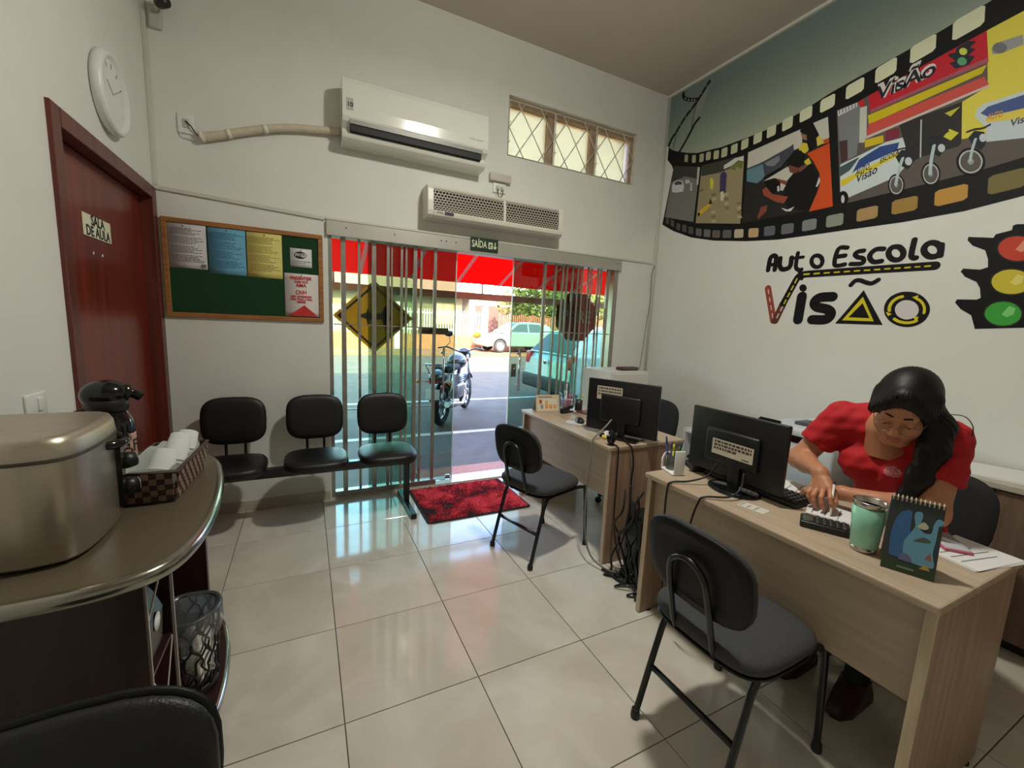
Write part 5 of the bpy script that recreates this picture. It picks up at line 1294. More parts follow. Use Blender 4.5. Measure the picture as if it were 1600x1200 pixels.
 ('photo_panel_school_front','moto_hub',(150,154,156),12,[(1.4,2.344),(1.399,2.341),(1.4,2.338),(1.4,2.335),(1.401,2.333),(1.403,2.332),(1.405,2.331),(1.407,2.331),(1.409,2.332),(1.411,2.334),(1.413,2.336),(1.415,2.339),(1.417,2.342),(1.418,2.345),(1.418,2.349),(1.419,2.352),(1.418,2.355),(1.418,2.358),(1.416,2.36),(1.415,2.361),(1.413,2.362),(1.411,2.361),(1.409,2.36),(1.407,2.359),(1.405,2.357),(1.403,2.354),(1.401,2.351),(1.4,2.347)]),
 ('photo_panel_school_front','moto_body',(34,36,46),12,[(1.436,2.514),(1.412,2.547),(1.363,2.524),(1.343,2.458),(1.366,2.425),(1.405,2.456)]),
 ('photo_panel_school_front','moto_lamp',(196,202,206),14,[(1.35,2.464),(1.35,2.458),(1.351,2.454),(1.352,2.45),(1.354,2.447),(1.357,2.445),(1.361,2.444),(1.365,2.445),(1.369,2.447),(1.372,2.45),(1.376,2.454),(1.38,2.458),(1.382,2.463),(1.384,2.469),(1.385,2.474),(1.386,2.479),(1.385,2.484),(1.384,2.488),(1.381,2.491),(1.379,2.493),(1.375,2.493),(1.371,2.493),(1.367,2.491),(1.363,2.488),(1.36,2.484),(1.356,2.48),(1.354,2.474),(1.352,2.469)]),
 ('photo_panel_school_front','moto_tyre',(28,28,30),9,[(1.211,2.354),(1.21,2.339),(1.211,2.326),(1.214,2.314),(1.219,2.305),(1.226,2.299),(1.235,2.297),(1.244,2.297),(1.254,2.302),(1.264,2.309),(1.274,2.32),(1.282,2.332),(1.289,2.347),(1.295,2.363),(1.298,2.378),(1.299,2.394),(1.298,2.407),(1.294,2.419),(1.289,2.428),(1.282,2.434),(1.273,2.436),(1.263,2.435),(1.253,2.43),(1.243,2.422),(1.234,2.412),(1.226,2.399),(1.219,2.384),(1.214,2.369)]),
 ('photo_panel_school_front','moto_rim',(186,192,192),10,[(1.218,2.356),(1.217,2.344),(1.218,2.332),(1.221,2.323),(1.225,2.315),(1.231,2.31),(1.238,2.308),(1.246,2.309),(1.254,2.312),(1.262,2.318),(1.27,2.327),(1.277,2.338),(1.283,2.35),(1.287,2.363),(1.29,2.376),(1.291,2.389),(1.29,2.4),(1.287,2.41),(1.283,2.418),(1.277,2.422),(1.27,2.424),(1.262,2.423),(1.254,2.42),(1.245,2.413),(1.238,2.404),(1.231,2.394),(1.225,2.382),(1.221,2.369)]),
 ('photo_panel_school_front','moto_gap',(92,86,82),11,[(1.223,2.357),(1.222,2.347),(1.223,2.337),(1.225,2.328),(1.229,2.322),(1.234,2.317),(1.24,2.316),(1.247,2.316),(1.254,2.319),(1.261,2.325),(1.268,2.332),(1.274,2.342),(1.279,2.352),(1.283,2.363),(1.285,2.375),(1.286,2.386),(1.285,2.396),(1.283,2.404),(1.279,2.411),(1.274,2.415),(1.267,2.417),(1.261,2.416),(1.254,2.413),(1.247,2.407),(1.24,2.399),(1.234,2.39),(1.229,2.38),(1.225,2.369)]),
 ('photo_panel_school_front','moto_hub',(150,154,156),12,[(1.244,2.363),(1.244,2.36),(1.244,2.357),(1.245,2.354),(1.246,2.352),(1.247,2.351),(1.249,2.35),(1.252,2.35),(1.254,2.351),(1.256,2.353),(1.258,2.356),(1.26,2.358),(1.262,2.362),(1.263,2.365),(1.263,2.369),(1.264,2.372),(1.263,2.375),(1.263,2.378),(1.262,2.38),(1.26,2.381),(1.258,2.382),(1.256,2.382),(1.254,2.381),(1.251,2.379),(1.249,2.376),(1.247,2.374),(1.246,2.37),(1.245,2.367)]),
 ('photo_panel_school_front','moto_body',(34,36,46),12,[(1.295,2.538),(1.273,2.569),(1.23,2.548),(1.211,2.484),(1.231,2.453),(1.267,2.483)]),
 ('photo_panel_school_front','moto_lamp',(196,202,206),14,[(1.21,2.49),(1.21,2.486),(1.21,2.481),(1.212,2.478),(1.214,2.475),(1.216,2.473),(1.219,2.472),(1.223,2.473),(1.226,2.475),(1.23,2.478),(1.233,2.481),(1.236,2.486),(1.239,2.491),(1.241,2.496),(1.242,2.501),(1.242,2.506),(1.242,2.51),(1.24,2.514),(1.238,2.517),(1.236,2.518),(1.233,2.519),(1.229,2.518),(1.225,2.517),(1.222,2.514),(1.219,2.51),(1.216,2.506),(1.213,2.501),(1.211,2.496)]),
 ('photo_panel_school_front','moto_tyre',(28,28,30),9,[(1.036,2.366),(1.035,2.35),(1.037,2.336),(1.042,2.324),(1.049,2.315),(1.059,2.309),(1.07,2.307),(1.083,2.309),(1.096,2.315),(1.109,2.324),(1.122,2.336),(1.133,2.35),(1.142,2.367),(1.149,2.384),(1.153,2.401),(1.154,2.418),(1.151,2.432),(1.146,2.444),(1.138,2.453),(1.128,2.459),(1.117,2.46),(1.104,2.458),(1.091,2.451),(1.078,2.442),(1.066,2.43),(1.055,2.415),(1.046,2.399),(1.04,2.383)]),
 ('photo_panel_school_front','moto_rim',(186,192,192),10,[(1.046,2.369),(1.046,2.356),(1.047,2.344),(1.051,2.334),(1.057,2.326),(1.065,2.322),(1.074,2.32),(1.084,2.321),(1.095,2.326),(1.106,2.333),(1.116,2.343),(1.126,2.356),(1.133,2.369),(1.139,2.384),(1.142,2.398),(1.143,2.412),(1.141,2.424),(1.137,2.434),(1.13,2.442),(1.122,2.446),(1.113,2.447),(1.102,2.445),(1.091,2.44),(1.081,2.433),(1.071,2.422),(1.062,2.41),(1.055,2.397),(1.049,2.383)]),
 ('photo_panel_school_front','moto_gap',(92,86,82),11,[(1.052,2.371),(1.052,2.359),(1.053,2.349),(1.056,2.34),(1.062,2.334),(1.069,2.33),(1.077,2.328),(1.086,2.329),(1.095,2.333),(1.104,2.34),(1.113,2.349),(1.121,2.359),(1.128,2.371),(1.133,2.384),(1.135,2.396),(1.136,2.408),(1.135,2.419),(1.131,2.427),(1.125,2.434),(1.118,2.438),(1.11,2.439),(1.101,2.437),(1.091,2.433),(1.082,2.426),(1.074,2.417),(1.066,2.407),(1.06,2.395),(1.055,2.383)]),
 ('photo_panel_school_front','moto_hub',(150,154,156),12,[(1.08,2.379),(1.08,2.376),(1.081,2.373),(1.082,2.37),(1.083,2.368),(1.085,2.366),(1.088,2.366),(1.091,2.366),(1.094,2.368),(1.097,2.37),(1.1,2.373),(1.102,2.376),(1.104,2.38),(1.105,2.383),(1.106,2.387),(1.107,2.391),(1.106,2.394),(1.105,2.397),(1.103,2.399),(1.101,2.4),(1.098,2.401),(1.096,2.4),(1.093,2.399),(1.09,2.397),(1.087,2.394),(1.085,2.391),(1.083,2.387),(1.081,2.383)]),
 ('photo_panel_school_front','moto_body',(34,36,46),12,[(1.121,2.513),(1.102,2.542),(1.063,2.522),(1.046,2.463),(1.064,2.433),(1.095,2.462)]),
 ('photo_panel_school_front','moto_lamp',(196,202,206),14,[(1.049,2.488),(1.048,2.483),(1.049,2.479),(1.05,2.475),(1.052,2.473),(1.054,2.471),(1.057,2.471),(1.06,2.471),(1.063,2.473),(1.066,2.475),(1.069,2.479),(1.072,2.483),(1.074,2.488),(1.076,2.492),(1.077,2.497),(1.077,2.502),(1.077,2.506),(1.076,2.51),(1.074,2.512),(1.072,2.514),(1.069,2.514),(1.066,2.514),(1.063,2.512),(1.059,2.509),(1.056,2.506),(1.054,2.502),(1.051,2.497),(1.05,2.492)]),
 ('photo_panel_school_front','light_body',(36,40,48),6,[(1.267,3.0),(1.239,2.992),(1.238,3.015),(1.193,3.027),(1.16,3.007),(1.182,2.987),(1.157,2.968),(1.182,2.951),(1.154,2.931),(1.175,2.9),(1.227,2.904),(1.258,2.949),(1.233,2.947),(1.265,2.987)]),
 ('photo_panel_school_front','light_lens',(206,214,80),7,[(1.19,2.973),(1.19,2.969),(1.191,2.965),(1.192,2.963),(1.194,2.961),(1.197,2.961),(1.201,2.961),(1.204,2.962),(1.208,2.965),(1.212,2.968),(1.216,2.972),(1.219,2.976),(1.221,2.981),(1.223,2.986),(1.224,2.99),(1.225,2.994),(1.224,2.998),(1.222,3.0),(1.22,3.002),(1.217,3.003),(1.214,3.002),(1.21,3.001),(1.206,2.998),(1.202,2.995),(1.199,2.991),(1.195,2.987),(1.193,2.982),(1.191,2.977)]),
 ('photo_panel_school_front','light_lens',(90,160,120),7,[(1.185,2.922),(1.185,2.917),(1.185,2.913),(1.187,2.91),(1.19,2.908),(1.193,2.908),(1.197,2.908),(1.202,2.91),(1.206,2.912),(1.211,2.916),(1.215,2.921),(1.219,2.926),(1.222,2.931),(1.224,2.936),(1.225,2.941),(1.225,2.946),(1.224,2.95),(1.223,2.953),(1.22,2.955),(1.216,2.956),(1.212,2.955),(1.208,2.953),(1.203,2.951),(1.199,2.947),(1.195,2.942),(1.191,2.937),(1.188,2.932),(1.186,2.927)]),
 ('letter_i','dot',(20,18,20),2,[(1.843,1.757),(1.842,1.751),(1.844,1.746),(1.846,1.741),(1.849,1.737),(1.854,1.734),(1.859,1.732),(1.864,1.732),(1.87,1.733),(1.876,1.735),(1.881,1.738),(1.886,1.743),(1.89,1.748),(1.892,1.754),(1.894,1.76),(1.894,1.766),(1.893,1.771),(1.89,1.776),(1.887,1.78),(1.882,1.783),(1.877,1.784),(1.872,1.785),(1.866,1.784),(1.86,1.781),(1.855,1.778),(1.85,1.774),(1.847,1.768),(1.844,1.763)]),
 ('letter_a','triangle',(20,18,20),2,[(1.491,1.724),(1.36,1.503),(1.627,1.507)]),
 ('letter_a','yellow_triangle',(214,200,40),3,[(1.49,1.682),(1.41,1.525),(1.588,1.53)]),
 ('letter_a','inner_triangle',(20,18,20),4,[(1.486,1.641),(1.435,1.545),(1.553,1.55)]),
 ('roundabout','ring',(20,18,20),2,[(1.15,1.598),(1.149,1.582),(1.151,1.566),(1.155,1.552),(1.161,1.538),(1.17,1.525),(1.181,1.515),(1.193,1.506),(1.208,1.499),(1.223,1.495),(1.24,1.493),(1.257,1.494),(1.275,1.498),(1.292,1.504),(1.308,1.512),(1.323,1.523),(1.337,1.536),(1.348,1.551),(1.358,1.566),(1.364,1.583),(1.368,1.6),(1.369,1.617),(1.367,1.634),(1.362,1.65),(1.355,1.664),(1.345,1.677),(1.332,1.687),(1.318,1.695),(1.303,1.701),(1.287,1.704),(1.27,1.704),(1.252,1.702),(1.235,1.698),(1.219,1.691),(1.204,1.682),(1.19,1.671),(1.178,1.658),(1.168,1.644),(1.159,1.629),(1.153,1.614)]),
 ('roundabout','centre',(214,206,206),3,[(1.199,1.595),(1.199,1.584),(1.2,1.574),(1.204,1.564),(1.209,1.555),(1.217,1.548),(1.226,1.543),(1.236,1.54),(1.246,1.538),(1.258,1.539),(1.269,1.543),(1.279,1.548),(1.289,1.555),(1.298,1.564),(1.304,1.574),(1.309,1.585),(1.312,1.596),(1.313,1.608),(1.311,1.619),(1.307,1.629),(1.301,1.637),(1.293,1.644),(1.284,1.65),(1.273,1.653),(1.262,1.653),(1.251,1.652),(1.24,1.648),(1.23,1.643),(1.221,1.636),(1.213,1.627),(1.206,1.617),(1.202,1.606)]),
 ('roundabout','arrow_head',(214,200,40),4,[(1.356,1.585),(1.323,1.571),(1.341,1.558)]),
 ('roundabout','arrow_head',(214,200,40),4,[(1.24,1.67),(1.213,1.681),(1.213,1.649)]),
 ('roundabout','arrow_head',(214,200,40),4,[(1.194,1.556),(1.22,1.552),(1.2,1.525)]),
 ('light','housing',(20,18,20),1,[(0.876,2.02),(0.889,2.016),(0.89,1.993),(0.944,1.982),(0.951,1.965),(1.046,1.985),(1.048,1.968),(1.023,1.935),(0.972,1.905),(0.955,1.858),(0.949,1.815),(0.977,1.805),(1.043,1.817),(1.051,1.802),(1.03,1.772),(0.981,1.741),(0.963,1.706),(0.953,1.656),(0.968,1.647),(1.044,1.651),(1.05,1.634),(1.022,1.597),(0.976,1.563),(0.952,1.491),(0.778,1.502),(0.757,1.57),(0.72,1.603),(0.698,1.635),(0.703,1.65),(0.763,1.647),(0.776,1.655),(0.766,1.701),(0.751,1.732),(0.712,1.756),(0.696,1.781),(0.702,1.794),(0.754,1.791),(0.777,1.803),(0.772,1.843),(0.757,1.883),(0.716,1.9),(0.696,1.925),(0.698,1.939),(0.774,1.942),(0.78,1.96),(0.828,1.984),(0.829,2.007),(0.841,2.014)]),
 ('light','lens_rim',(44,40,38),2,[(0.789,1.889),(0.788,1.874),(0.791,1.861),(0.797,1.849),(0.807,1.839),(0.819,1.833),(0.833,1.829),(0.848,1.829),(0.864,1.833),(0.88,1.84),(0.895,1.85),(0.909,1.862),(0.919,1.876),(0.927,1.892),(0.931,1.908),(0.931,1.923),(0.928,1.938),(0.921,1.95),(0.911,1.959),(0.898,1.965),(0.883,1.967),(0.868,1.967),(0.852,1.962),(0.836,1.955),(0.822,1.945),(0.809,1.933),(0.8,1.919),(0.793,1.904)]),
 ('light','lens',(196,70,50),3,[(0.794,1.889),(0.794,1.876),(0.797,1.864),(0.803,1.854),(0.811,1.845),(0.822,1.839),(0.835,1.836),(0.849,1.836),(0.864,1.84),(0.878,1.846),(0.892,1.855),(0.904,1.866),(0.914,1.879),(0.921,1.893),(0.925,1.907),(0.925,1.921),(0.922,1.934),(0.915,1.944),(0.906,1.953),(0.894,1.958),(0.881,1.96),(0.867,1.96),(0.852,1.956),(0.838,1.949),(0.825,1.94),(0.813,1.929),(0.804,1.916),(0.798,1.903)]),
 ('light','lens_glint',(226,150,120),4,[(0.863,1.894),(0.843,1.934),(0.82,1.918),(0.822,1.889),(0.843,1.879)]),
 ('light','lens_rim',(44,40,38),2,[(0.78,1.728),(0.779,1.713),(0.783,1.699),(0.789,1.687),(0.799,1.677),(0.812,1.669),(0.827,1.665),(0.843,1.664),(0.861,1.666),(0.878,1.672),(0.894,1.681),(0.908,1.693),(0.919,1.707),(0.927,1.722),(0.932,1.738),(0.932,1.754),(0.928,1.769),(0.921,1.781),(0.91,1.791),(0.896,1.799),(0.88,1.802),(0.863,1.802),(0.846,1.799),(0.83,1.792),(0.815,1.783),(0.801,1.771),(0.791,1.758),(0.784,1.743)]),
 ('light','lens',(206,190,60),3,[(0.785,1.728),(0.785,1.715),(0.788,1.702),(0.795,1.691),(0.804,1.682),(0.816,1.676),(0.829,1.672),(0.845,1.671),(0.86,1.673),(0.876,1.678),(0.891,1.686),(0.904,1.697),(0.914,1.71),(0.921,1.724),(0.925,1.738),(0.925,1.752),(0.922,1.765),(0.915,1.776),(0.905,1.785),(0.892,1.792),(0.878,1.795),(0.862,1.795),(0.847,1.792),(0.831,1.786),(0.817,1.778),(0.805,1.767),(0.796,1.755),(0.789,1.742)]),
 ('light','lens_glint',(226,216,120),4,[(0.859,1.729),(0.838,1.771),(0.815,1.756),(0.817,1.726),(0.839,1.714)]),
 ('light','lens_rim',(44,40,38),2,[(0.791,1.572),(0.791,1.557),(0.794,1.543),(0.8,1.53),(0.809,1.519),(0.821,1.511),(0.835,1.506),(0.85,1.504),(0.866,1.505),(0.882,1.51),(0.897,1.518),(0.91,1.528),(0.92,1.542),(0.928,1.557),(0.932,1.572),(0.932,1.588),(0.929,1.603),(0.922,1.616),(0.912,1.627),(0.899,1.635),(0.885,1.639),(0.869,1.641),(0.854,1.638),(0.838,1.633),(0.824,1.625),(0.812,1.614),(0.802,1.601),(0.795,1.587)]),
 ('light','lens',(60,160,60),3,[(0.797,1.572),(0.797,1.559),(0.799,1.546),(0.805,1.534),(0.814,1.525),(0.824,1.517),(0.837,1.513),(0.851,1.511),(0.865,1.512),(0.88,1.516),(0.893,1.523),(0.905,1.533),(0.915,1.545),(0.922,1.558),(0.926,1.572),(0.926,1.586),(0.923,1.599),(0.916,1.611),(0.907,1.621),(0.896,1.628),(0.883,1.632),(0.868,1.633),(0.854,1.631),(0.84,1.627),(0.827,1.619),(0.816,1.609),(0.807,1.598),(0.801,1.585)]),
 ('light','lens_glint',(130,206,120),4,[(0.865,1.568),(0.844,1.612),(0.821,1.599),(0.823,1.568),(0.845,1.554)]),
]
MSTROKE = [
 ('film_curl','curl_band',(24,24,24),2,[(2.899,3.598),(3.02,3.482),(3.144,3.392),(3.23,3.308),(3.282,3.261),(3.313,3.209)],0.0276),
 ('film_curl','curl_band',(24,24,24),2,[(2.972,3.326),(3.015,3.299),(3.048,3.253),(3.106,3.177),(3.168,3.107)],0.0248),
 ('film_curl','curl_line',(24,24,24),2,[(3.019,3.474),(3.039,3.374),(3.051,3.276)],0.0068),
 ('film_curl','curl_line',(24,24,24),2,[(3.227,3.288),(3.254,3.166)],0.0069),
 ('film_curl','curl_loop',(24,24,24),2,[(3.189,3.626),(3.182,3.593),(3.145,3.559),(3.083,3.526),(3.018,3.502)],0.0293),
 ('photo_panel_school_front','moto_fork',(180,196,200),13,[(1.412,2.351),(1.409,2.423),(1.399,2.495)],0.0155),
 ('photo_panel_school_front','moto_bar',(40,40,46),13,[(1.447,2.551),(1.413,2.554),(1.372,2.547),(1.34,2.557)],0.009),
 ('photo_panel_school_front','moto_fork',(180,196,200),13,[(1.257,2.37),(1.262,2.445),(1.261,2.52)],0.0155),
 ('photo_panel_school_front','moto_bar',(40,40,46),13,[(1.305,2.574),(1.274,2.576),(1.238,2.569),(1.209,2.578)],0.0071),
 ('photo_panel_school_front','moto_fork',(180,196,200),13,[(1.096,2.387),(1.096,2.441),(1.091,2.496)],0.0119),
 ('photo_panel_school_front','moto_bar',(40,40,46),13,[(1.13,2.546),(1.103,2.549),(1.071,2.543),(1.046,2.551)],0.0093),
 ('photo_panel_school_front','rack',(196,204,204),6,[(1.315,2.476),(1.341,2.687)],0.0059),
 ('letter_a','letter_stroke',(20,18,20),1,[(2.147,1.911),(2.142,1.994),(2.121,2.015),(2.1,2.006),(2.094,1.982),(2.095,1.909)],0.0361),
 ('letter_a','letter_stroke',(20,18,20),1,[(2.144,1.948),(2.097,1.948)],0.0277),
 ('letter_u','letter_stroke',(20,18,20),1,[(2.063,1.989),(2.061,1.937),(2.038,1.907),(2.004,1.907),(1.981,1.926),(1.979,1.984)],0.0354),
 ('letter_t','letter_stroke',(20,18,20),1,[(1.938,2.012),(1.94,1.917),(1.914,1.889),(1.897,1.891)],0.0292),
 ('letter_t','letter_stroke',(20,18,20),1,[(1.956,1.979),(1.897,1.979)],0.0229),
 ('letter_o','letter_stroke',(20,18,20),1,[(1.764,1.935),(1.764,1.925),(1.766,1.916),(1.771,1.908),(1.777,1.902),(1.785,1.899),(1.794,1.899),(1.804,1.901),(1.813,1.906),(1.821,1.913),(1.828,1.922),(1.833,1.932),(1.836,1.943),(1.836,1.954),(1.834,1.963),(1.829,1.971),(1.823,1.976),(1.814,1.979),(1.805,1.979),(1.796,1.977),(1.786,1.972),(1.778,1.965),(1.771,1.956),(1.767,1.946),(1.764,1.935)],0.0279),
 ('letter_e','letter_stroke',(20,18,20),1,[(1.623,2.007),(1.675,2.006),(1.684,1.903),(1.623,1.899)],0.0283),
 ('letter_e','letter_stroke',(20,18,20),1,[(1.681,1.956),(1.629,1.957)],0.0292),
 ('letter_s','letter_stroke',(20,18,20),1,[(1.526,1.975),(1.558,1.973),(1.572,1.957),(1.553,1.937),(1.527,1.929),(1.517,1.908),(1.532,1.894),(1.588,1.898)],0.0283),
 ('letter_c','letter_stroke',(20,18,20),1,[(1.421,1.972),(1.458,1.975),(1.485,1.952),(1.486,1.924),(1.462,1.898),(1.422,1.898)],0.0296),
 ('letter_o','letter_stroke',(20,18,20),1,[(1.318,1.933),(1.318,1.922),(1.32,1.913),(1.325,1.906),(1.331,1.9),(1.34,1.897),(1.349,1.897),(1.358,1.899),(1.368,1.904),(1.377,1.912),(1.384,1.921),(1.389,1.931),(1.392,1.942),(1.392,1.952),(1.389,1.962),(1.385,1.969),(1.378,1.975),(1.369,1.977),(1.36,1.977),(1.35,1.975),(1.341,1.97),(1.333,1.962),(1.326,1.953),(1.321,1.943),(1.318,1.933)],0.0305),
 ('letter_l','letter_stroke',(20,18,20),1,[(1.276,2.005),(1.279,1.919),(1.266,1.899),(1.255,1.899)],0.0296),
 ('letter_a','letter_stroke',(20,18,20),1,[(1.15,1.931),(1.15,1.921),(1.152,1.912),(1.157,1.904),(1.163,1.899),(1.172,1.896),(1.181,1.896),(1.191,1.898),(1.201,1.903),(1.209,1.911),(1.217,1.92),(1.222,1.93),(1.225,1.941),(1.225,1.951),(1.222,1.96),(1.217,1.968),(1.21,1.973),(1.202,1.976),(1.192,1.976),(1.183,1.973),(1.173,1.968),(1.165,1.96),(1.158,1.951),(1.153,1.941),(1.15,1.931)],0.0318),
 ('letter_a','letter_stroke',(20,18,20),1,[(1.151,1.958),(1.148,1.899)],0.0296),
 ('letter_v','halo',(226,222,214),0,[(2.129,1.77),(2.053,1.518)],0.077),
 ('letter_v','halo',(226,222,214),0,[(2.035,1.522),(1.913,1.847),(1.881,1.856)],0.0869),
 ('letter_v','road_arm',(150,70,56),1,[(2.129,1.77),(2.054,1.522)],0.0505),
 ('letter_v','road_arm',(96,52,44),1,[(2.04,1.522),(1.996,1.648)],0.0533),
 ('road','road',(20,18,20),2,[(1.996,1.648),(1.966,1.72),(1.939,1.784),(1.926,1.815),(1.912,1.839),(1.889,1.852),(1.851,1.855),(1.781,1.854),(1.499,1.85),(1.163,1.844)],0.0484),
 ('letter_v','lane_dash',(214,190,170),3,[(2.126,1.76),(2.117,1.73)],0.0084),
 ('letter_v','lane_dash',(214,190,170),3,[(2.107,1.698),(2.098,1.668)],0.0084),
 ('letter_v','lane_dash',(214,190,170),3,[(2.088,1.636),(2.079,1.606)],0.0084),
 ('letter_v','lane_dash',(214,190,170),3,[(2.069,1.574),(2.061,1.544)],0.0084),
 ('road','lane_dash',(220,200,180),3,[(2.03,1.544),(2.019,1.573)],0.0098),
 ('road','lane_dash',(220,200,180),3,[(2.009,1.597),(1.998,1.625)],0.0096),
 ('road','lane_dash',(214,200,40),3,[(1.989,1.649),(1.978,1.676)],0.0096),
 ('road','lane_dash',(214,200,40),3,[(1.969,1.7),(1.958,1.727)],0.0096),
 ('road','lane_dash',(214,200,40),3,[(1.949,1.75),(1.939,1.777)],0.0098),
 ('road','lane_dash',(214,200,40),3,[(1.93,1.799),(1.92,1.826)],0.0098),
 ('road','lane_dash',(214,200,40),3,[(1.874,1.855),(1.84,1.855)],0.0112),
 ('road','lane_dash',(214,200,40),3,[(1.806,1.854),(1.773,1.854)],0.011),
 ('road','lane_dash',(214,200,40),3,[(1.741,1.853),(1.71,1.853)],0.0091),
 ('road','lane_dash',(214,200,40),3,[(1.678,1.852),(1.648,1.852)],0.0091),
 ('road','lane_dash',(214,200,40),3,[(1.618,1.851),(1.589,1.851)],0.0091),
 ('road','lane_dash',(214,200,40),3,[(1.56,1.851),(1.532,1.85)],0.0091),
 ('road','lane_dash',(214,200,40),3,[(1.504,1.85),(1.477,1.849)],0.0091),
 ('road','lane_dash',(214,200,40),3,[(1.45,1.849),(1.424,1.848)],0.0091),
 ('road','lane_dash',(214,200,40),3,[(1.397,1.848),(1.372,1.848)],0.0088),
 ('road','lane_dash',(214,200,40),3,[(1.347,1.847),(1.323,1.847)],0.0091),
 ('road','lane_dash',(214,200,40),3,[(1.298,1.846),(1.275,1.846)],0.0091),
 ('road','lane_dash',(214,200,40),3,[(1.251,1.846),(1.229,1.845)],0.007),
 ('road','lane_dash',(214,200,40),3,[(1.206,1.845),(1.184,1.845)],0.0091),
 ('letter_i','letter_stroke',(20,18,20),2,[(1.868,1.698),(1.873,1.531)],0.0691),
 ('letter_s','letter_stroke',(20,18,20),2,[(1.668,1.688),(1.747,1.685),(1.777,1.653),(1.756,1.621),(1.689,1.603),(1.663,1.574),(1.688,1.535),(1.777,1.532)],0.066),
 ('letter_a','tilde',(20,18,20),2,[(1.569,1.76),(1.548,1.786),(1.521,1.788),(1.488,1.773),(1.454,1.764),(1.422,1.784)],0.0271),
 ('roundabout','arrow',(214,200,40),4,[(1.287,1.675),(1.298,1.672),(1.308,1.668),(1.317,1.661),(1.325,1.654),(1.331,1.645),(1.336,1.636),(1.339,1.625),(1.341,1.614),(1.341,1.603),(1.339,1.592)],0.017),
 ('roundabout','arrow',(214,200,40),4,[(1.174,1.577),(1.173,1.586),(1.174,1.594),(1.175,1.603),(1.177,1.612),(1.181,1.62),(1.185,1.629),(1.19,1.636),(1.196,1.644),(1.203,1.651),(1.211,1.657)],0.013),
 ('roundabout','arrow',(214,200,40),4,[(1.307,1.541),(1.297,1.534),(1.287,1.528),(1.276,1.524),(1.264,1.521),(1.253,1.519),(1.242,1.519),(1.231,1.52),(1.221,1.522),(1.211,1.526),(1.202,1.531)],0.0165),
]
MTEXT = [
 ('photo_panel_school_front','sign_lettering',(216,210,206),7,'VisÃo',(1.592,2.888),(1.313,2.914),0.116,0.01),
 ('photo_panel_school_front','sign_lettering',(34,30,44),8,'VisÃo',(1.592,2.888),(1.313,2.914),0.116,0.002),
 ('photo_panel_school_front','van_lettering',(60,54,30),9,'AUTO',(1.639,2.46),(1.567,2.483),0.0544,0.001),
 ('photo_panel_school_front','van_lettering',(60,54,30),9,'ESCOLA',(1.513,2.499),(1.421,2.526),0.0402,0.001),
 ('photo_panel_school_front','van_lettering',(40,40,40),9,'Visão',(1.632,2.41),(1.521,2.448),0.075,0.001),
 ('photo_panel_school_front','car_lettering',(206,140,40),8,'AUTO',(1.061,2.576),(1.005,2.573),0.045,0.001),
 ('photo_panel_school_front','car_lettering',(70,74,80),8,'Visão',(0.972,2.512),(0.886,2.519),0.0474,0.001),
]
PRINTM = {}
def pm(col):
    if col == 'GRAD':
        if 'g' not in PRINTM:
            m = bpy.data.materials.new('mural_sky_print')
            m.use_nodes = True
            nt = m.node_tree
            p = nt.nodes['Principled BSDF']
            p.inputs['Roughness'].default_value = 0.55
            tc = nt.nodes.new('ShaderNodeTexCoord')
            sx = nt.nodes.new('ShaderNodeSeparateXYZ')
            nt.links.new(tc.outputs['Object'], sx.inputs[0])
            mr = nt.nodes.new('ShaderNodeMapRange')
            mr.inputs[1].default_value = 2.5
            mr.inputs[2].default_value = 3.6
            nt.links.new(sx.outputs['Z'], mr.inputs[0])
            rp = nt.nodes.new('ShaderNodeValToRGB')
            rp.color_ramp.elements[0].color = lin((190, 194, 168))
            rp.color_ramp.elements[0].position = 0.1
            rp.color_ramp.elements[1].color = lin((112, 128, 124))
            rp.color_ramp.elements[1].position = 0.95
            e = rp.color_ramp.elements.new(0.55); e.color = lin((144, 156, 140))
            nt.links.new(mr.outputs[0], rp.inputs[0])
            nt.links.new(rp.outputs[0], p.inputs['Base Color'])
            PRINTM['g'] = m
        return PRINTM['g']
    k = tuple(col)
    if k not in PRINTM:
        PRINTM[k] = M('print_%02x%02x%02x' % k, k if max(k) > 30 else (9, 8, 9), 0.6, spec=0.25)
    return PRINTM[k]
mural = thing('wall_mural', 'film strip photo mural printed across the upper right wall', 'mural', (W, 0, 0))
logo = thing('wall_logo', 'black and yellow Auto Escola Visão lettering on the right wall', 'lettering', (W, 0, 0))
tlp = thing('wall_graphic', 'printed traffic light with three round lenses at right edge', 'wall graphic', (W, 0, 0))
XN = [0]
def xoff(l):
    XN[0] += 1
    return -(0.0006 + 0.00025 * l + 0.0000006 * XN[0])
def flat_poly(mb, pts, lay):
    # thin sheet a hair proud of the wall
    n = len(pts)
    x0 = xoff(lay)
    mb.add([(x0, a, b) for a, b in pts], [list(range(n))])
    return mb
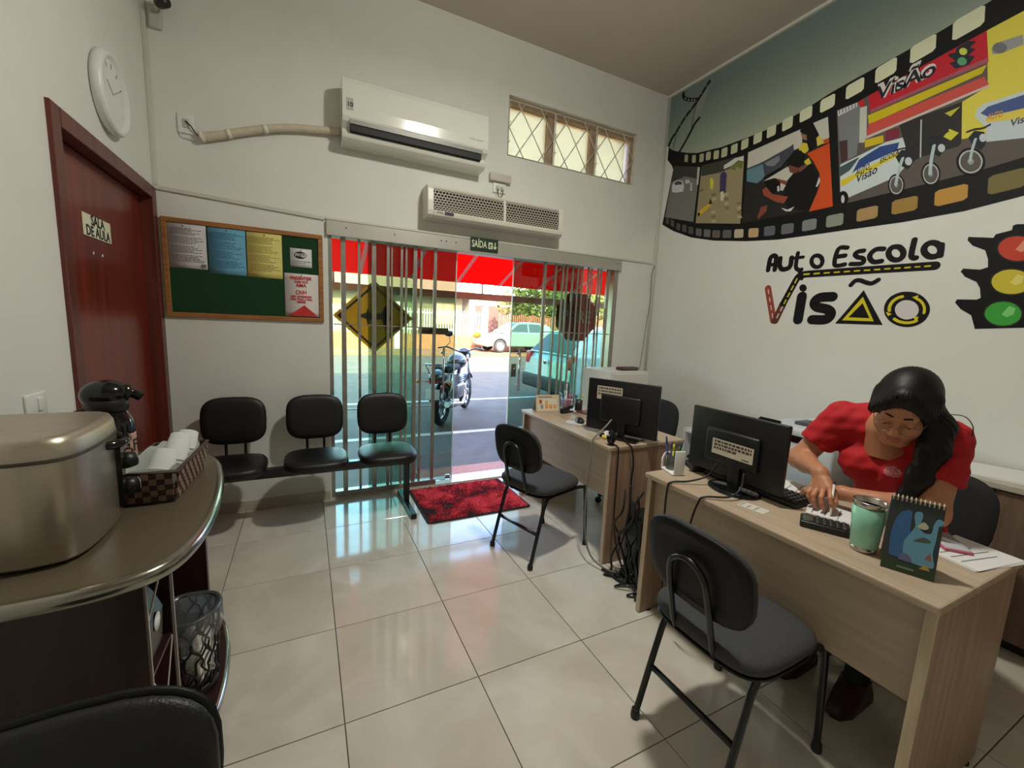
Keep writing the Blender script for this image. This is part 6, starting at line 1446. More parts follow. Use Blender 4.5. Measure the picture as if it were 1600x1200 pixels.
def flat_stroke(mb, pts, w, lay):
    P_ = [Vector((p[0], p[1])) for p in smooth_path([(a, b, 0) for a, b in pts], 5)] if len(pts) > 2 else [Vector(p) for p in pts]
    r = w / 2
    x0 = xoff(lay)
    L1, R1 = [], []
    for i, p in enumerate(P_):
        d = (P_[min(i + 1, len(P_) - 1)] - P_[max(i - 1, 0)])
        d = d.normalized() if d.length > 1e-9 else Vector((1, 0))
        nn = Vector((-d.y, d.x)) * r
        L1.append(p + nn); R1.append(p - nn)
    closed = (P_[0] - P_[-1]).length < 1e-4
    if closed:
        k = len(P_)
        d = (P_[1] - P_[-2]).normalized()
        nn = Vector((-d.y, d.x)) * r
        L1[0] = L1[-1] = P_[0] + nn; R1[0] = R1[-1] = P_[0] - nn
        vs = [(x0, v.x, v.y) for v in L1] + [(x0, v.x, v.y) for v in R1]
        mb.add(vs, [(i, i + 1, k + i + 1, k + i) for i in range(k - 1)])
    else:
        def cap(c, frm):
            a0 = math.atan2((frm - c).y, (frm - c).x)
            return [c + Vector((math.cos(a0 - math.pi * j / 8), math.sin(a0 - math.pi * j / 8))) * r for j in range(1, 8)]
        k = len(P_)
        vs = [(x0, v.x, v.y) for v in L1] + [(x0, v.x, v.y) for v in R1]
        mb.add(vs, [(i, i + 1, k + i + 1, k + i) for i in range(k - 1)])
        for c_, f_, g_ in ((P_[-1], L1[-1], R1[-1]), (P_[0], R1[0], L1[0])):
            hd_ = [f_] + cap(c_, f_) + [g_]
            mb.add([(x0, v.x, v.y) for v in hd_], [list(range(len(hd_)))])
    return mb
MROOT = {}
def mural_parent(part, name):
    """thing for a part, part for a sub-part"""
    top = logo if part.startswith(('letter', 'road', 'round')) else tlp if part == 'light' else mural
    return top
def emit(part, name, col, mb):
    top = mural_parent(part, name)
    if part in MROOT:
        par = MROOT[part]
        nm = name
    else:
        par = top
        nm = part.replace('photo_panel_', 'photo_panel_') if part != 'light' else 'housing'
    o = mb.build(nm, pm(col), par, fixn=False)
    # face into the room
    if o.data.polygons and o.data.polygons[0].normal.x > 0:
        o.data.flip_normals()
    if part not in MROOT:
        MROOT[part] = o
    return o
items = [('p',) + r for r in MPOLY] + [('s',) + r for r in MSTROKE]
for it in items:
    k, part, name, col, lay, pts = it[:6]
    mb = MB()
    if k == 'p':
        flat_poly(mb, pts, lay)
    else:
        flat_stroke(mb, pts, it[6], lay)
    emit(part, name, col, mb)
for part, name, col, lay, s, a, b, h, bold in MTEXT:
    d = Vector((0, b[0] - a[0], b[1] - a[1]))
    o = text_mesh(name, s, h, pm(col), MROOT[part], (0, 0, 0), (1, 0, 0), (0, 1, 0), ext=0.0, align='LEFT', bold=bold)
    xs_ = [v.co.x for v in o.data.vertices]
    ys_ = [v.co.y for v in o.data.vertices]
    wd = max(xs_) - min(xs_)
    y0_ = min(ys_)
    x0_ = xoff(lay)
    for v in o.data.vertices:
        t_ = (v.co.x - min(xs_)) / wd
        v.co = Vector((x0_, a[0], a[1])) + d * t_ + Vector((0, 0, v.co.y - y0_))
# ---------------------------------------------------------------- things on the long desk
ZT = 0.73
NOTE = M('note_paper', (206, 196, 176), 0.8)
def make_monitor(label, a, b, z0, z1, note, base_c, base_r, round_base=True):
    """a,b: plan positions of the panel's ends; the back of the panel faces the camera side."""
    A_, B_ = Vector((a[0], a[1], 0)), Vector((b[0], b[1], 0))
    d = (B_ - A_); wd = d.length; d.normalize()
    mid = (A_ + B_) / 2
    ang_ = math.atan2(d.y, d.x)
    t = thing('monitor', label, 'monitor', (mid.x, mid.y, ZT), ang_)     # local x along panel, -y is the back side (towards viewer)
    h = z1 - z0
    zc = (z0 + z1) / 2 - ZT
    MB().rbox((0, 0.012, zc), (wd, 0.022, h), 0.006).build('panel', BLACKP, t)
    MB().rbox((0.0, -0.006, zc - 0.01), (wd * 0.56, 0.03, h * 0.52), 0.012).build('back_cover', BLACKP, t)
    MB().box(-wd / 2 + 0.012, wd / 2 - 0.012, 0.0225, 0.0236, zc - h / 2 + 0.02, zc + h / 2 - 0.012).build('screen', M('screen_dark', (40, 46, 56), 0.15), t)
    bx, by = base_c
    MB().rbox((bx, by, zc * 0.5 + 0.002), (0.05, 0.02, zc * 0.96), 0.006).build('neck', BLACKP, t)
    if round_base:
        MB().lathe([(0.0, 0.0), (base_r, 0.0), (base_r, 0.008), (base_r * 0.85, 0.016), (0, 0.018)], 32, (bx, by + 0.01, 0), sx=1.25).build('base', GLOSSB, t)
    else:
        MB().rbox((bx, by + 0.02, 0.008), (0.24, 0.16, 0.016), 0.006).build('base', GLOSSB, t)
    nx, nz, nw, nh, yy = note
    nt_ = MB().box(nx - nw / 2, nx + nw / 2, yy - 0.0006, yy, nz - nh / 2, nz + nh / 2).build('taped_note', NOTE, t)
    rng = np.random.RandomState(5)
    mb = MB()
    for k in range(3):
        z = nz + nh * (0.34 - 0.22 * k)
        x = -nw * 0.45
        while x < nw * (0.44 if k < 2 else 0.1):
            s_ = rng.uniform(0.006, 0.02)
            mb.box(nx + x, nx + min(x + s_, nw * 0.46), yy - 0.0011, yy - 0.0006, z - 0.005, z + 0.005)
            x += s_ + 0.004
    mb.box(nx + nw * 0.25, nx + nw * 0.42, yy - 0.0011, yy - 0.0006, nz - nh * 0.4, nz - nh * 0.34)
    tag(mb.build('note_writing', M('note_ink', (70, 62, 56), 0.7), nt_), kind='stuff')
    return t
# panel from far end to near end so that local -y faces the viewer (-x side)
mA = make_monitor('black monitor with taped paper note on the long desk', (1.668, 1.385), (1.668, 0.935), 0.775, 1.062, (0.013, 0.175, 0.195, 0.068, -0.0215), (0.03, -0.012), 0.09)
mB = make_monitor('black monitor with taped note near the glass entrance', (1.65, 2.20), (1.845, 1.77), 0.755, 1.085, (-0.083, 0.27, 0.172, 0.085, 0.0004), (0.02, -0.01), 0.10, False)
kb = thing('keyboard', 'black keyboard behind the monitor on the long desk', 'keyboard', (1.785, 1.115, ZT), math.radians(91))
MB().rbox((0, 0, 0.010), (0.42, 0.14, 0.020), 0.005).build('tray', BLACKP, kb)
ks = MB()
for r in range(5):
    for c in range(18):
        if r == 0 and 4 < c < 11:
            continue
        ks.rbox((-0.194 + 0.0228 * c, -0.052 + 0.026 * r, 0.023), (0.0185, 0.020, 0.010), 0.003, 1)
ks.rbox((-0.023, -0.052, 0.023), (0.125, 0.020, 0.010), 0.003, 1)
tag(ks.build('keys', M('key_black', (30, 30, 32), 0.5), kb), kind='stuff')
def cable(name, label, pts, r, mat, n=8):
    o = MB().tube(smooth_path(pts, 7), r, n).build(name, mat)
    tag(o, label, 'cable')
    return o
CAB = M('cable_black', (20, 20, 21), 0.4)
CABG = M('cable_grey', (120, 112, 100), 0.5)
cable('monitor_cable', 'black cable looping over desk edge left of the round base', [(1.632, 1.20, 0.83), (1.60, 1.215, 0.775), (1.53, 1.25, 0.745), (1.458, 1.285, 0.737), (1.443, 1.29, 0.71), (1.44, 1.29, 0.6), (1.447, 1.285, 0.4), (1.47, 1.28, 0.12)], 0.0045, CAB)
cable('monitor_cable', 'black cable looping over desk edge right of the round base', [(1.632, 1.07, 0.83), (1.60, 1.055, 0.775), (1.54, 1.06, 0.746), (1.458, 1.11, 0.738), (1.443, 1.125, 0.71), (1.44, 1.15, 0.6), (1.447, 1.17, 0.4), (1.475, 1.2, 0.12)], 0.0045, CAB)
cl = thing('calculator', 'black desk calculator beside the mint tumbler', 'calculator', (1.655, 0.765, ZT), math.radians(-62))
MB().rbox((0, 0, 0.012), (0.145, 0.085, 0.024), 0.006).build('case', BLACKP, cl)
MB().rbox((-0.05, 0, 0.0255), (0.03, 0.068, 0.003), 0.001, 1).build('display', M('calc_lcd', (70, 76, 70), 0.25), cl)
kk = MB()
for i in range(5):
    for j in range(4):
        kk.rbox((-0.02 + 0.019 * i, -0.028 + 0.0185 * j, 0.026), (0.013, 0.013, 0.006), 0.002, 1)
tag(kk.build('keys', M('calc_keys', (44, 44, 46), 0.5), cl), kind='stuff')
# tumbler
MINT = M('mint_enamel', (150, 214, 186), 0.3, coat=0.4)
tb = thing('tumbler', 'mint green steel tumbler on the long desk', 'tumbler', (1.612, 0.628, ZT))
STEEL = M('brushed_steel', (190, 186, 178), 0.25, metal=1.0)
MB().lathe([(0.0, 0.0), (0.031, 0.0), (0.034, 0.004), (0.0353, 0.018)], 36).build('steel_base', STEEL, tb)
MB().lathe([(0.0353, 0.018), (0.0365, 0.0185), (0.0452, 0.147), (0.044, 0.148)], 36).build('cup_body', MINT, tb)
MB().lathe([(0.044, 0.148), (0.046, 0.165), (0.0455, 0.168), (0.0435, 0.165), (0.041, 0.13), (0.0, 0.125)], 36).build('steel_rim', STEEL, tb)
# tent calendar with dinosaurs
def tent(name, label, base_l, base_r, h, lean, front_m, depth=0.07):
    """tent calendar: base_l/base_r plan points of the front foot edge as seen from the viewer."""
    a, b = Vector((base_l[0], base_l[1], 0)), Vector((base_r[0], base_r[1], 0))
    d = b - a
    w_ = d.length
    t = thing(name, label, 'calendar', ((a.x + b.x) / 2, (a.y + b.y) / 2, ZT + 0.001), math.atan2(d.y, d.x))   # local x right, +y away from viewer
    MB().add([(-w_ / 2, 0, 0), (w_ / 2, 0, 0), (w_ / 2, lean, h), (-w_ / 2, lean, h)], [(0, 1, 2, 3)]).build('front_card', front_m, t, solid=0.0025)
    MB().add([(-w_ / 2, lean * 2 + depth * 0.3, 0), (w_ / 2, lean * 2 + depth * 0.3, 0), (w_ / 2, lean, h), (-w_ / 2, lean, h)], [(0, 1, 2, 3)]).build('back_card', M('card_grey', (150, 150, 146), 0.7), t, solid=0.0025)
    return t, w_, h, lean
def on_card(t, w_, h, lean, pts, mat, name, lay, par=None):
    n = len(pts)
    off = 0.0016 + 0.0004 * lay
    vs = []
    for u, v in pts:
        vs.append(((u - 0.5) * w_, lean * v - off, h * v))
    return MB().add(vs, [list(range(n))]).build(name, mat, par or t, fixn=False)
DARKG = M('calendar_dark', (44, 50, 50), 0.45)
t, w_, h, le = tent('desk_calendar', 'spiral desk calendar picturing blue long necked dinosaurs', (1.548, 0.555), (1.592, 0.447), 0.212, 0.045, DARKG)
cB1, cB2, cG = M('dino_blue', (52, 94, 140), 0.5), M('dino_light', (96, 148, 172), 0.5), M('cal_green', (36, 56, 30), 0.5)
fc = [c for c in t.children if c.name.startswith('front_card')][0]
def sm2(p):
    return [(q.x, q.y) for q in smooth_path([(a, b, 0) for a, b in p + [p[0]]], 4)][:-1]
on_card(t, w_, h, le, [(0, 0), (1, 0), (1, 0.13), (0.7, 0.16), (0.3, 0.14), (0, 0.17)], cG, 'grass_band', 0, fc)
on_card(t, w_, h, le, sm2([(0.12, 0.2), (0.1, 0.45), (0.14, 0.68), (0.26, 0.82), (0.42, 0.84), (0.44, 0.6), (0.5, 0.35), (0.45, 0.2)]), cB1, 'big_dinosaur', 1, fc)
on_card(t, w_, h, le, sm2([(0.4, 0.18), (0.36, 0.4), (0.45, 0.55), (0.52, 0.66), (0.48, 0.78), (0.5, 0.85), (0.6, 0.86), (0.63, 0.79), (0.6, 0.66), (0.7, 0.6), (0.82, 0.62), (0.84, 0.74), (0.9, 0.82), (1.0, 0.8), (0.98, 0.74), (0.93, 0.72), (0.92, 0.55), (0.9, 0.35), (0.95, 0.18), (0.7, 0.16)]), cB2, 'pale_dinosaur', 2, fc)
on_card(t, w_, h, le, sm2([(0.52, 0.46), (0.7, 0.54), (0.84, 0.5), (0.7, 0.47)]), M('cal_olive', (70, 84, 66), 0.5), 'fern', 3, fc)
on_card(t, w_, h, le, sm2([(0.55, 0.66), (0.66, 0.74), (0.76, 0.68), (0.68, 0.64)]), M('cal_cream', (176, 180, 150), 0.5), 'leaf', 3, fc)
on_card(t, w_, h, le, [(0.77, 0.27), (0.86, 0.36), (0.9, 0.25)], M('cal_rust', (140, 86, 60), 0.5), 'red_hat', 3, fc)
on_card(t, w_, h, le, sm2([(0.3, 0.17), (0.36, 0.26), (0.5, 0.25), (0.55, 0.17)]), M('cal_lilac', (96, 96, 130), 0.5), 'small_dinosaur', 3, fc)
on_card(t, w_, h, le, [(0.7, 0.12), (0.82, 0.2), (0.9, 0.12)], M('cal_gold', (170, 140, 60), 0.5), 'gold_mark', 3, fc)
on_card(t, w_, h, le, [(0.3, 0.06), (0.62, 0.06), (0.62, 0.085), (0.3, 0.085)], M('cal_text', (110, 124, 108), 0.5), 'title_strip', 3, fc)
for k in range(12):
    xx = (-0.46 + 0.92 * k / 11) * w_
    MB().tube([(xx, le + 0.008 * math.cos(a), h - 0.002 + 0.008 * math.sin(a)) for a in np.linspace(0, 2 * math.pi, 11)[:-1]], 0.0022, 5, closed=True).build('spiral_ring', M('ring_brass', (196, 186, 160), 0.35, metal=0.6), t)
# papers, phone, cards
def flat_sheet(name, label, cat, loc, size, rz, mat, n_sheets=1, lines_n=0):
    t = thing(name, label, cat, loc, rz)
    for k in range(n_sheets):
        MB().cbox((0.002 * k, 0.0015 * k, 0.0008 + 0.0014 * k), (size[0], size[1], 0.0012), rot3(0, 0, 0.03 * k)).build('sheet', mat, t)
    if lines_n:
        mb = MB()
        rng = np.random.RandomState(int(size[0] * 999))
        for k in range(lines_n):
            y = size[1] * (0.4 - 0.8 * k / lines_n)
            mb.box(-size[0] * 0.4, size[0] * rng.uniform(0.1, 0.4), y, y + 0.003, 0.0008 + 0.0014 * n_sheets, 0.001 + 0.0014 * n_sheets)
        tag(mb.build('printed_lines', GINK, t), kind='stuff')
    return t
PAP = M('paper_plain', (224, 222, 220), 0.8)
flat_sheet('paper_stack', 'white papers lying behind the dinosaur calendar', 'paper', (1.925, 0.48, ZT), (0.24, 0.17), math.radians(-12), PAP, 3, 5)
flat_sheet('paper_sheet', 'white paper sheet under the woman\'s right forearm', 'paper', (1.945, 1.02, ZT), (0.2, 0.28), math.radians(14), PAP, 2, 6)
flat_sheet('notepad', 'small white notepad under the woman\'s hand', 'notepad', (1.83, 0.80, ZT), (0.15, 0.20), math.radians(20), PAP, 4, 4)
flat_sheet('printed_card', 'small pale printed card near the desk\'s front edge', 'card', (1.572, 0.975, ZT), (0.06, 0.10), math.radians(8), M('card_pale', (206, 204, 190), 0.4), 1, 3)
ph = thing('smartphone', 'pink cased smartphone on the papers', 'phone', (1.945, 0.535, ZT + 0.0045), math.radians(40))
MB().rbox((0, 0, 0.005), (0.15, 0.074, 0.009), 0.004).build('case', M('phone_pink', (196, 96, 116), 0.4), ph)
MB().rbox((0, 0, 0.0098), (0.142, 0.066, 0.0012), 0.0005, 1).build('screen', M('phone_glass', (190, 190, 196), 0.08), ph)
# pen organiser and pens
og = thing('pen_organiser', 'white pen organiser with clear cup on the desk corner', 'organiser', (1.585, 1.395, ZT), math.radians(-18))
MB().rbox((0.0, 0, 0.006), (0.07, 0.11, 0.012), 0.004).build('tray', WHITEP, og)
MB().tube(smooth_path([(-0.03, 0.052, 0.01), (-0.028, 0.052, 0.06), (-0.005, 0.052, 0.085), (0.02, 0.052, 0.06), (0.025, 0.052, 0.01)], 5), 0.006, 8).build('arch_side', WHITEP, og)
MB().rbox((0.0, -0.05, 0.06), (0.05, 0.010, 0.12), 0.004).build('upright_card', WHITEP, og)
CLEAR = glass_mat('clear_plastic', (0.86, 0.88, 0.86), 0.7, 0.05, milky=0.25)
MB().lathe([(0.026, 0.012), (0.028, 0.014), (0.031, 0.085), (0.0295, 0.085), (0.027, 0.018), (0.0, 0.016)], 20, (0, 0.016, 0)).build('pen_cup', CLEAR, og)
def pen(label, base, top, col, grp):
    b_, t_ = Vector(base), Vector(top)
    o = thing('pen', label, 'pen', base, group=grp)
    d = t_ - b_
    MB().tube([(0, 0, 0), d * 0.75], 0.0042, 8).build('barrel', M('pen_%d_%d_%d' % col, col, 0.35), o)
    MB().tube([d * 0.75, d], [0.0050, 0.0046], 8).build('cap', M('pen_%d_%d_%d' % col, col, 0.35), o)
gA = 'pens in the clear cup on the long desk'
c0 = Vector((1.585 + 0.016 * math.sin(math.radians(18)), 1.395 + 0.016 * math.cos(math.radians(18)), ZT + 0.02))
for lab, dx, dy, hh, col in (('tall blue pen in the clear cup, leaning left', -0.022, 0.03, 0.148, (40, 52, 130)), ('yellow pen in the clear cup', -0.012, -0.012, 0.118, (214, 206, 60)), ('dark blue pen in the clear cup centre', 0.002, 0.012, 0.122, (34, 36, 84)), ('green marker in the clear cup', 0.018, -0.024, 0.108, (30, 130, 60)), ('thin navy pen in the clear cup, leaning right', 0.022, -0.03, 0.128, (40, 40, 70)), ('short violet pen in the clear cup', 0.01, 0.02, 0.11, (70, 60, 130))):
    pen(lab, c0 + Vector((dx * 0.4, dy * 0.4, 0)), c0 + Vector((dx, dy, hh)), col, gA)
def desk_phone(label, loc, rz):
    t = thing('desk_phone', label, 'telephone', loc, rz)
    MB().prism([(-0.07, 0.0), (0.07, 0.0), (0.07, 0.03), (-0.03, 0.06), (-0.07, 0.055)], 'y', -0.075, 0.075).build('phone_base', BLACKP, t, bevel=0.006)
    hs = MB().tube(smooth_path([(-0.055, -0.05, 0.075), (-0.045, -0.05, 0.09), (0.0, -0.05, 0.085), (0.045, -0.05, 0.062), (0.06, -0.05, 0.045)], 5), [0.018] * 4 + [0.013] * 12 + [0.018] * 5, 10).build('handset', GLOSSB, t)
    kb_ = MB()
    for i in range(4):
        for j in range(3):
            kb_.rbox((-0.01 + 0.02 * i, 0.0 + 0.022 * j, 0.053 - 0.006 * i), (0.013, 0.015, 0.008), 0.002, 1)
    tag(kb_.build('buttons', M('phone_key', (60, 60, 62), 0.5), t), kind='stuff')
    return t
dp = desk_phone('black desk telephone behind the pen organiser', (1.70, 1.352, ZT), math.radians(150))
dp.location = (1.755, 1.385, ZT)
dp.scale = (0.75, 0.75, 0.85)
gb = thing('glue_bottle', 'small white bottle with yellow cap behind the pen cup', 'bottle', (1.665, 1.428, ZT))
MB().lathe([(0.0, 0.0), (0.014, 0.0), (0.015, 0.004), (0.015, 0.04), (0.008, 0.05)], 16).build('bottle_body', WHITEP, gb)
MB().lathe([(0.009, 0.048), (0.009, 0.06), (0.004, 0.068), (0, 0.07)], 16).build('cap', M('cap_yellow', (226, 190, 40), 0.4), gb)

# ---------------------------------------------------------------- things on the desk by the entrance
mp = thing('mouse_pad', 'round pale mouse pad on the far desk', 'mouse pad', (1.735, 2.40, ZT))
MB().lathe([(0.0, 0.0), (0.088, 0.0), (0.09, 0.003), (0.0, 0.004)], 36).build('pad', M('pad_pale', (206, 200, 190), 0.6), mp)
ms = thing('computer_mouse', 'black mouse on the round pad', 'mouse', (1.745, 2.40, ZT + 0.004), math.radians(70))
MB().ell((0, 0, 0.006), (0.055, 0.032, 0.03), 18, 10).build('shell', BLACKP, ms)
MB().rbox((0.025, 0, 0.033), (0.018, 0.006, 0.008), 0.003).build('wheel', M('wheel_grey', (60, 60, 60), 0.5), ms)
spk = thing('desk_speaker', 'small glossy black egg shaped device on the far desk corner', 'device', (1.592, 1.868, ZT))
MB().lathe([(0.0, 0.0), (0.022, 0.0), (0.024, 0.006), (0.0, 0.008)], 20).build('foot', BLACKP, spk)
MB().ell((0, 0, 0.048), (0.028, 0.030, 0.044), 20, 14).build('shell', GLOSSB, spk)
MB().ell((-0.024, -0.004, 0.062), (0.006, 0.010, 0.010), 10, 8).build('silver_dot', CHROME, spk)
nb2 = thing('tissue_pack', 'small yellow packet under the far monitor', 'packet', (1.665, 1.985, ZT), math.radians(-25))
MB().rbox((0, 0, 0.012), (0.07, 0.045, 0.022), 0.008).build('packet', M('packet_yellow', (226, 196, 44), 0.5), nb2)
MB().add([(-0.02, -0.01, 0.02), (0.02, -0.012, 0.02), (0.03, 0.0, 0.045), (-0.01, 0.012, 0.05), (-0.028, 0.006, 0.04)], [(0, 1, 2, 3, 4)]).build('tissue', PAP, nb2, solid=0.001)
CALB = M('calendar_sand', (206, 188, 158), 0.6)
t, w_, h, le = tent('desk_calendar', 'small sand coloured tent calendar on the far desk', (1.615, 2.80), (1.815, 2.775), 0.13, 0.03, CALB)
fc = [c for c in t.children if c.name.startswith('front_card')][0]
on_card(t, w_, h, le, [(0.08, 0.08), (0.92, 0.08), (0.92, 0.78), (0.08, 0.78)], M('cal_page', (222, 212, 190), 0.6), 'page', 0, fc)
for (u, v, c) in ((0.2, 0.6, (176, 90, 60)), (0.45, 0.3, (226, 150, 60)), (0.62, 0.3, (226, 150, 60)), (0.8, 0.3, (214, 170, 90)), (0.45, 0.55, (206, 170, 110)), (0.25, 0.3, (140, 150, 140))):
    on_card(t, w_, h, le, [(u - 0.06, v - 0.12), (u + 0.06, v - 0.12), (u + 0.06, v + 0.12), (u - 0.06, v + 0.12)], M('calb_%d_%d_%d' % c, c, 0.6), 'month_block', 1, fc)
on_card(t, w_, h, le, [(0.1, 0.84), (0.7, 0.84), (0.7, 0.9), (0.1, 0.9)], GINK, 'title_strip', 1, fc)
pc = thing('pencil_cup', 'clear pink pencil cup on the far desk', 'pencil cup', (1.90, 2.80, ZT))
MB().rbox((0, 0, 0.045), (0.075, 0.075, 0.09), 0.006).build('cup', glass_mat('pink_plastic', (0.85, 0.72, 0.76), 0.6, 0.05, milky=0.3, milk=(236, 206, 214)), pc)
gB = 'pens in the pink cup on the far desk'
for lab, dx, dy, hh, col in (('light blue pen in the pink cup, leaning left', -0.05, 0.01, 0.15, (110, 170, 226)), ('white pen in the pink cup', -0.03, -0.01, 0.165, (220, 226, 232)), ('pale blue pen in the pink cup', -0.035, 0.02, 0.14, (150, 190, 220)), ('hot pink pen in the pink cup', 0.0, -0.02, 0.14, (220, 60, 130)), ('magenta pen in the pink cup', 0.012, 0.0, 0.135, (190, 40, 110)), ('red pen in the pink cup', 0.02, -0.02, 0.13, (190, 50, 60)), ('white straw pen in the pink cup, tallest', 0.004, 0.02, 0.215, (226, 226, 222))):
    pen(lab, (1.90 + dx * 0.45, 2.80 + dy * 0.5, ZT + 0.008), (1.90 + dx * 1.3, 2.80 + dy * 1.3, ZT + hh), col, gB)
pc2 = thing('pencil_cup', 'small dark pencil cup beside the pink cup', 'pencil cup', (2.0, 2.78, ZT))
MB().lathe([(0.0, 0.0), (0.03, 0.0), (0.032, 0.09), (0.029, 0.09), (0.027, 0.006), (0, 0.005)], 20).build('cup', M('cup_dark', (40, 34, 34), 0.4), pc2)
for lab, dx, dy, hh, col in (('yellow marker in the dark cup', 0.012, -0.01, 0.135, (216, 206, 70)), ('black marker in the dark cup', -0.012, 0.008, 0.125, (30, 30, 32))):
    pen(lab, (2.0 + dx * 0.6, 2.78 + dy * 0.6, ZT + 0.008), (2.0 + dx * 2, 2.78 + dy * 2, ZT + hh), col, 'markers in the dark cup')
sp = thing('stapler', 'black stapler in front of the pink cup', 'stapler', (1.845, 2.715, ZT), math.radians(15))
MB().rbox((0, 0, 0.008), (0.13, 0.034, 0.014), 0.005).build('base', BLACKP, sp)
MB().cbox((0.0, 0, 0.036), (0.13, 0.028, 0.022), rot3(0, math.radians(-9), 0)).build('arm', GLOSSB, sp, bevel=0.006)
MB().rbox((-0.06, 0, 0.024), (0.02, 0.03, 0.03), 0.006).build('hinge', BLACKP, sp)
flat_sheet('paper_pile', 'pile of papers and folders beside the far monitor', 'paper', (2.02, 2.56, ZT), (0.22, 0.30), math.radians(6), M('paper_soft', (200, 190, 186), 0.8), 8, 4)
fo = thing('folder', 'dark red folder on the paper pile', 'folder', (2.02, 2.56, ZT + 0.0125), math.radians(12))
MB().rbox((0, 0, 0.005), (0.20, 0.26, 0.008), 0.003).build('cover', M('folder_red', (96, 36, 40), 0.5), fo)
MB().rbox((0.004, 0, 0.0052), (0.196, 0.25, 0.0055), 0.001, 1).build('pages', PAP, fo)
cable('monitor_cable', 'beige cable hanging down in front of the far desk', [(1.712, 2.02, 0.84), (1.66, 2.01, 0.80), (1.57, 1.99, 0.75), (1.545, 1.98, 0.725), (1.535, 1.97, 0.62), (1.515, 1.965, 0.4), (1.50, 1.93, 0.18), (1.50, 1.86, 0.06), (1.54, 1.76, 0.02), (1.62, 1.68, 0.012)], 0.0055, CABG)
cable('power_cable', 'black cable dropping from the egg shaped device', [(1.60, 1.855, 0.737), (1.60, 1.82, 0.735), (1.60, 1.805, 0.70), (1.598, 1.80, 0.5), (1.60, 1.79, 0.25), (1.63, 1.75, 0.05), (1.70, 1.70, 0.012)], 0.0045, CAB)
cable('power_cable', 'black cable curving down the near side of the far desk', [(1.74, 1.93, 0.75), (1.70, 1.85, 0.737), (1.70, 1.81, 0.72), (1.715, 1.80, 0.62), (1.70, 1.79, 0.5), (1.68, 1.74, 0.3), (1.67, 1.66, 0.1), (1.66, 1.62, 0.012)], 0.0055, CAB)
pcx = thing('computer_tower', 'black computer tower standing between the two desks', 'computer', (1.80, 1.63, 0))
MB().rbox((0, 0, 0.20), (0.36, 0.17, 0.38), 0.008).build('case', BLACKP, pcx)
MB().box(-0.183, -0.18, -0.07, 0.07, 0.05, 0.37).build('front_bezel', GLOSSB, pcx)
for sx_ in (-1, 1):
    for sy_ in (-1, 1):
        MB().rbox((0.14 * sx_, 0.06 * sy_, 0.006), (0.03, 0.02, 0.012), 0.003).build('foot', BLACKP, pcx)
rng = np.random.RandomState(11)
for k in range(8):
    pts = []
    x_, y_ = 1.56 + 0.03 * rng.uniform(-1, 1), 1.48 + 0.035 * k
    z_ = 0.55 - 0.04 * (k % 3)
    pts = [(1.60, y_, z_)]
    for j in range(5):
        z_ -= 0.10
        pts.append((1.565 + rng.uniform(-0.03, 0.035), min(max(y_ + rng.uniform(-0.05, 0.05), 1.46), 1.79), max(z_, 0.012)))
    pts.append((1.53 + rng.uniform(-0.04, 0.03), min(max(y_ + rng.uniform(-0.07, 0.07), 1.47), 1.78), 0.010))
    pts.append((1.58 + rng.uniform(-0.03, 0.03), min(max(y_ + rng.uniform(-0.1, 0.1), 1.47), 1.78), 0.010))
    o = cable('tangled_cable', 'black cable in the tangle between the desks', pts, 0.005 + 0.0015 * (k % 3), CAB)
    o['group'] = 'tangled cables between the two desks'
# power strip in the tangle
ps = thing('power_strip', 'black power strip in the cable tangle on the floor', 'power strip', (1.60, 1.60, 0), math.radians(80))
MB().rbox((0, 0, 0.02), (0.24, 0.05, 0.036), 0.006).build('strip', GLOSSB, ps)
for k in range(4):
    MB().rbox((-0.08 + 0.05 * k, 0, 0.05), (0.034, 0.034, 0.034), 0.006).build('plug', BLACKP, ps)
# white cabinet in the corner and what lies on it
wc = thing('white_cabinet', 'white box cabinet in the corner behind the far monitor', 'cabinet', (2.60, 3.07, 0))
MB().box(-0.22, 0.22, -0.2, 0.2, 0.0, 1.03).build('body', M('cabinet_white', (214, 212, 204), 0.5), wc, bevel=0.004)
dd = MB().box(-0.21, 0.21, -0.212, -0.2, 0.02, 1.01).build('door', MATS['cabinet_white'], wc, bevel=0.002)
MB().rbox((0.17, -0.222, 0.6), (0.012, 0.02, 0.1), 0.004).build('handle', CHROME, dd)
fd = thing('folded_purse', 'dark maroon folded purse on top of the white cabinet', 'purse', (2.68, 3.0, 1.03), math.radians(5))
MB().rbox((0, 0, 0.015), (0.22, 0.09, 0.03), 0.012).build('pouch', M('maroon_leather', (64, 22, 28), 0.35), fd)
MB().rbox((0, -0.046, 0.018), (0.21, 0.004, 0.005), 0.001, 1).build('zip', M('zip_grey', (150, 140, 136), 0.3, metal=0.7), fd)
# wall socket and adapters
wo = thing('wall_socket', 'white wall socket box with black adapter by the corner', 'socket', (W, 3.02, 0.655))
MB().rbox((-0.015, 0, 0), (0.03, 0.075, 0.12), 0.005).build('box', M('socket_box', (200, 196, 184), 0.5), wo)
MB().rbox((-0.045, -0.045, 0.035), (0.05, 0.11, 0.035), 0.01).build('adapter', BLACKP, wo)
MB().tube(smooth_path([(-0.05, 0.0, 0.04), (-0.06, 0.09, 0.05), (-0.04, 0.14, 0.03), (-0.03, 0.16, -0.05)], 5), 0.006, 8).build('plug_cord', CAB, wo)
cable('power_cable', 'thin black cord drooping below the wall socket', [(3.20, 3.0, 0.62), (3.20, 2.99, 0.5), (3.19, 3.05, 0.4), (3.18, 3.12, 0.36), (3.19, 2.95, 0.30), (3.20, 2.85, 0.2), (3.2, 2.8, 0.08)], 0.005, CAB)
